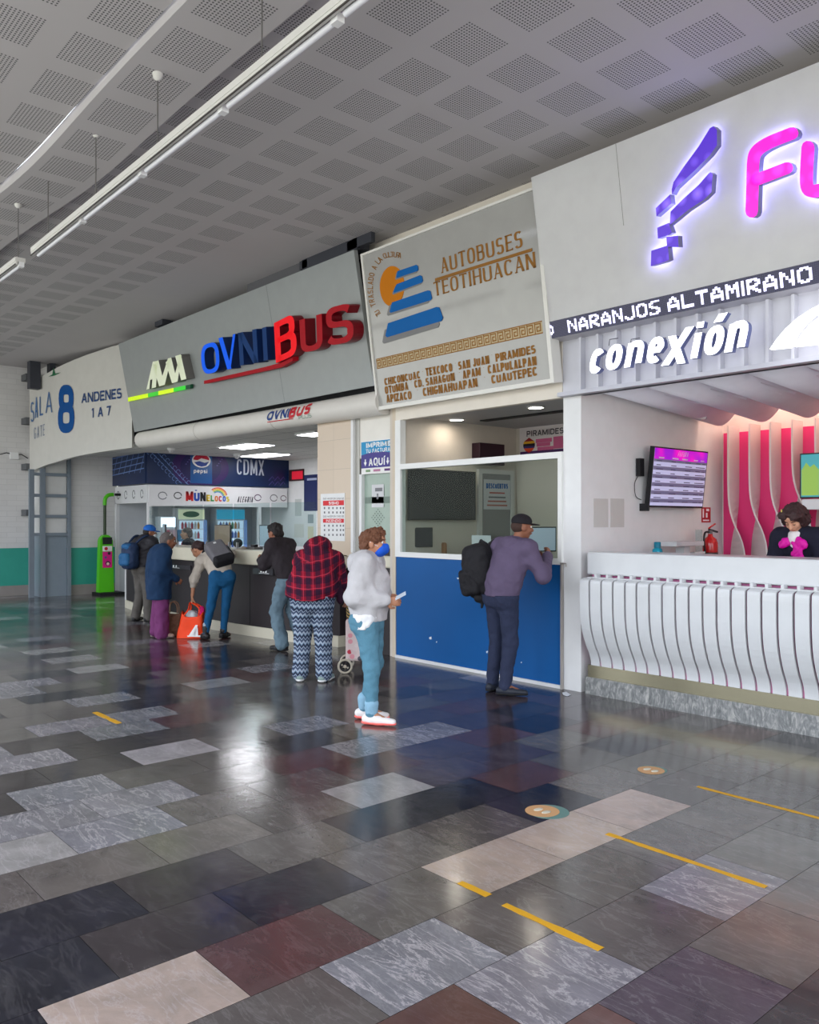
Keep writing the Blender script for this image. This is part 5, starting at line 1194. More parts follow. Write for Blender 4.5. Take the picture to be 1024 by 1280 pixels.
def fridge(label, u0, u1, head, hs, X=-18.9):
    y0, y1 = onX(u0, 650, X).y, onX(u1, 650, X).y
    t = thing('display_fridge', label, 'fridge', (X, (y0 + y1) / 2, 0), 'drink fridges inside the toy stall')
    MB().box(X - .3, X, y0, y1, 0, 2.02).build('cabinet', mat('fridge_white', (214, 220, 226), .3), t)
    MB().box(X, X + .03, y0 + .02, y1 - .02, 1.74, 1.98).build('header', head, t)
    MB().box(X, X + .012, y0 + .05, y1 - .05, .5, 1.70).build('lit_interior', mat('fridge_inside', (190, 210, 224), .3, emit=.55, ecol=(190, 215, 235)), t)
    rnd = random.Random(int(u0))
    for r in range(5):
        z = .55 + r * .235; MB().box(X + .012, X + .10, y0 + .05, y1 - .05, z, z + .012).build('shelf', sw, t)
    MB().box(X + .10, X + .12, y1 - .08, y1, .4, 1.72).build('door_edge', mat('fridge_edge', (120, 150, 200), .3, emit=.2, ecol=(120, 160, 230)), t)
    for r in range(2, 5):
        z = .562 + r * .235; n = int((y1 - y0 - .15) / .085)
        for i in range(n):
            yy = y0 + .1 + i * .085; c = rnd.choice(['r', 'g', 'b', 'w', 'o'])
            cc = {'r': (180, 60, 80), 'g': (80, 150, 110), 'b': (70, 110, 190), 'w': (220, 220, 220), 'o': (220, 150, 70)}[c]
            b_ = MB().lathe((X + .055, yy, z), [(.03, 0), (.032, .02), (.032, .12), (.013, .15), (.013, .175)], 8).build('drink_bottle', mat('drink_' + c, cc, .3))
            tag(b_, 'small drink bottle in the fridge ' + ('with cream header' if u0 < 230 else 'with turquoise header'), 'bottle', 'drink bottles in the ' + ('left' if u0 < 230 else 'right') + ' fridge')
    return t
f1 = fridge('lit drink fridge with cream and green header behind the clerk', 222, 256, mat('header_cream', (216, 224, 190), .4, emit=.35, ecol=(216, 226, 190)), '')
PH = Plane((-18.87, 0, 0), (0, 1, 0), (0, 0, 1)); yf = onX(239, 650, -18.87).y
ab_poly(MB(), PH, ell_ab((yf, 1.86), .22, .075), .002, .001).build('header_badge', mat('badge_green', (40, 130, 90), .4), f1)
f2 = fridge('lit drink fridge with turquoise header beside the square monitor', 270, 306, mat('header_cyan', (40, 160, 190), .4, emit=.4, ecol=(40, 160, 200)), '')
f3 = thing('display_shelf', 'brightly lit display shelf of snacks left of the cream-topped fridge', 'shelf', (-18.9, 8.3, 0))
y0, y1 = onX(201, 650, -18.9).y, onX(219, 650, -18.9).y
MB().box(-19.2, -18.9, y0, y1, 0, 1.8).build('cabinet', MATS['fridge_white'], f3); MB().box(-18.9, -18.88, y0, y1, 1.55, 1.78).build('light_box', mat('shelf_glow', (235, 245, 255), .4, emit=1.5, ecol=(225, 240, 255)), f3)
for i, c in enumerate(((206, 80, 110), (230, 200, 210), (60, 150, 200), (226, 226, 226))): MB().box(-18.9, -18.84, y0 + .06 + i * .18, y0 + .2 + i * .18, 1.2 + (i % 2) * .05, 1.48).build('snack_row', mat('snack_%d' % i, c, .5), f3)
# far white wall things
t = thing('led_clock', 'small red LED display on far white wall inside the kiosk', 'display', onY(372, 594, 11.45))
MB().box(*wall_box(363, 587.5, 380.5, 600.5, 11.46, .04)).build('case', mat('case_dark', (66, 40, 44), .5), t); MB().box(*wall_box(365, 589.5, 378.5, 598.5, 11.414, .003)).build('screen', mat('led_red', (170, 30, 46), .5, emit=.5, ecol=(190, 30, 50)), t)
t = thing('blue_poster', 'dark blue notice on far white wall beside beige pillar', 'poster', onY(389, 616, 11.45)); MB().box(*wall_box(380.5, 594, 400, 638.5, 11.46, .01)).build('sheet', mat('poster_navy', (34, 44, 92), .5), t)
MB().box(*wall_box(384, 598, 396, 600, 11.443, .002)).build('print', mat('print_pale', (170, 180, 210), .5), t)
for i, (u0, v0, u1, v1) in enumerate(((369, 624, 377, 645), (385, 643, 392, 654), (368, 655, 380, 672), (385, 658, 392, 674))):
    tag(MB().box(*wall_box(u0, v0, u1, v1, 11.46, .004)).build('paper_notice', mat('notice_%d' % i, [(190, 194, 192), (150, 160, 164), (214, 212, 206), (214, 208, 180)][i], .6)), ['tall grey paper sheet on far white wall below the red display', 'small grey-blue paper under the dark blue notice', 'pale sheet low on far white wall beside the young man', 'cream sheet low on far white wall left of the tiled pillar'][i], 'paper')

# =============================================================== green measuring machine at the far wall
p = onX(131, 741, -19.1); y = p.y
t = thing('height_scale', 'bright green upright coin-operated height and weight machine at the far wall', 'machine', (-19.05, y, 0))
gm = mat('machine_green', (84, 190, 30), .35)
prof = [(y - .20, .06), (y + .16, .06), (y + .13, 1.25)] + [(y - .02 + .13 * math.cos(q), 1.25 + .13 * math.sin(q)) for q in [i * PI / 8 for i in range(1, 8)]] + [(y - .16, 1.25)]
MB().prism([(-18.95, a, b) for a, b in prof], (-.16, 0, 0)).build('body', gm, t)
MB().box(-19.2, -18.7, y - .26, y + .32, 0, .06).build('base_plate', mat('machine_black', (26, 26, 28), .5), t)
MB().tube([(-19.05, y - .02, 1.36), (-19.05, y - .02, 2.12)], .035, 10).build('pole', mat('pole_dark', (50, 66, 40), .4), t)
MB().tube([(p.x, a, b) for p.x, a, b in []] or smoothline([(-19.05, y - .02, 2.06), (-19.05, y - .01, 2.2), (-19.05, y + .06, 2.29), (-19.05, y + .18, 2.31)], 4), .045, 10).build('arm', gm, t)
MB().tube([(-19.05, y + .22, 2.31), (-19.05, y + .40, 2.31)], .03, 8).build('sensor', MATS['machine_black'], t)
for k, (z0, z1, c) in enumerate(((1.16, 1.32, (30, 34, 34)), (1.0, 1.12, (226, 226, 222)), (.62, .99, (214, 30, 130)))): MB().box(-18.95, -18.944, y - .11, y + .11, z0, z1).build('panel_label', mat('scale_label_%d' % k, c, .4), t)
for k, (dy, z, r, c) in enumerate(((-.03, 1.06, .04, (190, 40, 50)), (.04, .95, .035, (30, 30, 40)), (-.04, .86, .03, (90, 80, 120)), (.01, .72, .055, (60, 20, 50)), (.01, .71, .035, (240, 200, 190)))): MB().lathe((-18.944, y + dy, z), [(r, 0), (r, .003 + k * .0008)], 14, 'x').build('label_mark', mat('scale_mark_%d' % k, c, .5), t)
# junction box and cables on the far wall
p = onX(17, 570, -20.1)
t = thing('junction_box', 'white junction box with thin cables on far left wall', 'box', p)
MB().box(-20.1, -20.02, p.y - .09, p.y + .09, p.z - .08, p.z + .08).build('box', white, t, bevel=.005)
MB().tube([onX(0, 568, -20.08), onX(8, 566, -20.08), onX(16, 568, -20.05)], .012, 6).build('cable', darkm, t)
MB().tube([onX(18, 569, -20.05), onX(27, 568, -20.06), onX(35, 573, -20.06)], .012, 6).build('cable', darkm, t)

# =============================================================== white ribbed counter on the right
XC0 = onY(732, 690, W).x + .03; XC1 = 2.6
t = thing('reception_counter', 'white counter with curved vertical slats and stone base', 'counter', (-3, W, 0))
gw = mat('gloss_white', (206, 208, 210), .35, coat=.25)
stone = None
def stone_mat():
    m, nt, b, tc = base('grey_marble', .3)
    mp = nt.nodes.new('ShaderNodeMapping'); mp.inputs['Scale'].default_value = (4.2, 3, 1.6); mp.inputs['Rotation'].default_value = (0, .35, 0); nt.links.new(tc.outputs['Object'], mp.inputs[0])
    n = noise(nt, mp.outputs[0], 5, 8, .65, 1.8); r = nt.nodes.new('ShaderNodeValToRGB'); nt.links.new(n, r.inputs[0])
    e = r.color_ramp.elements; e[0].position = .35; e[0].color = rgb((96, 98, 98)); e[1].position = .68; e[1].color = rgb((178, 176, 172))
    q = e.new(.5); q.color = rgb((124, 126, 126)); nt.links.new(r.outputs[0], b.inputs[0]); return m
MB().box(XC0 - .02, XC1, W - .02, W + .4, 0, .168).build('stone_base', stone_mat(), t)
MB().box(XC0 + .0, XC1, W + .0, W + .4, .168, .285).build('metal_band', mat('brass_steel', (140, 134, 112), .25, .9, scale=1.2, var=.2), t)
MB().box(XC0 + .03, XC1, W + .03, W + .38, .285, 1.17).build('pink_core', mat('pink_core', (206, 120, 166), .5), t)
MB().box(XC0 + .0, XC1, W - .02, W + .42, 1.175, 1.395).build('upper_band', gw, t, bevel=.015)
x = XC0 - .02; YF = W - .17
prof = smoothline([(0, YF + .10, 1.15), (0, YF + .02, 1.135), (0, YF, 1.10), (0, YF, .95), (0, YF + .005, .80), (0, YF + .03, .65), (0, YF + .09, .50), (0, YF + .15, .40), (0, YF + .175, .33), (0, YF + .18, .285)], 3)
def slat(x0, x1):
    P = [(p.y, p.z) for p in prof]; n = len(P); vs = []; fs = []
    for (y, z) in P: vs += [(x0, y, z), (x1, y, z), (x1, y + .03, z - .0), (x0, y + .03, z)]
    for i in range(n - 1): a = 4 * i; b = a + 4; fs += [(a, b, b + 1, a + 1), (a + 1, b + 1, b + 2, a + 2), (a + 2, b + 2, b + 3, a + 3), (a + 3, b + 3, b, a)]
    fs += [(0, 1, 2, 3), (4 * n - 1, 4 * n - 2, 4 * n - 3, 4 * n - 4)]
    return MB().add(vs, fs)
gaps = [736.3, 751, 765.5, 780.7, 795.1, 810.9, 827, 843.5, 860.3, 877.5, 895, 912.8, 932, 951, 971, 991.4, 1012.6]
gx = [onY(u, 760, YF).x for u in gaps]; pitch = (gx[-1] - gx[0]) / 16
x0 = onY(725, 760, YF).x; k = 0
edges_ = [x0] + gx + [gx[-1] + pitch * (i + 1) for i in range(30)]
for a, b in zip(edges_, edges_[1:]):
    if b > XC1: break
    o = slat(a + (.0 if k == 0 else .014), b - .006).build('slat', gw, t, smooth=False)
    MB().box(b - .012, b + .012, W - .07, W - .0, 1.15, 1.185).build('clip', gw, t); k += 1
MB().box(x0 + .02, XC1, YF + .09, W, 1.135, 1.155).build('ledge', gw, t)
for u, v in ((763, 829), (769, 832), (830, 837)):
    p = onY(u, v, W + .0); mb = MB().lathe((p.x, W + .006, p.z), [(.016, -.004), (.016, 0)], 6, 'y')
# ---- inside
t = thing('side_cabinet', 'white low cabinet along the left wall behind the ribbed counter', 'cabinet', (-4.8, 8.3, 0))
MB().box(COLX1 + .005, COLX1 + .42, 7.15, 9.2, 0, 1.2).build('body', white, t)
MB().box(COLX1 + .42, COLX1 + .435, 7.2, 9.15, .05, 1.15).build('door', gw, t)
t = thing('wall_screen', 'departures screen with magenta header tilted on white side wall', 'television', onX(845, 600, COLX1))
P0_ = onX(811, 634, COLX1 + .10); TL = onX(813, 557, COLX1 + .17); TR = onX(880, 565, COLX1 + .17); BR = onX(878.5, 638, COLX1 + .10)
y0 = P0_.y; y1 = BR.y; z0 = P0_.z; z1 = TL.z
PT = Plane((COLX1 + .10, y0, z0), (0, 1, 0), (.07, 0, z1 - z0)); Wt = y1 - y0; Ht = math.hypot(.07, z1 - z0)
slab(PT, 0, Wt, 0, Ht, -.05, 0).build('case', black, t)
slab(PT, .015, Wt - .015, .02, Ht - .015, 0, .002).build('screen', mat('screen_lilac', (176, 176, 206), .3, emit=.45, ecol=(176, 176, 210)), t)
def head_mat():
    m, nt, b, tc = base('screen_header', .3); s_ = sepxyz(nt, tc.outputs['Object']); n = noise(nt, tc.outputs['Object'], 3, 1)
    f = mathn(nt, 'MINIMUM', mathn(nt, 'MAXIMUM', mathn(nt, 'MULTIPLY_ADD', n, 4, -1.5), 0), 1)
    c = mixcol(nt, f, rgb((222, 10, 160)), rgb((130, 10, 170))); nt.links.new(c, b.inputs[0]); nt.links.new(c, b.inputs['Emission Color']); b.inputs['Emission Strength'].default_value = .8; return m
slab(PT, .015, Wt - .015, Ht * .80, Ht - .015, .002, .004).build('header', head_mat(), t)
box_stroke(MB(), PT, 'FUTURA', Wt * .42, Wt * .62, Ht * .87, Ht * .95, w=.12, off=.006, shear=.3, thin=.6).build('lettering', wt, t)
mb = MB()
for f0, f1 in ((.09, .18), (.33, .44), (.51, .61), (.73, .81), (.86, .93)): slab(PT, Wt * f0, Wt * f1, Ht * .815, Ht * .835, .004, .006, mb)
mb.build('column_heading', wt, t)
dkrow = mat('row_dark', (112, 108, 140), .4, emit=.25, ecol=(112, 108, 140))
for i in range(6): slab(PT, .015, Wt - .015, Ht * (.755 - i * .134), Ht * (.80 - i * .134) + .01, .002, .003).build('table_row', dkrow, t)
mb = MB(); rnd = random.Random(4)
for i in range(11):
    for f in (.06, .32, .58, .78, .9):
        w_ = rnd.uniform(.07, .13) if f < .8 else .06; slab(PT, Wt * f, Wt * (f + w_), Ht * (.765 - i * .0675), Ht * (.778 - i * .0675), .004, .005, mb)
mb.build('table_print', mat('row_print', (84, 70, 110), .5), t)
MB().box(COLX1, COLX1 + .08, y0 + .35, y1 - .35, z0 + .2, z1 - .2).build('wall_mount', black, t)
MB().box(COLX1, COLX1 + .11, y0 - .02, y0 + .0, z0 - .04, z0 + .04).build('bracket_hook', black, t); 
mb = MB().box(COLX1 + .01, COLX1 + .06, y0 - .10, y0 - .02, z0 + .33, z0 + .52); mb.tube(smoothline([(COLX1 + .02, y0 - .07, z0 + .34), (COLX1 + .02, y0 - .14, z0 + .25), (COLX1 + .02, y0 - .12, z0 + .12), (COLX1 + .02, y0 - .02, z0 + .08)], 5), .004, 6)
mb.build('power_socket', black, t)
for i, (u0, u1) in enumerate(((742, 760), (763, 780))):
    tag(MB().box(*side_box(u0, 623, u1, 659, COLX1, .004)).build('paper_notice', mat('grey_notice', (200, 198, 194), .6)), ['left one of two pale papers on white side wall', 'right one of two pale papers on white side wall'][i], 'paper', 'papers on the white side wall')
t = thing('fire_sign', 'small red fire extinguisher sign below the departures screen', 'sign', onX(882, 643, COLX1))
MB().box(*side_box(877, 634, 888, 653, COLX1, .005)).build('plate', mat('sign_red', (176, 24, 34), .4), t)
mb = MB(); mb.box(*side_box(878.5, 636, 880, 647, COLX1 + .005, .002)); mb.box(*side_box(883, 636, 886.5, 639, COLX1 + .005, .002)); mb.box(*side_box(882.5, 641, 884.5, 647, COLX1 + .005, .002)); mb.build('symbol', wt, t)
MB().box(*side_box(879, 649.5, 886.5, 651.2, COLX1 + .005, .002)).build('caption', wt, t)
t = thing('fire_extinguisher', 'red fire extinguisher with black handle at left end of pink wall', 'fire extinguisher', (-4.87, 9.05, 1.2))
q = onX(888, 680, -4.87); ex = -4.87; ey = q.y
t.location = (ex, ey, 1.2)
MB().lathe((ex, ey, 1.2), [(.075, 0), (.085, .02), (.085, .24), (.07, .29), (.03, .32), (.025, .35)], 20).build('cylinder', mat('ext_red', (190, 24, 28), .25, coat=.5), t)
MB().lathe((ex, ey, 1.29), [(.087, 0), (.087, .05)], 20).build('label_band', mat('ext_label', (60, 50, 46), .4), t); MB().lathe((ex, ey, 1.205), [(.087, 0), (.087, .06)], 20).build('lower_label', mat('ext_label2', (206, 200, 196), .4), t)
MB().box(ex - .02, ex + .02, ey - .02, ey + .02, 1.55, 1.59).build('valve', mat('ext_metal', (150, 150, 150), .3, .8), t)
MB().hexa([(ex - .01, ey - .03, 1.59), (ex + .01, ey - .03, 1.59), (ex + .01, ey + .16, 1.56), (ex - .01, ey + .16, 1.56)], [(ex - .01, ey - .03, 1.61), (ex + .01, ey - .03, 1.61), (ex + .01, ey + .16, 1.58), (ex - .01, ey + .16, 1.58)]).build('handle', black, t)
MB().hexa([(ex - .01, ey - .03, 1.61), (ex + .01, ey - .03, 1.61), (ex + .01, ey + .11, 1.66), (ex - .01, ey + .11, 1.66)], [(ex - .01, ey - .03, 1.62), (ex + .01, ey - .03, 1.62), (ex + .01, ey + .11, 1.672), (ex - .01, ey + .11, 1.672)]).build('lever', MATS['ext_red'], t)
MB().tube(smoothline([(ex, ey - .03, 1.57), (ex, ey - .12, 1.56), (ex, ey - .14, 1.45), (ex, ey - .1, 1.3)], 5), .012, 8).build('hose', black, t)
q = onX(822, 690, -4.85)
t = thing('water_bottle', 'turquoise bottle top standing behind the white counter near the screen', 'bottle', (-4.85, q.y, 1.2))
MB().lathe((-4.85, q.y, 1.2), [(.055, 0), (.055, .17), (.05, .2), (.03, .215)], 18).build('body', mat('turquoise', (20, 150, 176), .3), t); MB().lathe((-4.85, q.y, 1.415), [(.036, 0), (.036, .055), (.028, .062)], 18).build('cap', mat('turquoise_dark', (16, 120, 146), .35), t)
q = onX(850, 690, -4.85)
t = thing('display_stand', 'white flat-topped counter stand beside fire extinguisher', 'stand', (-4.85, q.y, 1.2))
MB().box(-4.97, -4.74, q.y - .25, q.y + .32, 1.425, 1.475).build('top_plate', gw, t, bevel=.008); MB().box(-4.90, -4.80, q.y + .0, q.y + .12, 1.2, 1.425).build('post', gw, t)
MB().box(-4.87, -4.865, q.y + .36, q.y + .5, 1.35, 1.6).build('clear_panel', glass('acrylic', (225, 235, 235), tint=.25), t); MB().box(-4.9, -4.84, q.y + .30, q.y + .52, 1.2, 1.352).build('foot', gw, t)
# pink feature wall with twisted fins
YB = 9.52
xl = onY(907, 650, YB).x
t = thing('feature_wall', 'pink feature wall with twisted white vertical fins', 'wall panel', (xl, YB, 0))
ztop = onY(925, 540, YB - .02).z
MB().box(COLX1 + .03, 2.6, YB - .02, YB, .4, ztop).build('pink_panel', mat('hot_pink', (236, 62, 130), .5, scale=1.2), t)
def fin(xf, ph):
    n = 26; vs = []; fs = []; D = .26; Z0 = .6; Z1 = ztop + .06
    for i in range(n + 1):
        z = Z0 + (Z1 - Z0) * i / n; s_ = 1 / (1 + math.exp((z - (1.62 + ph)) * 9.0))       # 0 above, 1 below
        xr = xf - s_ * .10 + .0; xq = xf + s_ * .22
        for (x, y) in ((xq - .009, YB - .02 - D), (xq + .009, YB - .02 - D), (xr + .009, YB - .02), (xr - .009, YB - .02)): vs.append((x, y, z))
    for i in range(n): a = 4 * i; b = a + 4; fs += [(a, a + 1, b + 1, b), (a + 1, a + 2, b + 2, b + 1), (a + 2, a + 3, b + 3, b + 2), (a + 3, a, b, b + 3)]
    fs += [(3, 2, 1, 0), (4 * n, 4 * n + 1, 4 * n + 2, 4 * n + 3)]
    return MB().add(vs, fs)
us_f = [910, 936.6, 962.6, 990, 1019]; xs_f = [onY(u, 560, YB - .28).x for u in us_f]; st_ = (xs_f[-1] - xs_f[0]) / 4
for i in range(14):
    xx = xs_f[i] if i < 5 else xs_f[-1] + st_ * (i - 4)
    if xx > 2.5: break
    fin(xx, [-.02, .06, .1, .28, .34][i] if i < 5 else .1).build('fin', mat('fin_white', (222, 214, 212), .5), t)
# scalloped ceiling
t = thing('wave_ceiling', 'white scalloped wave ceiling above the ribbed counter', 'ceiling panel', (-4, 8, 3))
k = 0; x = COLX1 + .0; pw = .5
while x < 2.5:
    n = 12; vs = []; fs = []
    for i in range(n + 1):
        a = i / n; xx = x + pw * a; b_ = math.sin(PI * a) ** .8; zf = 3.02 - .05 * b_; z = 2.98 - .24 * b_
        vs += [(xx, W + .06, zf), (xx, 9.0, z + .05), (xx, 9.0, z + .065), (xx, W + .06, zf + .015)]
    for i in range(n): a = 4 * i; b = a + 4; fs += [(a, a + 1, b + 1, b), (a + 1, a + 2, b + 2, b + 1), (a + 2, a + 3, b + 3, b + 2), (a + 3, a, b, b + 3)]
    MB().add(vs, fs, True).build('scallop', mat('wave_lilac', (236, 234, 246), .6), t); x += pw; k += 1
MB().box(COLX1 + .01, 2.6, 9.0, 9.03, 3.05, 3.33).build('end_strip', mat('wave_lilac'), t)
q = onX(871, 518, COLX1 + .25)
t = thing('security_camera', 'small white security camera under the wave ceiling beside pink wall', 'camera', (COLX1 + .25, q.y, q.z))
MB().tube([(COLX1 + .22, q.y - .06, q.z + .01), (COLX1 + .30, q.y + .08, q.z - .01)], .05, 14).build('body', white, t); MB().tube([(COLX1 + .30, q.y + .08, q.z - .01), (COLX1 + .305, q.y + .095, q.z - .012)], .035, 14).build('lens', black, t)
MB().tube([(COLX1 + .24, q.y, q.z + .03), (COLX1 + .24, q.y, 3.0)], .014, 8).build('arm', white, t)
# map screen
P = Plane((0, 9.05, 0), (1, 0, 0), (0, 0, 1)); a = onY(1000, 567, 9.05); b = onY(1000, 623, 9.05)
t = thing('wall_screen', 'turquoise map screen on white bracket above the attendant', 'television', (a.x + .45, 9.05, b.z))
MB().box(a.x, a.x + 1.0, 9.05, 9.1, b.z, a.z).build('case', black, t, bevel=.004)
MB().box(a.x + .015, a.x + .985, 9.046, 9.05, b.z + .015, a.z - .015).build('screen', mat('screen_teal', (60, 150, 160), .3, emit=.25, ecol=(70, 176, 186)), t)
PM = Plane((a.x, 9.046, b.z), (1, 0, 0), (0, 0, 1)); hm = a.z - b.z
for pts in ([(.02, .03), (.20, .03), (.20, .30), (.15, .36), (.11, .33), (.07, .38), (.02, .30)], [(.30, .03), (.6, .03), (.55, .3), (.42, .38), (.30, .28)]):
    ab_poly(MB(), PM, pts, .001, .001).build('map_land', mat('map_green', (140, 180, 80), .4, emit=.2, ecol=(168, 206, 84)), t)
ab_poly(MB(), PM, [(.22, .02), (.27, .02), (.27, hm - .02), (.22, hm - .02)], .001, .002).build('map_divider', mat('map_grey', (80, 100, 112), .5), t)
MB().box(a.x + .02, a.x + .98, 9.06, 9.2, b.z - .12, b.z - .01).build('bracket', white, t); MB().box(a.x + .3, a.x + .7, 9.1, 9.26, b.z, a.z).build('wall_mount', white, t)
# warm cove lamps above the pink wall and small spot lamps
warm = mat('cove_lamp', (255, 214, 180), .5, emit=8, ecol=(255, 200, 170))
t = thing('cove_light', 'warm strip light hidden above the pink feature wall', 'ceiling light', (-2, 9.3, 3.3)); MB().box(COLX1 + .1, 2.4, 9.18, 9.24, 3.28, 3.33).build('lamp_strip', warm, t)
for i in range(5):
    x = -4.6 + i * .75; t = thing('spot_lamp', ['first', 'second', 'third', 'fourth', 'fifth'][i] + ' small spot lamp from the left above the ribbed counter', 'ceiling light', (x, 9.12, 3.24), 'spot lamps above the ribbed counter')
    MB().lathe((x, 9.12, 3.24), [(.05, 0), (.05, .04)], 12).build('rim', white, t); MB().lathe((x, 9.12, 3.234), [(.04, 0), (.04, .006)], 12).build('lens', mat('spot_lens', (255, 255, 255), .4, emit=25), t)

# =============================================================== marks on the floor
ytape = mat('yellow_tape', (196, 146, 22), .6)
def tape(label, u0, v0, u1, v1, w=.035, seed=1):
    a = onZ(u0, v0, 0); b = onZ(u1, v1, 0); y = (a.y + b.y) / 2; rnd = random.Random(seed); n = max(3, int((b.x - a.x) / .05)); vs = []; fs = []
    for i in range(n + 1):
        x = a.x + (b.x - a.x) * i / n; w0 = w / 2 * rnd.uniform(.7, 1.15); vs += [(x, y - w0, .0005), (x, y + w0, .0005), (x, y - w0, .002), (x, y + w0, .002)]
    for i in range(n): p_ = 4 * i; q_ = p_ + 4; fs += [(p_ + 2, q_ + 2, q_ + 3, p_ + 3), (p_, q_, q_ + 2, p_ + 2), (p_ + 3, q_ + 3, q_ + 1, p_ + 1)]
    tag(MB().add(vs, fs).build('floor_tape', ytape), label, 'tape', 'yellow tape strips on the floor')
tape('long yellow tape strip ending at frame edge in front of ribbed counter', 870, 984, 1100, 1041, .033, 1)
tape('yellow tape strip running across the veined square marble tile', 757, 1043, 960, 1108, .036, 2)
tape('short torn yellow tape piece on corner of the long pinkish tile', 575, 1103, 611, 1120, .045, 3)
tape('nearest yellow tape strip at the bottom of the floor', 632, 1130, 750, 1188, .045, 4)
tape('faded yellow tape mark on far left floor', 121, 890, 147, 905, .05, 5)
for i, (u, v) in enumerate(((678, 1014), (814, 963))):
    p = onZ(u, v, 0); t = thing('floor_sticker', ['round orange distancing sticker beside the pinkish tile', 'round faded orange sticker nearer the ribbed counter'][i], 'sticker', (p.x, p.y, 0), 'round stickers on the floor')
    r = .105 if i == 0 else .095
    MB().lathe((p.x + .03 * (1 - i), p.y + .02, .0003), [(r + .015 * (1 - i), 0), (r + .015 * (1 - i), .001)], 32).build('rim', mat('sticker_teal', (90, 124, 118), .5), t)
    MB().lathe((p.x, p.y, .0012), [(r - .005, 0), (r - .005, .0012)], 32).build('disc', mat('sticker_orange', (190, 146, 100), .5), t)
    for k in (-1, 1): MB().sphere((p.x + k * .03, p.y, .003), (.022, .035, .0015), 10, 4).build('footprint', mat('sticker_print', (196, 190, 170), .5), t)
tag(MB().add([(v_.x, v_.y, .003) for v_ in [onZ(u, v, 0) for u, v in ((703, 866), (708, 865), (714, 869), (709, 871), (704, 869))]], [(4, 3, 2, 1, 0)]).build('paper_scrap', mat('scrap_white', (226, 230, 236), .6)), 'crumpled white paper scrap on floor at foot of the white pillar', 'paper')
# =============================================================== people
skins = {'tan': mat('skin_tan', (176, 124, 96), .5, var=.1, scale=20), 'brown': mat('skin_brown', (140, 92, 70), .5, var=.1, scale=20), 'fair': mat('skin_fair', (204, 152, 124), .5, var=.1, scale=20)}
def hand(w, d, n, side, curl=.5, s=1.0, spread=.0):
    """w wrist, d direction of the palm, n the way the palm faces, side +1/-1 for the thumb"""
    w = Vector(w); d = Vector(d).normalized(); n = Vector(n); n = (n - d * n.dot(d)).normalized(); x = d.cross(n) * side; P = []
    P.append(cone(w, w + d * .03 * s, .024 * s, .028 * s, n, .7))
    P.append(cone(w + d * .03 * s, w + d * .075 * s, .034 * s, .040 * s, n, .42))
    for i, (off, L) in enumerate(((.028, .072), (.010, .080), (-.009, .075), (-.027, .058))):
        a = w + (d * .085 + x * off) * s; cur = d; p = a; r = .0095
        for q in range(3):
            ang = curl * (.55 + .35 * q); cur = (cur * math.cos(ang) + n * math.sin(ang)).normalized(); e = p + (cur + x * spread * (off / .03) * .2) * L * s * (.42, .32, .26)[q]
            P.append(cone(p, e, r * s, (r - .0012) * s)); p = e; r -= .0012
    a = w + (d * .022 + x * .028) * s; b = a + (d * .035 + x * .028 + n * .012) * s; c = b + (d * .032 + x * .004 + n * .018 * (1 + curl)) * s
    P += [cone(a, b, .014 * s, .0115 * s), cone(b, c, .0115 * s, .009 * s)]
    return P
def head_prims(c, R, s=1.0, ears=True):
    c = Vector(c); T = lambda x, y, z: c + R @ Vector((x * s, y * s, z * s)); e = lambda x, y, z, r: ell(T(x, y, z), tuple(q * s for q in r), R)
    P = [e(0, -.008, .025, (.074, .092, .088)), e(0, .022, -.03, (.058, .066, .074)), e(0, .052, -.078, (.032, .032, .026)), e(0, .076, .052, (.045, .02, .03)),
         e(.030, .068, -.018, (.024, .022, .026)), e(-.030, .068, -.018, (.024, .022, .026)), cone(T(0, .088, .022), T(0, .108, -.018), .009 * s, .015 * s), e(0, .09, -.05, (.024, .012, .010))]
    if ears: P += [e(.075, -.004, -.004, (.010, .020, .032)), e(-.075, -.004, -.004, (.010, .020, .032))]
    return P
def eyes_face(root, c, R, s=1.0, brow=(50, 36, 30), lids=None):
    T = lambda x, y, z: Vector(c) + R @ Vector((x * s, y * s, z * s))
    for sx in (-1, 1):
        if lids:
            e = MB().sphere(T(sx * .030, .0795, .015), .0118 * s, 10, 8).build('eyelid', lids, root)
            MB().tube([T(sx * .018, .089, .008), T(sx * .030, .0925, .005), T(sx * .042, .087, .008)], .0022 * s, 5).build('eyelashes', mat('lash', (30, 20, 20), .7), e)
            MB().tube([T(sx * .016, .094, .034), T(sx * .03, .093, .040), T(sx * .047, .082, .036)], .0036 * s, 6).build('eyebrow', mat('brow_%d' % brow[0], brow, .8), root); continue
        e = MB().sphere(T(sx * .030, .0795, .015), .0115 * s, 10, 8).build('eye', mat('eye_white', (226, 222, 218), .2), root); MB().sphere(T(sx * .030, .0885, .013), .005 * s, 8, 6).build('iris', mat('iris_dark', (36, 24, 20), .2), e)
        MB().tube([T(sx * .016, .094, .034), T(sx * .03, .093, .040), T(sx * .047, .082, .036)], .0042 * s, 6).build('eyebrow', mat('brow_%d' % brow[0], brow, .8), root)
    MB().tube([T(-.021, .096, -.050), T(-.008, .103, -.046), T(.008, .103, -.046), T(.021, .096, -.050)], .0048 * s, 6).build('mouth', mat('lips', (150, 84, 78), .5), root)
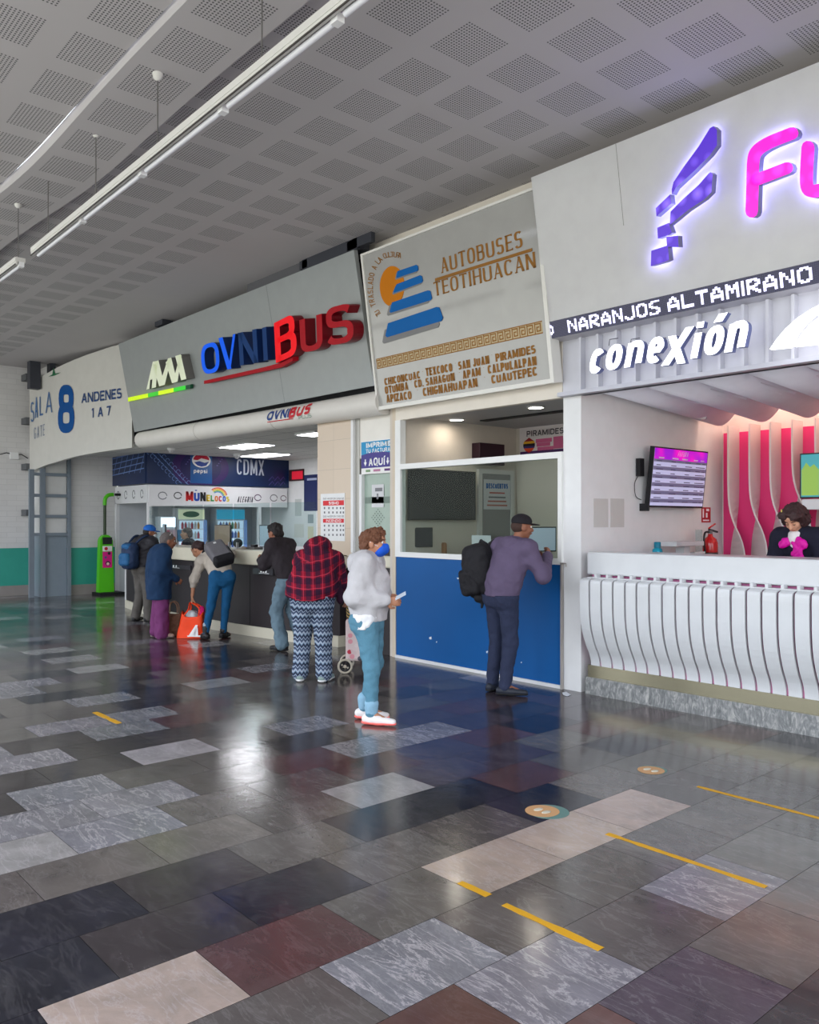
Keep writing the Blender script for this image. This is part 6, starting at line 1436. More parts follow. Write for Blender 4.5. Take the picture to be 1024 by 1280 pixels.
J0 = dict(pelvis=(0, 0, .92), waist=(0, .01, 1.06), chest=(0, 0, 1.26), neck=(0, -.01, 1.42), head=(0, .025, 1.555),
          shL=(-.17, 0, 1.37), elL=(-.22, -.03, 1.10), wrL=(-.22, .06, .86), shR=(.17, 0, 1.37), elR=(.22, -.03, 1.10), wrR=(.22, .06, .86),
          hipL=(-.09, 0, .90), knL=(-.10, .02, .48), anL=(-.10, -.03, .085), toeL=(-.13, .13, .03), hipR=(.09, 0, .90), knR=(.10, .02, .48), anR=(.10, -.03, .085), toeR=(.13, .13, .03))
LATER = []
class Person:
    def __init__(s, label, loc, face, joints, skin='tan', scale=1.0, hyaw=0, hpitch=0, hroll=0, girth=1.0, hips=1.0, ears=True, hands=None, handcurl=.5, back=(0, -1, 0)):
        s.J = {k: Vector(v) for k, v in dict(J0, **joints).items()}; s.t = thing('person', label, 'person', (0, 0, 0)); s.g = girth; s.hp = hips
        s.R = rot(hyaw, hpitch, hroll); s.skin = skins[skin]; J = s.J; g = girth; s.scale = scale
        fdir = Vector((face[0], face[1], 0)).normalized(); s.loc = Vector((loc[0], loc[1], 0)); s.ang = math.atan2(-fdir.x, fdir.y); s.loc.z = (loc[2] if len(loc) > 2 else 0); LATER.append((s.t, s.loc, s.ang, scale))
        s.up = (J['neck'] - J['pelvis']).normalized(); s.rt = (J['shR'] - J['shL']).normalized(); s.fr = s.up.cross(s.rt).normalized(); s.fr = s.fr if s.fr.dot(Vector((0, 1, 0))) > -.2 else -s.fr
        body = [cone(J['pelvis'], J['waist'], .125 * g, .115 * g, s.fr, .75), cone(J['waist'], J['chest'], .115 * g, .135 * g, s.fr, .72), cone(J['neck'] - s.up * .06, J['neck'] + (J['head'] - J['neck']) * .45, .052, .046),
                cone(J['shL'], J['shR'], .055, .055)]
        for q in 'LR':
            body += [cone(J['sh' + q], J['el' + q], .045, .036), cone(J['el' + q], J['wr' + q], .036, .024), cone(J['hip' + q], J['kn' + q], .075 * g, .048), cone(J['kn' + q], J['an' + q], .048, .032), cone(J['an' + q], J['toe' + q], .034, .022)]
        parts = [dict(prims=body, res=.013, k=.03), dict(prims=head_prims(J['head'], s.R, 1.0, ears) + [cone(J['neck'], J['head'] - s.R @ Vector((0, .01, .03)), .05, .046)], res=.0065, k=.018)]
        for q, sd in (('L', 1), ('R', -1)):
            d = (J['wr' + q] - J['el' + q]).normalized(); hd, hn = (hands or {}).get(q, (d, -s.rt * (-sd) if False else s.rt * (1 if q == 'L' else -1)))
            parts.append(dict(prims=hand(J['wr' + q], hd, hn, sd if True else -sd, handcurl) + [cone(J['wr' + q] - d * .03, J['wr' + q], .026, .024)], res=.0046, k=.006))
        s.body = sdf_obj('body', parts, s.skin, None); s.body.parent = s.t
    def add(s, name, prims, m, par=None, **k):
        o = sdf_obj(name, [dict(prims=prims, **k)], m, None); o.parent = par or s.t; return o
    def own(s, o, par=None): o.parent = par or s.t; return o
    def torso(s, e=.03, hem=0.0, flare=1.0, blouse=0.0):
        J = s.J; g = s.g; lo = J['pelvis'] - s.up * hem
        return [cone(lo, J['waist'], .125 * g * flare + e, .118 * g + e + blouse, s.fr, .78), cone(J['waist'], J['chest'], .118 * g + e + blouse, .138 * g + e, s.fr, .76),
                cone(J['chest'], J['neck'] - s.up * .05, .138 * g + e, .075 + e, s.fr, .72), cone(J['shL'], J['shR'], .058 + e * .8, .058 + e * .8)]
    def sleeves(s, e=.022, cuff=0.0, only='LR'):
        J = s.J; o = []
        for q in only:
            d = (J['wr' + q] - J['el' + q]); end = J['wr' + q] - d.normalized() * cuff
            o += [cone(J['sh' + q], J['el' + q], .050 + e, .040 + e), cone(J['el' + q], end, .040 + e, .030 + e * .85)]
        return o
    def legs(s, e=.02, ank=.035, flare=0.0, top=0.0):
        J = s.J; g = s.g; o = [cone(J['pelvis'] + s.up * top, (J['hipL'] + J['hipR']) / 2, .115 * g + e, .12 * g * s.hp + e, s.fr, .85)]
        for q in 'LR':
            bt = -s.fr * .035
            o += [cone(J['hip' + q] + bt, J['hip' + q] + bt + Vector((0, 0, -.02)), .085 * g * s.hp + e, .08 * g * s.hp + e), cone(J['hip' + q], J['kn' + q], .082 * g * s.hp + e, .052 * g + e), cone(J['kn' + q], J['an' + q] + Vector((0, 0, .0)), .052 * g + e, ank + e + flare)]
        return o
    def shoes(s, m, sole, h=.055, L=.0, solem=None):
        J = s.J
        for q in 'LR':
            a, t_ = J['an' + q], J['toe' + q]; f = Vector((t_.x - a.x, t_.y - a.y, 0)).normalized(); b = Vector((a.x, a.y, .045)); heel = b - f * .045; toe = b + f * (.165 + L)
            zt = a.z - .085
            heel.z += zt; toe.z += zt; b.z += zt
            o = s.add('shoe', [cone(heel + Vector((0, 0, .005)), b + f * .06, .042, .044, (0, 0, 1), .95), cone(b + f * .06, toe + Vector((0, 0, -.008)), .044, .032, (0, 0, 1), .8), cone(b + Vector((0, 0, .05)), b, .042, .042)], m, res=.009, k=.02, cuts=[((0, 0, .018 + zt), (0, 0, -1))])
            s.add('sole', [cone(heel + Vector((0, 0, -.02)), b + f * .06 + Vector((0, 0, -.02)), .046, .047, (0, 0, 1), .5), cone(b + f * .06 + Vector((0, 0, -.02)), toe + Vector((0, 0, -.02)), .047, .036, (0, 0, 1), .5)], sole, par=o, res=.008, k=.012, cuts=[((0, 0, .0 + zt), (0, 0, -1)), ((0, 0, .03 + zt), (0, 0, 1))])
    def hair(s, prims_local, m, amp=.006, freq=90, res=.008, name='hair', k=.02, seed=2):
        T = lambda v: s.J['head'] + s.R @ Vector(v)
        P = [ell(T(c), r, s.R) for c, r in prims_local]
        return s.add(name, P, m, res=res, k=k, amp=amp, freq=freq, seed=seed)
    def H(s, x, y, z): return s.J['head'] + s.R @ Vector((x, y, z))
    def world(s, p):
        a = s.ang; p = Vector(p) * s.scale; return Vector((p.x * math.cos(a) - p.y * math.sin(a), p.x * math.sin(a) + p.y * math.cos(a), p.z)) + s.loc
    def worn(s, o):
        """a thing carried by the person: same place, own top-level object"""
        LATER.append((o, s.loc, s.ang, s.scale)); return o
def cloth(name, c, rough=.85, var=.16, scale=9, bump=.9, bscale=17): return mat(name, c, rough, var=var, scale=scale, bump=bump, bscale=bscale, spec=.25)
def denim(name, c):
    if name in MATS: return MATS[name]
    m, nt, b, tc = base(name, .85); n = noise(nt, tc.outputs['Object'], 5, 5, .6); n2 = noise(nt, tc.outputs['Object'], 160, 2)
    c1 = tuple(q * .75 for q in rgb(c)[:3]) + (1,); c2 = tuple(min(1, q * 1.35) for q in rgb(c)[:3]) + (1,)
    nt.links.new(mixcol(nt, mathn(nt, 'MULTIPLY_ADD', n, .75, mathn(nt, 'MULTIPLY', n2, .25)), c1, c2), b.inputs[0]); b.inputs['Specular IOR Level'].default_value = .2
    n3 = noise(nt, tc.outputs['Object'], 16, 3, .6, .6); bp_ = nt.nodes.new('ShaderNodeBump'); bp_.inputs['Strength'].default_value = .9; bp_.inputs['Distance'].default_value = .012; nt.links.new(n3, bp_.inputs['Height']); nt.links.new(bp_.outputs[0], b.inputs['Normal']); return m
def plaid():
    m, nt, b, tc = base('plaid_cloth', .9); s = sepxyz(nt, tc.outputs['Object']); b.inputs['Specular IOR Level'].default_value = .15
    def band(c, per, w, ph): return mathn(nt, 'LESS_THAN', mathn(nt, 'FRACT', mathn(nt, 'ADD', mathn(nt, 'DIVIDE', c, per), 50 + ph)), w)
    n = noise(nt, tc.outputs['Object'], 30, 2)
    u = mathn(nt, 'ADD', s[0], mathn(nt, 'MULTIPLY', s[1], .35)); v = mathn(nt, 'SUBTRACT', s[2], mathn(nt, 'MULTIPLY', s[1], .35))
    c = mixcol(nt, n, rgb((108, 16, 36)), rgb((148, 24, 46)))
    c = mixcol(nt, mathn(nt, 'MULTIPLY', band(u, .105, .52, 0), .72), c, rgb((26, 26, 48))); c = mixcol(nt, mathn(nt, 'MULTIPLY', band(v, .105, .5, .2), .66), c, rgb((22, 22, 42)))
    c = mixcol(nt, mathn(nt, 'MULTIPLY', band(u, .105, .07, .3), .4), c, rgb((230, 70, 90))); c = mixcol(nt, mathn(nt, 'MULTIPLY', band(v, .105, .07, .6), .35), c, rgb((226, 70, 90)))
    nt.links.new(c, b.inputs[0]); return m
def chevron():
    m, nt, b, tc = base('chevron_cloth', .9); s = sepxyz(nt, tc.outputs['Object']); b.inputs['Specular IOR Level'].default_value = .15
    u = mathn(nt, 'ADD', s[0], mathn(nt, 'MULTIPLY', s[1], .6))
    tri = mathn(nt, 'ABSOLUTE', mathn(nt, 'SUBTRACT', mathn(nt, 'FRACT', mathn(nt, 'ADD', mathn(nt, 'DIVIDE', u, .046), 50)), .5))
    z = mathn(nt, 'FRACT', mathn(nt, 'ADD', mathn(nt, 'DIVIDE', mathn(nt, 'ADD', s[2], mathn(nt, 'MULTIPLY', tri, .058)), .098), 50))
    r = nt.nodes.new('ShaderNodeValToRGB'); nt.links.new(z, r.inputs[0]); r.color_ramp.interpolation = 'CONSTANT'; e = r.color_ramp.elements
    e[0].position = 0; e[0].color = rgb((42, 50, 68)); e[1].position = .22; e[1].color = rgb((122, 142, 164))
    for p_, c in ((.38, (172, 180, 190)), (.5, (88, 102, 126)), (.64, (52, 62, 84)), (.8, (150, 162, 178)), (.9, (70, 84, 108))): q = e.new(p_); q.color = rgb(c)
    nt.links.new(r.outputs[0], b.inputs[0]); return m
dark_hair = mat('hair_black', (30, 24, 24), .6, var=.3, scale=60, bump=.5, bscale=200); brown_hair = mat('hair_brown', (104, 66, 46), .65, var=.35, scale=50, bump=.5, bscale=160); grey_hair = mat('hair_grey', (92, 84, 82), .7, var=.4, scale=60, bump=.5, bscale=200)
HAIR_SHORT = [((0, -.022, .042), (.082, .094, .088)), ((0, -.06, .0), (.070, .056, .07)), ((0, .03, .092), (.056, .05, .028))]

def at_floor(u, v): p = onZ(u, v, 0); return (p.x, p.y)
Rv = (CA, SA)

# ---- 6: woman with curly hair, grey hoodie, blue mask
fx = (CA * .985 - (-SA) * .0 + .0, SA)
x, y = at_floor(461, 902)
w6 = Person('woman with curly hair, blue mask, light grey hoodie and blue jeans holding a ticket', (x, y), (.80, .60), dict(
    shL=(-.16, .0, 1.34), elL=(-.19, -.10, 1.08), wrL=(-.10, .13, 1.05), shR=(.16, .0, 1.34), elR=(.20, -.08, 1.07), wrR=(.12, .17, 1.04), chest=(0, -.01, 1.22), neck=(0, -.0, 1.38), head=(0, .045, 1.505),
    hipL=(-.09, 0, .86), hipR=(.09, 0, .86), knL=(-.09, .03, .48), knR=(.10, .05, .48), anL=(-.09, -.06, .085), anR=(.10, .05, .085), toeL=(-.10, .14, .03), toeR=(.12, .22, .03), pelvis=(0, 0, .90), waist=(0, .0, 1.04)),
    skin='tan', scale=1.0, girth=1.10, hips=1.08, handcurl=.7, hpitch=-.02)
x_ = w6
hood = cloth('hoodie_grey', (186, 184, 186)); jeans = denim('jeans_light', (84, 128, 148))
w6.add('trousers', w6.legs(.012, .036), jeans, cuts=[((0, 0, .93), (0, 0, 1))], res=.013, k=.03, amp=0.007, freq=76, stretch=(1, 1, 2.2))
jk = w6.add('hoodie', w6.torso(.045, .03, 1.05, .03) + w6.sleeves(.034, .01) + [cone((0, .04, 1.06), (0, .06, 1.2), .13, .12)], hood, res=.013, k=.05, amp=.009, freq=40, cuts=[((0, 0, .86), (0, 0, -1))], stretch=(1, 1, 1.6))
w6.add('hood', [ell((0, -.05, 1.40), (.130, .10, .055), rot(0, .5)), ell((0, -.13, 1.34), (.105, .055, .085)), ell((0, .04, 1.36), (.095, .08, .05))], hood, par=jk, res=.010, k=.04, amp=0.007, freq=76)
w6.add('ragged_shirt_hem', [cone((-.10, .0, .90), (.10, .0, .90), .115, .115, (0, 1, 0), .95), cone((-.12, -.02, .84), (.13, .0, .84), .085, .085)], cloth('shirt_white', (226, 226, 228)), res=.011, k=.02, amp=.020, freq=70, cuts=[((0, 0, .80), (0, 0, -1)), ((0, 0, .93), (0, 0, 1))], stretch=(2, 2, .6))
w6.hair([((0, -.02, .045), (.094, .104, .088)), ((0, -.06, .01), (.086, .07, .085)), ((0, .05, .095), (.068, .05, .042)), ((.05, .0, .07), (.05, .07, .05)), ((-.05, .0, .07), (.05, .07, .05))], brown_hair, amp=.015, freq=120, k=.02, res=.006)
eyes_face(w6.t, w6.J['head'], w6.R, 1.0, (80, 52, 40))
T = w6.H
mk = w6.add('face_mask', [ell(T(0, .078, -.042), (.058, .046, .052), w6.R), ell(T(0, .112, -.035), (.022, .022, .040), w6.R), ell(T(0, .05, -.07), (.058, .045, .04), w6.R)], mat('mask_blue', (22, 84, 196), .7), res=.006, k=.02)
for sx in (-1, 1): w6.own(MB().tube([T(sx * .05, .06, -.02), T(sx * .077, .01, -.0), T(sx * .084, -.015, .02)], .0022, 6).build('ear_loop', mat('loop_white', (220, 224, 230), .6)), mk)
w6.shoes(mat('shoe_white', (222, 216, 214), .5), mat('sole_coral', (240, 110, 104), .5, emit=.05, ecol=(240, 110, 104)), L=.02)
for q in 'LR': w6.add('cuff', [cone(w6.J['an' + q] + Vector((0, 0, .03)), w6.J['an' + q] + Vector((0, 0, .09)), .054, .060)], denim('jeans_cuff', (130, 168, 190)), res=.009, k=.01)
h_ = w6.world(w6.J['wrR'] + Vector((-.01, .13, .04)))
tk = tag(MB().add([(-.05, -.035, 0), (.05, -.035, 0), (.05, .035, .0), (-.05, .035, 0), (-.05, -.035, .001), (.05, -.035, .001), (.05, .035, .001), (-.05, .035, .001)], [(3, 2, 1, 0), (4, 5, 6, 7), (0, 1, 5, 4), (1, 2, 6, 5), (2, 3, 7, 6), (3, 0, 4, 7)]).build('paper_ticket', mat('ticket', (200, 210, 220), .5)), 'small white ticket in the hand of the woman in grey hoodie', 'ticket')
tk.location = h_; tk.rotation_euler = (.4, -.5, math.radians(40))

# ---- 7: man with black cap and backpack at the blue booth
x, y = at_floor(633, 866)
m7 = Person('man in black cap and purple grey hoodie leaning at the blue booth, seen from behind', (x, y), (.10, 1), dict(
    pelvis=(0, -.06, .95), waist=(.01, -.04, 1.10), chest=(.03, .03, 1.30), neck=(.04, .09, 1.46), head=(.06, .15, 1.60), shL=(-.15, .04, 1.41), shR=(.22, .08, 1.40),
    elL=(-.20, .18, 1.18), wrL=(-.06, .36, 1.30), elR=(.34, .16, 1.14), wrR=(.18, .38, 1.32), hipL=(-.09, -.06, .93), hipR=(.09, -.06, .93), knL=(-.11, -.02, .50), knR=(.09, -.03, .50), anL=(-.14, -.06, .085), anR=(.09, -.10, .085), toeL=(-.19, .08, .03), toeR=(.22, .03, .03)),
    skin='brown', scale=1.02, girth=1.08, hyaw=-.45, hpitch=-.1, handcurl=.8)
hd = cloth('hoodie_purple', (92, 80, 104)); jn = denim('jeans_navy', (44, 50, 72))
m7.add('trousers', m7.legs(.018, .040), jn, cuts=[((0, 0, .955), (0, 0, 1))], res=.013, k=.03, amp=0.007, freq=64, stretch=(1, 1, 2))
jk = m7.add('hoodie', m7.torso(.040, .02, 1.02, .015) + m7.sleeves(.028, .01), hd, res=.013, k=.05, amp=0.008, freq=53, cuts=[((0, 0, .94), (0, 0, -1))], stretch=(1, 1, 1.6))
m7.add('waistband', [cone((-.06, -.055, .935), (.06, -.055, .935), .115, .115, (0, 1, 0), .9)], cloth('shirt_slate', (70, 96, 116)), par=jk, res=.011, k=.02, cuts=[((0, 0, .90), (0, 0, -1)), ((0, 0, .96), (0, 0, 1))])
m7.add('hood', [ell((.035, .01, 1.45), (.125, .06, .075), rot(0, .5)), ell((.035, -.03, 1.40), (.09, .04, .09), rot(0, .2)), ell((.05, .12, 1.45), (.09, .06, .035))], hd, par=jk, res=.010, k=.03, amp=0.006, freq=76)
m7.hair([((0, -.03, .01), (.077, .082, .07))], mat('hair_shaved', (64, 46, 40), .8), amp=.0, name='hair')
capm = cloth('cap_black', (34, 32, 36))
cp = m7.add('cap', [ell(m7.H(0, -.008, .058), (.088, .104, .078), m7.R)], capm, res=.007, k=.01, cuts=[(m7.H(0, 0, .035), m7.R @ Vector((0, 0, -1)))])
m7.add('cap_peak', [ell(m7.H(0, .105, .042), (.066, .075, .010), m7.R)], capm, par=cp, res=.006, k=.01)
eyes_face(m7.t, m7.J['head'], m7.R)
m7.shoes(mat('shoe_dark', (38, 42, 52), .5), mat('sole_dark', (30, 30, 32), .6), L=.02)
bp = thing('backpack', 'large black backpack hanging from the left shoulder of the man in cap', 'backpack', (0, 0, 0)); m7.worn(bp)
bk = mat('pack_black', (26, 25, 29), .75, var=.3, scale=12, bump=.6, bscale=40, spec=.3)
def bobj(root, name, prims, m, par=None, **k): o = sdf_obj(name, [dict(prims=prims, **k)], m, None); o.parent = par or root; return o
Rb = rot(.15, .1, -.16)
bobj(bp, 'pack', [rbox((-.27, -.10, 1.17), (.16, .11, .27), .09, Rb), ell((-.27, -.17, 1.13), (.15, .10, .20), Rb)], bk, res=.012, k=.05, amp=0.009, freq=57)
bobj(bp, 'front_pocket', [rbox((-.29, -.225, 1.06), (.115, .045, .13), .045, Rb)], bk, res=.011, k=.02, amp=0.007, freq=76)
bobj(bp, 'lower_pouch', [ell((-.22, -.14, .91), (.07, .06, .05)), cone((-.18, -.14, .9), (-.19, -.15, .82), .018, .014)], bk, res=.010, k=.02, amp=.004, freq=60)
bobj(bp, 'top_handle', [cone((-.32, -.08, 1.42), (-.27, -.09, 1.47), .014, .014), cone((-.27, -.09, 1.47), (-.2, -.08, 1.44), .014, .014)], bk, res=.007, k=.01)
o = MB().tube(smoothline([(-.2, -.06, 1.42), (-.155, .0, 1.475), (-.14, .06, 1.485), (-.12, .13, 1.42), (-.14, .15, 1.25)], 6), .022, 8).build('shoulder_strap', bk); o.parent = bp
o = MB().tube(smoothline([(-.34, -.20, 1.36), (-.30, -.235, 1.30), (-.31, -.26, 1.16)], 5), .006, 6).build('zip', mat('zip_grey', (92, 92, 96), .5)); o.parent = bp

# ---- 5: bent figure in plaid hooded jacket
x, y = at_floor(393, 850)
m5 = Person('person in red and navy plaid hooded jacket and zigzag patterned trousers bending forward', (x, y), (-.62, .78), dict(
    pelvis=(0, -.10, .93), waist=(0, -.04, 1.05), chest=(.0, .12, 1.22), neck=(-.03, .26, 1.33), head=(-.05, .37, 1.40), shL=(-.19, .20, 1.27), shR=(.16, .20, 1.26), elL=(-.25, .26, 1.02), wrL=(-.16, .42, .92), elR=(.25, .20, 1.01), wrR=(.26, .34, .86),
    hipL=(-.10, -.08, .88), hipR=(.10, -.08, .88), knL=(-.11, -.06, .48), knR=(.11, -.05, .48), anL=(-.13, -.08, .085), anR=(.13, -.08, .085), toeL=(-.17, .10, .03), toeR=(.17, .08, .03)),
    skin='brown', scale=1.0, girth=1.22, hips=1.12, hpitch=-.9, handcurl=.6)
pl_ = plaid(); ch_ = chevron()
m5.add('trousers', m5.legs(.028, .050, .010, .04), ch_, cuts=[((0, 0, .95), (0, 0, 1))], res=.014, k=.03, amp=0.008, freq=49, stretch=(1, 1, .5))
jk = m5.add('jacket', m5.torso(.065, .04, 1.0, .04) + m5.sleeves(.045, -.01) + [cone((-.12, -.09, .98), (.12, -.09, .98), .155, .155)], pl_, res=.014, k=.06, amp=0.014, freq=49, cuts=[((0, 0, .915), (0, .15, -1))], stretch=(.6, .6, 1.8))
m5.add('hood', [ell((-.03, .24, 1.42), (.16, .13, .085), rot(0, .3)), ell((-.03, .12, 1.38), (.13, .07, .07), rot(0, .7)), ell((-.04, .34, 1.44), (.12, .10, .09))], pl_, par=jk, res=.012, k=.05, amp=0.007, freq=57)
m5.add('red_waistband', [cone((-.10, -.085, .945), (.10, -.085, .945), .135, .135, (0, 1, 0), .95)], cloth('lining_red', (176, 20, 50)), par=jk, res=.012, k=.02, amp=0.009, freq=76, cuts=[((0, 0, .905), (0, 0, -1)), ((0, 0, .97), (0, 0, 1))])
m5.add('dark_side_flap', [cone((.23, .12, 1.05), (.26, .10, .86), .07, .06, (1, 0, 0), .6)], cloth('jacket_dark', (50, 24, 44)), par=jk, res=.012, k=.02, amp=0.009, freq=57)
m5.hair(HAIR_SHORT, dark_hair, amp=.006)
m5.shoes(cloth('shoe_sage', (132, 150, 146)), mat('sole_white', (220, 220, 220), .5))
for q in 'LR': m5.add('sock', [cone(m5.J['an' + q] + Vector((0, 0, .03)), m5.J['an' + q] + Vector((0, 0, .08)), .042, .046)], cloth('sock_pink', (206, 140, 156)), res=.009, k=.01)

# ---- 4: young man in dark jacket
x, y = at_floor(358, 812)
m4 = Person('young man with black hair in dark jacket and loose faded jeans leaning on the counter', (x, y), (-.99, -.14), dict(
    pelvis=(0, -.08, .93), waist=(0, -.03, 1.06), chest=(0, .08, 1.25), neck=(0, .15, 1.39), head=(0, .22, 1.505), shL=(-.16, .10, 1.35), shR=(.16, .13, 1.34), elL=(-.20, .20, 1.10), wrL=(-.10, .40, 1.16), elR=(.23, .22, 1.12), wrR=(.14, .43, 1.17),
    hipL=(-.09, -.08, .90), hipR=(.09, -.08, .90), knL=(-.11, .08, .50), knR=(.10, .0, .49), anL=(-.12, -.06, .085), anR=(.11, -.20, .085), toeL=(-.16, .11, .03), toeR=(.15, -.02, .03)),
    skin='brown', scale=1.02, girth=1.0, hpitch=-.35, hyaw=.1, handcurl=.8)
m4.add('trousers', m4.legs(.030, .048, .008), denim('jeans_faded', (96, 116, 128)), cuts=[((0, 0, .93), (0, 0, 1))], res=.014, k=.03, amp=0.014, freq=49, stretch=(.8, .8, 1.8))
jk = m4.add('jacket', m4.torso(.042, .05, 1.02, .03) + m4.sleeves(.032, .03), cloth('jacket_black', (42, 36, 40)), res=.013, k=.05, amp=0.010, freq=53, cuts=[((0, 0, .90), (0, 0, -1))])
m4.add('collar', [ell((0, .13, 1.405), (.078, .072, .035), rot(0, -.4))], cloth('collar_cream', (196, 186, 170)), par=jk, res=.008, k=.02)
m4.hair([((0, -.022, .046), (.086, .097, .090)), ((0, -.055, -.02), (.080, .062, .080)), ((0, .04, .094), (.062, .055, .036))], dark_hair, amp=.012, freq=110)
eyes_face(m4.t, m4.J['head'], m4.R, 1.0, (30, 24, 22), skins['brown'])
m4.shoes(mat('shoe_black', (34, 32, 34), .5), mat('sole_dark'))

# ---- 3: bending woman with grey backpack
x, y = at_floor(274, 797)
m3 = Person('woman in beige shirt bending to her bag with one hand on counter', (x, y), (-.93, .37), dict(
    pelvis=(.03, -.12, .90), waist=(0, -.02, 1.0), chest=(-.04, .14, 1.14), neck=(-.15, .24, 1.22), head=(-.27, .31, 1.27), shL=(-.24, .15, 1.10), shR=(.10, .24, 1.20), elL=(-.34, .18, .84), wrL=(-.36, .22, .60), elR=(.30, .36, 1.20), wrR=(.44, .52, 1.28),
    hipL=(-.06, -.12, .87), hipR=(.12, -.12, .87), knL=(-.13, -.10, .47), knR=(.08, -.10, .47), anL=(-.20, -.10, .085), anR=(.05, -.08, .085), toeL=(-.27, .07, .03), toeR=(.16, .07, .03)),
    skin='tan', scale=1.0, girth=.98, hips=1.12, hpitch=-.6, hyaw=.75, handcurl=.6, hands={'R': ((.6, .75, -.05), (0, 0, -1)), 'L': ((-.05, .1, -1), (1, 0, 0))})
beige = cloth('shirt_beige', (176, 166, 154))
m3.add('trousers', m3.legs(.010, .036), denim('jeans_blue', (22, 76, 116)), cuts=[((0, -.12, .985), (0, .6, 1))], res=.013, k=.03, amp=0.006, freq=68, stretch=(1, 1, 2))
jk = m3.add('shirt', m3.torso(.034, -.07, 1.0, .01) + m3.sleeves(.022, .04, 'R') + [cone(m3.J['shL'], m3.J['elL'], .072, .058), cone(m3.J['elL'], m3.J['elL'] + Vector((-.005, .01, -.08)), .058, .05), cone((-.04, .06, 1.0), (-.08, .16, .82), .10, .05, (0, 1, 0), .5), cone((.10, -.02, .97), (.17, .06, .86), .05, .02)], beige, res=.013, k=.05, amp=0.010, freq=57)
m3.hair([((0, -.022, .046), (.082, .094, .088)), ((0, -.07, .0), (.062, .05, .06)), ((0, -.11, .03), (.035, .04, .035))], mat('hair_darkbrown', (48, 30, 30), .6, var=.4, scale=50, bump=.5), amp=.006)
m3.own(MB().tube([m3.H(.03, -.07, .08), m3.H(.0, -.09, .09), m3.H(-.03, -.07, .08)], .016, 8).build('hair_tie', mat('tie_red', (150, 30, 40), .6)))
eyes_face(m3.t, m3.J['head'], m3.R, 1.0, (50, 36, 30), skins['tan'])
m3.shoes(mat('boot_black', (28, 26, 28), .45), mat('sole_black', (22, 22, 22), .6), L=-.02)
for q in 'LR':
    m3.add('boot_shaft', [cone(m3.J['an' + q] + Vector((0, 0, -.02)), m3.J['an' + q] + Vector((0, 0, .08 if q == 'L' else .03)), .046, .050)], mat('boot_black'), res=.009, k=.01)
    m3.add('sock', [cone(m3.J['an' + q] + Vector((0, 0, .05)), m3.J['an' + q] + Vector((0, 0, .12)), .040, .043)], cloth('sock_grey', (150, 160, 168)), res=.009, k=.01)
bp = thing('backpack', 'square grey and black backpack on the back of the bending woman', 'backpack', (0, 0, 0)); m3.worn(bp)
Rb = Matrix((m3.rt, m3.fr, m3.up)).transposed(); cb = (m3.J['chest'] + m3.J['waist']) / 2 - m3.fr * .185 + m3.up * .0 + m3.rt * .03
gk = cloth('pack_grey', (104, 102, 106), bump=.4)
bobj(bp, 'pack', [rbox(cb + m3.up * .05, (.145, .075, .19), .04, Rb)], gk, res=.011, k=.02, amp=.003, freq=30)
bobj(bp, 'dark_base', [rbox(cb - m3.up * .13, (.147, .080, .07), .04, Rb)], bk, res=.011, k=.02)
bobj(bp, 'side_pocket', [rbox(cb + m3.rt * .145 - m3.up * .03, (.025, .055, .12), .02, Rb)], bk, res=.009, k=.02)
bobj(bp, 'top_flap', [rbox(cb + m3.up * .20 - m3.fr * .0, (.13, .07, .045), .03, Rb)], gk, res=.010, k=.02)
q = cb - m3.fr * .078 + m3.up * .16; o = MB().hexa([q - m3.rt * .02, q + m3.rt * .02, q + m3.rt * .02 - m3.fr * .004, q - m3.rt * .02 - m3.fr * .004], [q - m3.rt * .02 + m3.up * .03, q + m3.rt * .02 + m3.up * .03, q + m3.rt * .02 - m3.fr * .004 + m3.up * .03, q - m3.rt * .02 - m3.fr * .004 + m3.up * .03]).build('badge', mat('badge_pale', (206, 206, 206), .5)); o.parent = bp
for sx in (-1, 1):
    o = MB().tube(smoothline([cb + m3.rt * sx * .10 + m3.up * .22 + m3.fr * .05, cb + m3.rt * sx * .13 + m3.up * .27 + m3.fr * .16, cb + m3.rt * sx * .15 + m3.up * .20 + m3.fr * .30, cb + m3.rt * sx * .15 + m3.up * .0 + m3.fr * .30], 5), .02, 8).build('shoulder_strap', bk); o.parent = bp
W3 = m3

# ---- 2: older woman in navy coat
x, y = at_floor(201, 797)
m2 = Person('older woman in long navy coat and purple trousers waiting at the counter', (x, y), (.2, .98), dict(
    pelvis=(0, -.02, .86), waist=(0, -.03, 1.0), chest=(0, -.02, 1.15), neck=(0, .04, 1.29), head=(0, .11, 1.40), shL=(-.16, .02, 1.25), shR=(.16, .02, 1.25), elL=(-.21, -.06, 1.0), wrL=(-.14, .14, .90), elR=(.20, -.04, 1.0), wrR=(.14, .18, .86),
    hipL=(-.09, -.02, .84), hipR=(.09, -.02, .84), knL=(-.09, .0, .46), knR=(.09, .0, .46), anL=(-.09, -.04, .085), anR=(.10, -.01, .085), toeL=(-.11, .12, .03), toeR=(.13, .14, .03)),
    skin='brown', scale=1.0, girth=1.16, hyaw=-.15, hpitch=-.15, handcurl=.8)
m2.add('trousers', m2.legs(.034, .056, .012), cloth('trousers_purple', (104, 48, 94)), cuts=[((0, 0, .66), (0, 0, 1))], res=.014, k=.03, amp=0.014, freq=49, stretch=(1.4, 1.4, .5))
navyc = cloth('coat_navy', (20, 46, 76))
jk = m2.add('coat', m2.torso(.050, .10, 1.12, .03) + m2.sleeves(.034, .0) + [cone((0, -.02, .95), (0, -.02, .60), .19, .205, (0, 1, 0), .85)], navyc, res=.014, k=.05, amp=0.011, freq=45, cuts=[((0, 0, .56), (0, 0, -1))], stretch=(1.4, 1.4, .5))
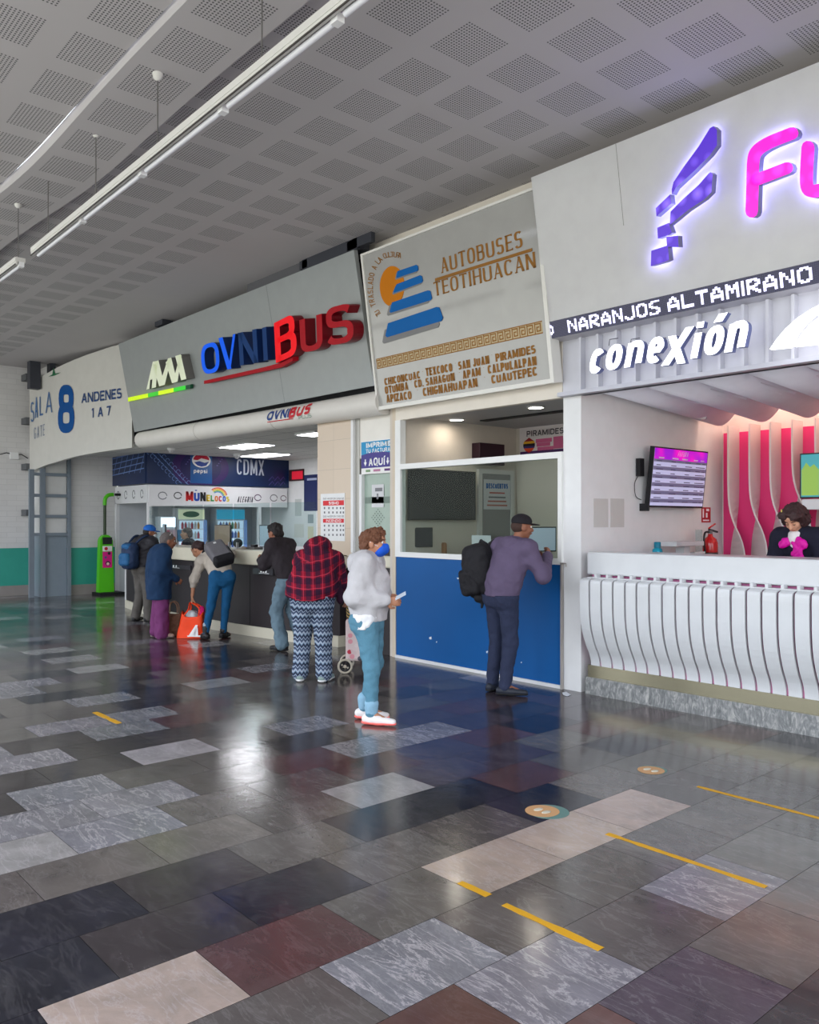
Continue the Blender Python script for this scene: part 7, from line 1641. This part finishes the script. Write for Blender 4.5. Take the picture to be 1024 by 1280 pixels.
m2.add('hood', [ell((0, -.045, 1.295), (.115, .07, .055), rot(0, .45)), ell((0, .05, 1.28), (.085, .065, .035))], navyc, par=jk, res=.010, k=.03, amp=.004, freq=40)
m2.hair([((0, -.022, .046), (.084, .096, .090)), ((0, -.06, .0), (.076, .06, .078)), ((0, -.09, .02), (.04, .04, .05))], grey_hair, amp=.005)
eyes_face(m2.t, m2.J['head'], m2.R, 1.0, (70, 60, 56))
m2.own(MB().tube([m2.H(-.075, .0, .09), m2.H(-.04, .02, .128), m2.H(.04, .02, .128), m2.H(.075, .0, .09)], .006, 6).build('hairband', mat('band_white', (210, 206, 206), .6)))
gls = MB()
for sx in (-1, 1): gls.tube([m2.H(sx * .030 + .022 * math.cos(a), .098, .014 + .017 * math.sin(a)) for a in [i * PI / 6 for i in range(13)]], .0018, 5)
for sx in (-1, 1): gls.tube([m2.H(sx * .052, .095, .016), m2.H(sx * .078, .0, .016)], .0018, 5)
m2.own(gls.build('glasses', mat('glasses_dark', (40, 34, 34), .4)))
m2.shoes(cloth('shoe_beige', (170, 150, 136)), mat('sole_grey', (120, 110, 104), .6), L=-.02)

# ---- 1: man with blue cap and blue backpack
x, y = at_floor(179, 777)
m1 = Person('man in bright blue cap, black jacket and grey trousers at far end of the counter', (x, y), (-.25, .97), dict(
    pelvis=(0, -.02, .92), chest=(0, .02, 1.25), neck=(0, .06, 1.39), head=(.02, .12, 1.50), shL=(-.18, .03, 1.34), shR=(.18, .04, 1.34), elL=(-.24, .10, 1.08), wrL=(-.12, .33, 1.18), elR=(.24, .12, 1.08), wrR=(.14, .34, 1.18),
    anL=(-.12, -.06, .085), anR=(.14, .0, .085), toeL=(-.17, .10, .03), toeR=(.19, .15, .03)), skin='brown', scale=1.0, girth=1.14, hyaw=-.55, hpitch=-.1, handcurl=.7)
m1.add('trousers', m1.legs(.026, .048, .006), cloth('trousers_grey', (84, 80, 76)), cuts=[((0, 0, .93), (0, 0, 1))], res=.014, k=.03, amp=0.010, freq=49)
jb = mat('jacket_puffy_black', (34, 32, 38), .6, var=.2, bump=.4, bscale=30, spec=.3)
jk = m1.add('jacket', m1.torso(.052, .02, 1.0, .03) + m1.sleeves(.040, .0), jb, res=.014, k=.05, amp=0.010, freq=64, cuts=[((0, 0, .90), (0, 0, -1))], stretch=(.3, .3, 2))
m1.add('hood', [ell((0, -.0, 1.40), (.12, .075, .065), rot(0, .5)), ell((.01, .10, 1.38), (.09, .06, .035))], jb, par=jk, res=.011, k=.03, amp=.004, freq=40)
m1.hair([((0, -.03, .01), (.079, .086, .078))], dark_hair, amp=.003)
cb_ = mat('cap_blue', (20, 92, 176), .7); cp = m1.add('cap', [ell(m1.H(0, -.008, .058), (.089, .104, .080), m1.R)], cb_, res=.008, k=.01, cuts=[(m1.H(0, 0, .028), m1.R @ Vector((0, 0, -1)))])
m1.add('cap_peak', [ell(m1.H(0, .105, .034), (.064, .07, .010), m1.R)], cb_, par=cp, res=.007, k=.01)
m1.add('face_mask', [ell(m1.H(0, .072, -.042), (.056, .044, .048), m1.R)], mat('mask_white', (216, 216, 220), .6), res=.007, k=.01)
eyes_face(m1.t, m1.J['head'], m1.R)
m1.shoes(mat('shoe_black'), mat('sole_dark'))
bp = thing('backpack', 'soft blue and navy backpack worn by the man in blue cap', 'backpack', (0, 0, 0)); m1.worn(bp)
b1_ = mat('pack_blue', (28, 84, 128), .7, var=.3, bump=.5, bscale=30, spec=.3); b2_ = mat('pack_navy', (26, 44, 74), .7, var=.3, bump=.5, bscale=30, spec=.3)
bobj(bp, 'pack', [rbox((-.03, -.24, 1.12), (.16, .10, .22), .09), ell((-.03, -.28, 1.04), (.16, .09, .14))], b2_, res=.012, k=.05, amp=0.009, freq=57)
bobj(bp, 'front_pocket', [rbox((-.03, -.35, 1.06), (.12, .045, .11), .045)], b1_, res=.011, k=.03, amp=0.008, freq=64)
bobj(bp, 'top_pocket', [rbox((-.03, -.30, 1.27), (.11, .05, .05), .04, rot(0, .4))], b1_, res=.011, k=.03, amp=0.006, freq=64)
for sx in (-1, 1):
    o = MB().tube(smoothline([(-.03 + sx * .09, -.20, 1.32), (sx * .125, -.08, 1.435), (sx * .13, .04, 1.43), (sx * .13, .16, 1.28), (sx * .14, .16, 1.1)], 5), .018, 8).build('shoulder_strap', b2_); o.parent = bp

# ---- 8: attendant with magenta bow behind the ribbed counter
p = onY(1003, 660, 7.62)
m8 = Person('attendant with dark curly bob, dark blazer and magenta bow looking down behind ribbed counter', (p.x + .03, 7.62, .20), (-.12, -1), dict(
    pelvis=(0, -.08, .90), waist=(0, -.05, 1.03), chest=(0, .04, 1.22), neck=(0, .10, 1.36), head=(-.0, .17, 1.475), shL=(-.18, .08, 1.31), shR=(.18, .08, 1.31), elL=(-.24, .12, 1.06), wrL=(-.12, .36, 1.10), elR=(.24, .12, 1.06), wrR=(.12, .38, 1.10)),
    skin='fair', scale=1.03, girth=1.08, hpitch=-.72, hyaw=.08, handcurl=.6)
nb = cloth('blazer_navy', (28, 28, 44)); m8.add('trousers', m8.legs(.02), nb, res=.015, k=.03)
jk = m8.add('blazer', m8.torso(.034, .05) + m8.sleeves(.028, .02), nb, res=.012, k=.05, amp=0.007, freq=49)
m8.add('blouse', [cone((0, .135, 1.20), (0, .165, 1.31), .055, .06, (0, 1, 0), .8), ell((0, .14, 1.345), (.072, .05, .03))], cloth('blouse_white', (220, 214, 216)), par=jk, res=.008, k=.02)
m8.hair([((0, -.02, .045), (.098, .104, .088)), ((.06, -.02, -.01), (.052, .075, .09)), ((-.06, -.02, -.01), (.052, .075, .09)), ((0, -.07, -.01), (.085, .06, .10)), ((.045, .055, .085), (.05, .05, .035)), ((-.045, .055, .085), (.05, .05, .035))], mat('hair_espresso', (58, 38, 38), .55, var=.4, scale=50, bump=.5, bscale=160), amp=.014, freq=115, k=.02, res=.006)
eyes_face(m8.t, m8.J['head'], m8.R, 1.0, (60, 40, 36), skins['fair'])
m8.own(MB().tube([m8.H(.055, .065, .105), m8.H(.07, .02, .118)], .006, 6).build('hair_clip', mat('clip_yellow', (226, 200, 110), .4)))
bow = mat('bow_magenta', (206, 0, 150), .55, var=.25, scale=18)
kb = m8.add('bow', [ell((.075, .19, 1.265), (.066, .020, .042), rot(0, 0, .4)), ell((-.07, .195, 1.265), (.070, .020, .046), rot(0, 0, -.45)), ell((0, .20, 1.268), (.020, .022, .022)), cone((-.02, .205, 1.25), (-.08, .21, 1.155), .014, .032, (0, 1, 0), .45), cone((-.005, .205, 1.25), (-.02, .21, 1.15), .010, .020, (0, 1, 0), .45)], bow, res=.0055, k=.006, amp=.008, freq=80)
for q in 'LR': m8.add('shoe', [cone(m8.J['an' + q] - Vector((0, 0, .04)), m8.J['toe' + q], .042, .03)], mat('shoe_black'), res=.012, k=.02)

# ---- 9: clerk behind the kiosk glass
p = onY(236, 668, 7.7)
m9 = Person('grey-haired clerk in dark jacket seated behind the kiosk glass, seen in profile', (p.x, 7.7, .10), (-.62, -.78), dict(
    pelvis=(0, 0, .62), waist=(0, 0, .78), chest=(0, .0, 1.02), neck=(0, .02, 1.20), head=(0, .05, 1.335), shL=(-.17, 0, 1.15), shR=(.17, 0, 1.15), elL=(-.22, .04, .90), wrL=(-.14, .26, .96), elR=(.22, .04, .90), wrR=(.14, .26, .96),
    hipL=(-.09, .0, .58), hipR=(.09, 0, .58), knL=(-.11, .42, .52), knR=(.11, .42, .52), anL=(-.11, .40, .085), anR=(.11, .40, .085), toeL=(-.12, .56, .03), toeR=(.12, .56, .03)), skin='fair', girth=1.05, hyaw=.1)
nc = cloth('clerk_jacket', (34, 36, 42)); m9.add('trousers', m9.legs(.02), nc, res=.015, k=.03); m9.add('jacket', m9.torso(.034, .02) + m9.sleeves(.028, .02), nc, res=.013, k=.05, amp=0.007, freq=49)
m9.add('collar', [ell((0, .03, 1.215), (.075, .07, .03))], cloth('collar_white', (206, 206, 206)), res=.008)
m9.hair([((0, -.022, .046), (.084, .096, .090)), ((0, -.07, -.0), (.074, .056, .08))], grey_hair, amp=.006)
eyes_face(m9.t, m9.J['head'], m9.R, 1.0, (70, 60, 56))
tt = thing('stool', 'dark swivel stool under the seated clerk', 'stool', (p.x, 7.7, .0)); MB().lathe((p.x, 7.7, .0), [(.24, 0), (.24, .03), (.03, .07), (.03, .44), (.2, .50), (.21, .56)], 20).build('seat', black, tt)

# =============================================================== bags and trolley on the floor
hw = W3.world(W3.J['wrL'] + Vector((-.02, .03, -.10)))
cx, cy = at_floor(239, 797)
t = thing('shopping_bag', 'big orange shopping bag with white print on floor beside the bending woman', 'bag', (cx, cy, 0))
org = mat('bag_orange', (236, 66, 20), .6, var=.15, scale=5, bump=.3, bscale=14)
Rr = Vector((CA, SA, 0)); Dd = Vector((-SA, CA, 0))
def L3(a, d, z, c=(cx, cy)): return Vector((c[0], c[1], 0)) + Rr * a + Dd * d + Vector((0, 0, z))
def bag_shell(bot_, top_, z1, n=28, th=.006, amp=.012, seed=3, tilt=0.0, c=(cx, cy)):
    """open soft bag: (half width, half depth) at bottom and rim"""
    mb = MB(); rnd = random.Random(seed); rings = 9; vs = []; fs = []
    ph = [rnd.random() * 6 for _ in range(6)]
    def pt(i, k, shrink):
        f = i / rings; a = 2 * PI * k / n; w_ = bot_[0] + (top_[0] - bot_[0]) * f - shrink; d_ = bot_[1] + (top_[1] - bot_[1]) * f - shrink
        ca_, sa_ = math.cos(a), math.sin(a); x_ = math.copysign(abs(ca_) ** .5, ca_) * w_; y_ = math.copysign(abs(sa_) ** .5, sa_) * d_
        wob = amp * (math.sin(3 * a + ph[0] + 4 * f) + math.sin(5 * a + ph[1] - 6 * f)) * math.sin(PI * min(f + .15, 1))
        return L3(x_ * (1 + wob * 3) + tilt * f, y_ * (1 + wob * 3), z1 * f * (1 + .10 * math.cos(2 * a) * f) + .004, c)
    for i in range(rings + 1):
        for k in range(n): vs.append(pt(i, k, 0))
    for i in range(rings + 1):
        for k in range(n): vs.append(pt(i, k, th) + Vector((0, 0, th if i == 0 else 0)))
    N = (rings + 1) * n
    for i in range(rings):
        for k in range(n):
            k2 = (k + 1) % n; fs += [(i * n + k, i * n + k2, (i + 1) * n + k2, (i + 1) * n + k), (N + i * n + k2, N + i * n + k, N + (i + 1) * n + k, N + (i + 1) * n + k2)]
    for k in range(n): k2 = (k + 1) % n; fs.append((rings * n + k, rings * n + k2, N + rings * n + k2, N + rings * n + k))
    mb.add(vs, fs, True); mb.add(vs[:n], [tuple(reversed(range(n)))]); mb.add(vs[N:N + n], [tuple(range(n))]); return mb
bag_shell((.20, .11), (.155, .10), .34, tilt=.03).build('body', org, t)
top_h = Vector((hw.x, hw.y, hw.z))
for d in (-.09, .09):
    MB().tube(smoothline([L3(-.08, d, .33), L3(-.02, d * .8, .42), top_h + Dd * d * .15, L3(.13, d * .8, .44), L3(.13, d, .33)], 6), .011, 6).build('handle', org, t)
mb = MB(); P = Plane(L3(-.2, -.128, 0), Rr, (0, 0, 1))
for i in range(3): ab_poly(mb, P, [(.20 + i * .06, .05), (.30 + i * .035, .05 + .0), (.33, .20 - i * .04), (.30, .20 - i * .04)] if i < 2 else [(.18, .03), (.37, .03), (.37, .05), (.18, .05)], .002, .006)
mb.build('white_print', mat('bag_print', (230, 226, 224), .5), t)
tag(sdf_obj('plastic_bundle', [dict(prims=[ell(L3(.02, 0, .32), (.10, .07, .08)), ell(L3(-.03, .02, .30), (.08, .06, .07))], res=.01, k=.03, amp=.014, freq=50)], mat('plastic_grey', (176, 180, 182), .4)), 'crumpled grey plastic bundle inside the orange shopping bag', 'bundle')
tag(sdf_obj('pink_garment', [dict(prims=[ell(L3(.14, .05, .36), (.05, .05, .10))], res=.01, k=.03, amp=0.009, freq=76)], cloth('garment_pink', (214, 30, 110))), 'bright pink garment sticking out of the orange shopping bag', 'garment')
c2_ = at_floor(217, 794)
t = thing('handbag', 'woven brown handbag with round handle on the floor behind woman in navy coat', 'bag', (c2_[0], c2_[1], 0))
bag_shell((.115, .08), (.14, .09), .34, c=c2_, seed=5).build('body', mat('wicker_brown', (124, 88, 70), .8, var=.3, scale=40, bump=.7, bscale=50), t)
for d in (-.05, .05): MB().tube(smoothline([L3(-.07, d, .33, c2_), L3(-.06, d, .45, c2_), L3(.0, d, .50, c2_), L3(.06, d, .45, c2_), L3(.07, d, .33, c2_)], 6), .009, 8).build('handle', mat('wicker_handle', (150, 116, 92), .6), t)
tag(sdf_obj('cloth_bundle', [dict(prims=[ell(L3(.13, .06, .09, c2_), (.06, .07, .09)), ell(L3(.13, .04, .2, c2_), (.05, .05, .10))], res=.012, k=.04, amp=0.011, freq=76)], cloth('bundle_cream', (190, 182, 150))), 'pale cream cloth bundle between brown handbag and orange bag', 'bundle')
# shopping trolley
c3_ = at_floor(432, 841)
t = thing('shopping_trolley', 'two-wheeled shopping trolley with floral and striped bag behind woman in grey hoodie', 'trolley', (c3_[0], c3_[1], 0))
def floral():
    m, nt, b, tc = base('floral_cloth', .85); v = nt.nodes.new('ShaderNodeTexVoronoi'); v.inputs['Scale'].default_value = 15; nt.links.new(tc.outputs['Object'], v.inputs['Vector'])
    r = nt.nodes.new('ShaderNodeValToRGB'); r.color_ramp.interpolation = 'CONSTANT'; s_ = sepxyz(nt, v.outputs['Color']); nt.links.new(s_[0], r.inputs[0]); e = r.color_ramp.elements; e[0].color = rgb((214, 190, 190)); e[1].position = .5; e[1].color = rgb((200, 60, 80))
    for p_, c in ((.62, (222, 206, 204)), (.78, (90, 90, 100)), (.86, (220, 150, 160))): q = e.new(p_); q.color = rgb(c)
    f = mathn(nt, 'LESS_THAN', v.outputs['Distance'], .42); nt.links.new(mixcol(nt, f, rgb((218, 198, 196)), r.outputs[0]), b.inputs[0]); return m
def stripes(name, c1, c2, ang):
    m, nt, b, tc = base(name, .8); s_ = sepxyz(nt, tc.outputs['Object']); u = mathn(nt, 'ADD', mathn(nt, 'MULTIPLY', s_[2], math.cos(ang)), mathn(nt, 'MULTIPLY', s_[0], math.sin(ang)))
    nt.links.new(mixcol(nt, mathn(nt, 'LESS_THAN', mathn(nt, 'FRACT', mathn(nt, 'ADD', mathn(nt, 'DIVIDE', u, .028), 50)), .45), rgb(c1), rgb(c2)), b.inputs[0]); return m
def bx(a0, a1, d0, d1, z0, z1, c, sh=0.0):
    return MB().hexa([L3(a0, d0, z0, c), L3(a1, d0, z0, c), L3(a1, d1, z0, c), L3(a0, d1, z0, c)], [L3(a0 + sh, d0, z1, c), L3(a1 + sh, d0, z1, c), L3(a1 + sh, d1, z1, c), L3(a0 + sh, d1, z1, c)])
bx(-.0, .20, -.02, .16, .13, .60, c3_).build('lower_bag', floral(), t, bevel=.03)
bx(.01, .13, -.01, .15, .60, .98, c3_, -.01).build('upper_bag', stripes('bag_tan_stripe', (176, 142, 84), (50, 60, 50), .7), t, bevel=.02)
bx(.12, .22, -.012, .14, .60, 1.02, c3_, .0).build('upper_bag_side', stripes('bag_teal_stripe', (10, 150, 130), (8, 70, 70), -.7), t, bevel=.02)
bx(.02, .20, -.01, .14, 1.0, 1.10, c3_, .01).build('flap', mat('flap_teal', (20, 150, 150), .6), t, bevel=.02)
frm = mat('trolley_frame', (44, 44, 48), .4, .5)
for d in (.0, .15): MB().tube([L3(.20, d, .10, c3_), L3(.205, d + .01, .62, c3_), L3(.16, d, 1.12, c3_), L3(.02, d, 1.16, c3_)], .009, 8).build('frame_tube', frm, t)
MB().tube([L3(.02, -.0, 1.16, c3_), L3(.02, .15, 1.16, c3_)], .014, 8).build('handle', frm, t)
MB().tube([L3(-.0, -.07, .085, c3_), L3(.0, .24, .085, c3_)], .007, 8).build('axle', frm, t)
for d in (-.07, .24):
    c = L3(.0, d, .085, c3_); ax = Dd; mbw = MB()
    ring = [c + (Rr * math.cos(a) + Vector((0, 0, 1)) * math.sin(a)) * .072 for a in [i * PI / 14 for i in range(29)]]
    wh = MB().tube(ring, .013, 8, close=False).build('wheel', mat('wheel_cream', (196, 186, 168), .5), t)
    ring2 = [c + (Rr * math.cos(a) + Vector((0, 0, 1)) * math.sin(a)) * .053 for a in [i * PI / 14 for i in range(29)]]
    MB().tube(ring2, .009, 6, close=False).build('rim', frm, wh)
    for i in range(6): a = i * PI / 3; MB().tube([c, c + (Rr * math.cos(a) + Vector((0, 0, 1)) * math.sin(a)) * .052], .007, 6).build('spoke', frm, wh)
    MB().tube([c - ax * .015, c + ax * .015], .017, 10).build('hub', mat('hub_cream', (206, 196, 176), .5), wh)

for o, l, a, sc__ in LATER: o.location = l; o.rotation_euler = (0, 0, a); o.scale = (sc__,) * 3
# =============================================================== camera, daylight, exposure
cam = bpy.data.cameras.new('camera'); co = bpy.data.objects.new('camera', cam); COL.objects.link(co)
co.location = (0, 0, H); co.rotation_euler = (PI / 2, 0, YAW); cam.sensor_fit = 'HORIZONTAL'; cam.sensor_width = 36; cam.lens = 36 * F / 1024
cam.shift_y = (V0 - 640) / 1024; cam.clip_end = 200
bpy.context.scene.camera = co
w = bpy.data.worlds.new('world'); bpy.context.scene.world = w; w.use_nodes = True
nt = w.node_tree; bg = nt.nodes['Background']
tc = nt.nodes.new('ShaderNodeTexCoord'); s = sepxyz(nt, tc.outputs['Generated'])
n = noise(nt, tc.outputs['Generated'], 3.5, 5)
cl = mixcol(nt, n, (.62, .74, .95, 1), (1.0, 1.0, 1.0, 1))
# trees, paving and low buildings outside the hall below the skyline
n2 = noise(nt, tc.outputs['Generated'], 14, 5)
gr = mixcol(nt, n2, (.24, .28, .24, 1), (.74, .72, .70, 1))
f = mathn(nt, 'GREATER_THAN', mathn(nt, 'SUBTRACT', s[2], mathn(nt, 'MULTIPLY', n, .16)), .02)
nt.links.new(mixcol(nt, f, gr, cl), bg.inputs['Color']); bg.inputs['Strength'].default_value = 3.2
sc = bpy.context.scene
sc.view_settings.view_transform = 'Standard'; sc.view_settings.look = 'None'; sc.view_settings.gamma = 1; sc.view_settings.exposure = 0.5
sc.view_settings.use_curve_mapping = False
sc.cycles.max_bounces = 8; sc.cycles.diffuse_bounces = 4; sc.cycles.glossy_bounces = 4; sc.cycles.transparent_max_bounces = 12
sc.cycles.sample_clamp_indirect = 6
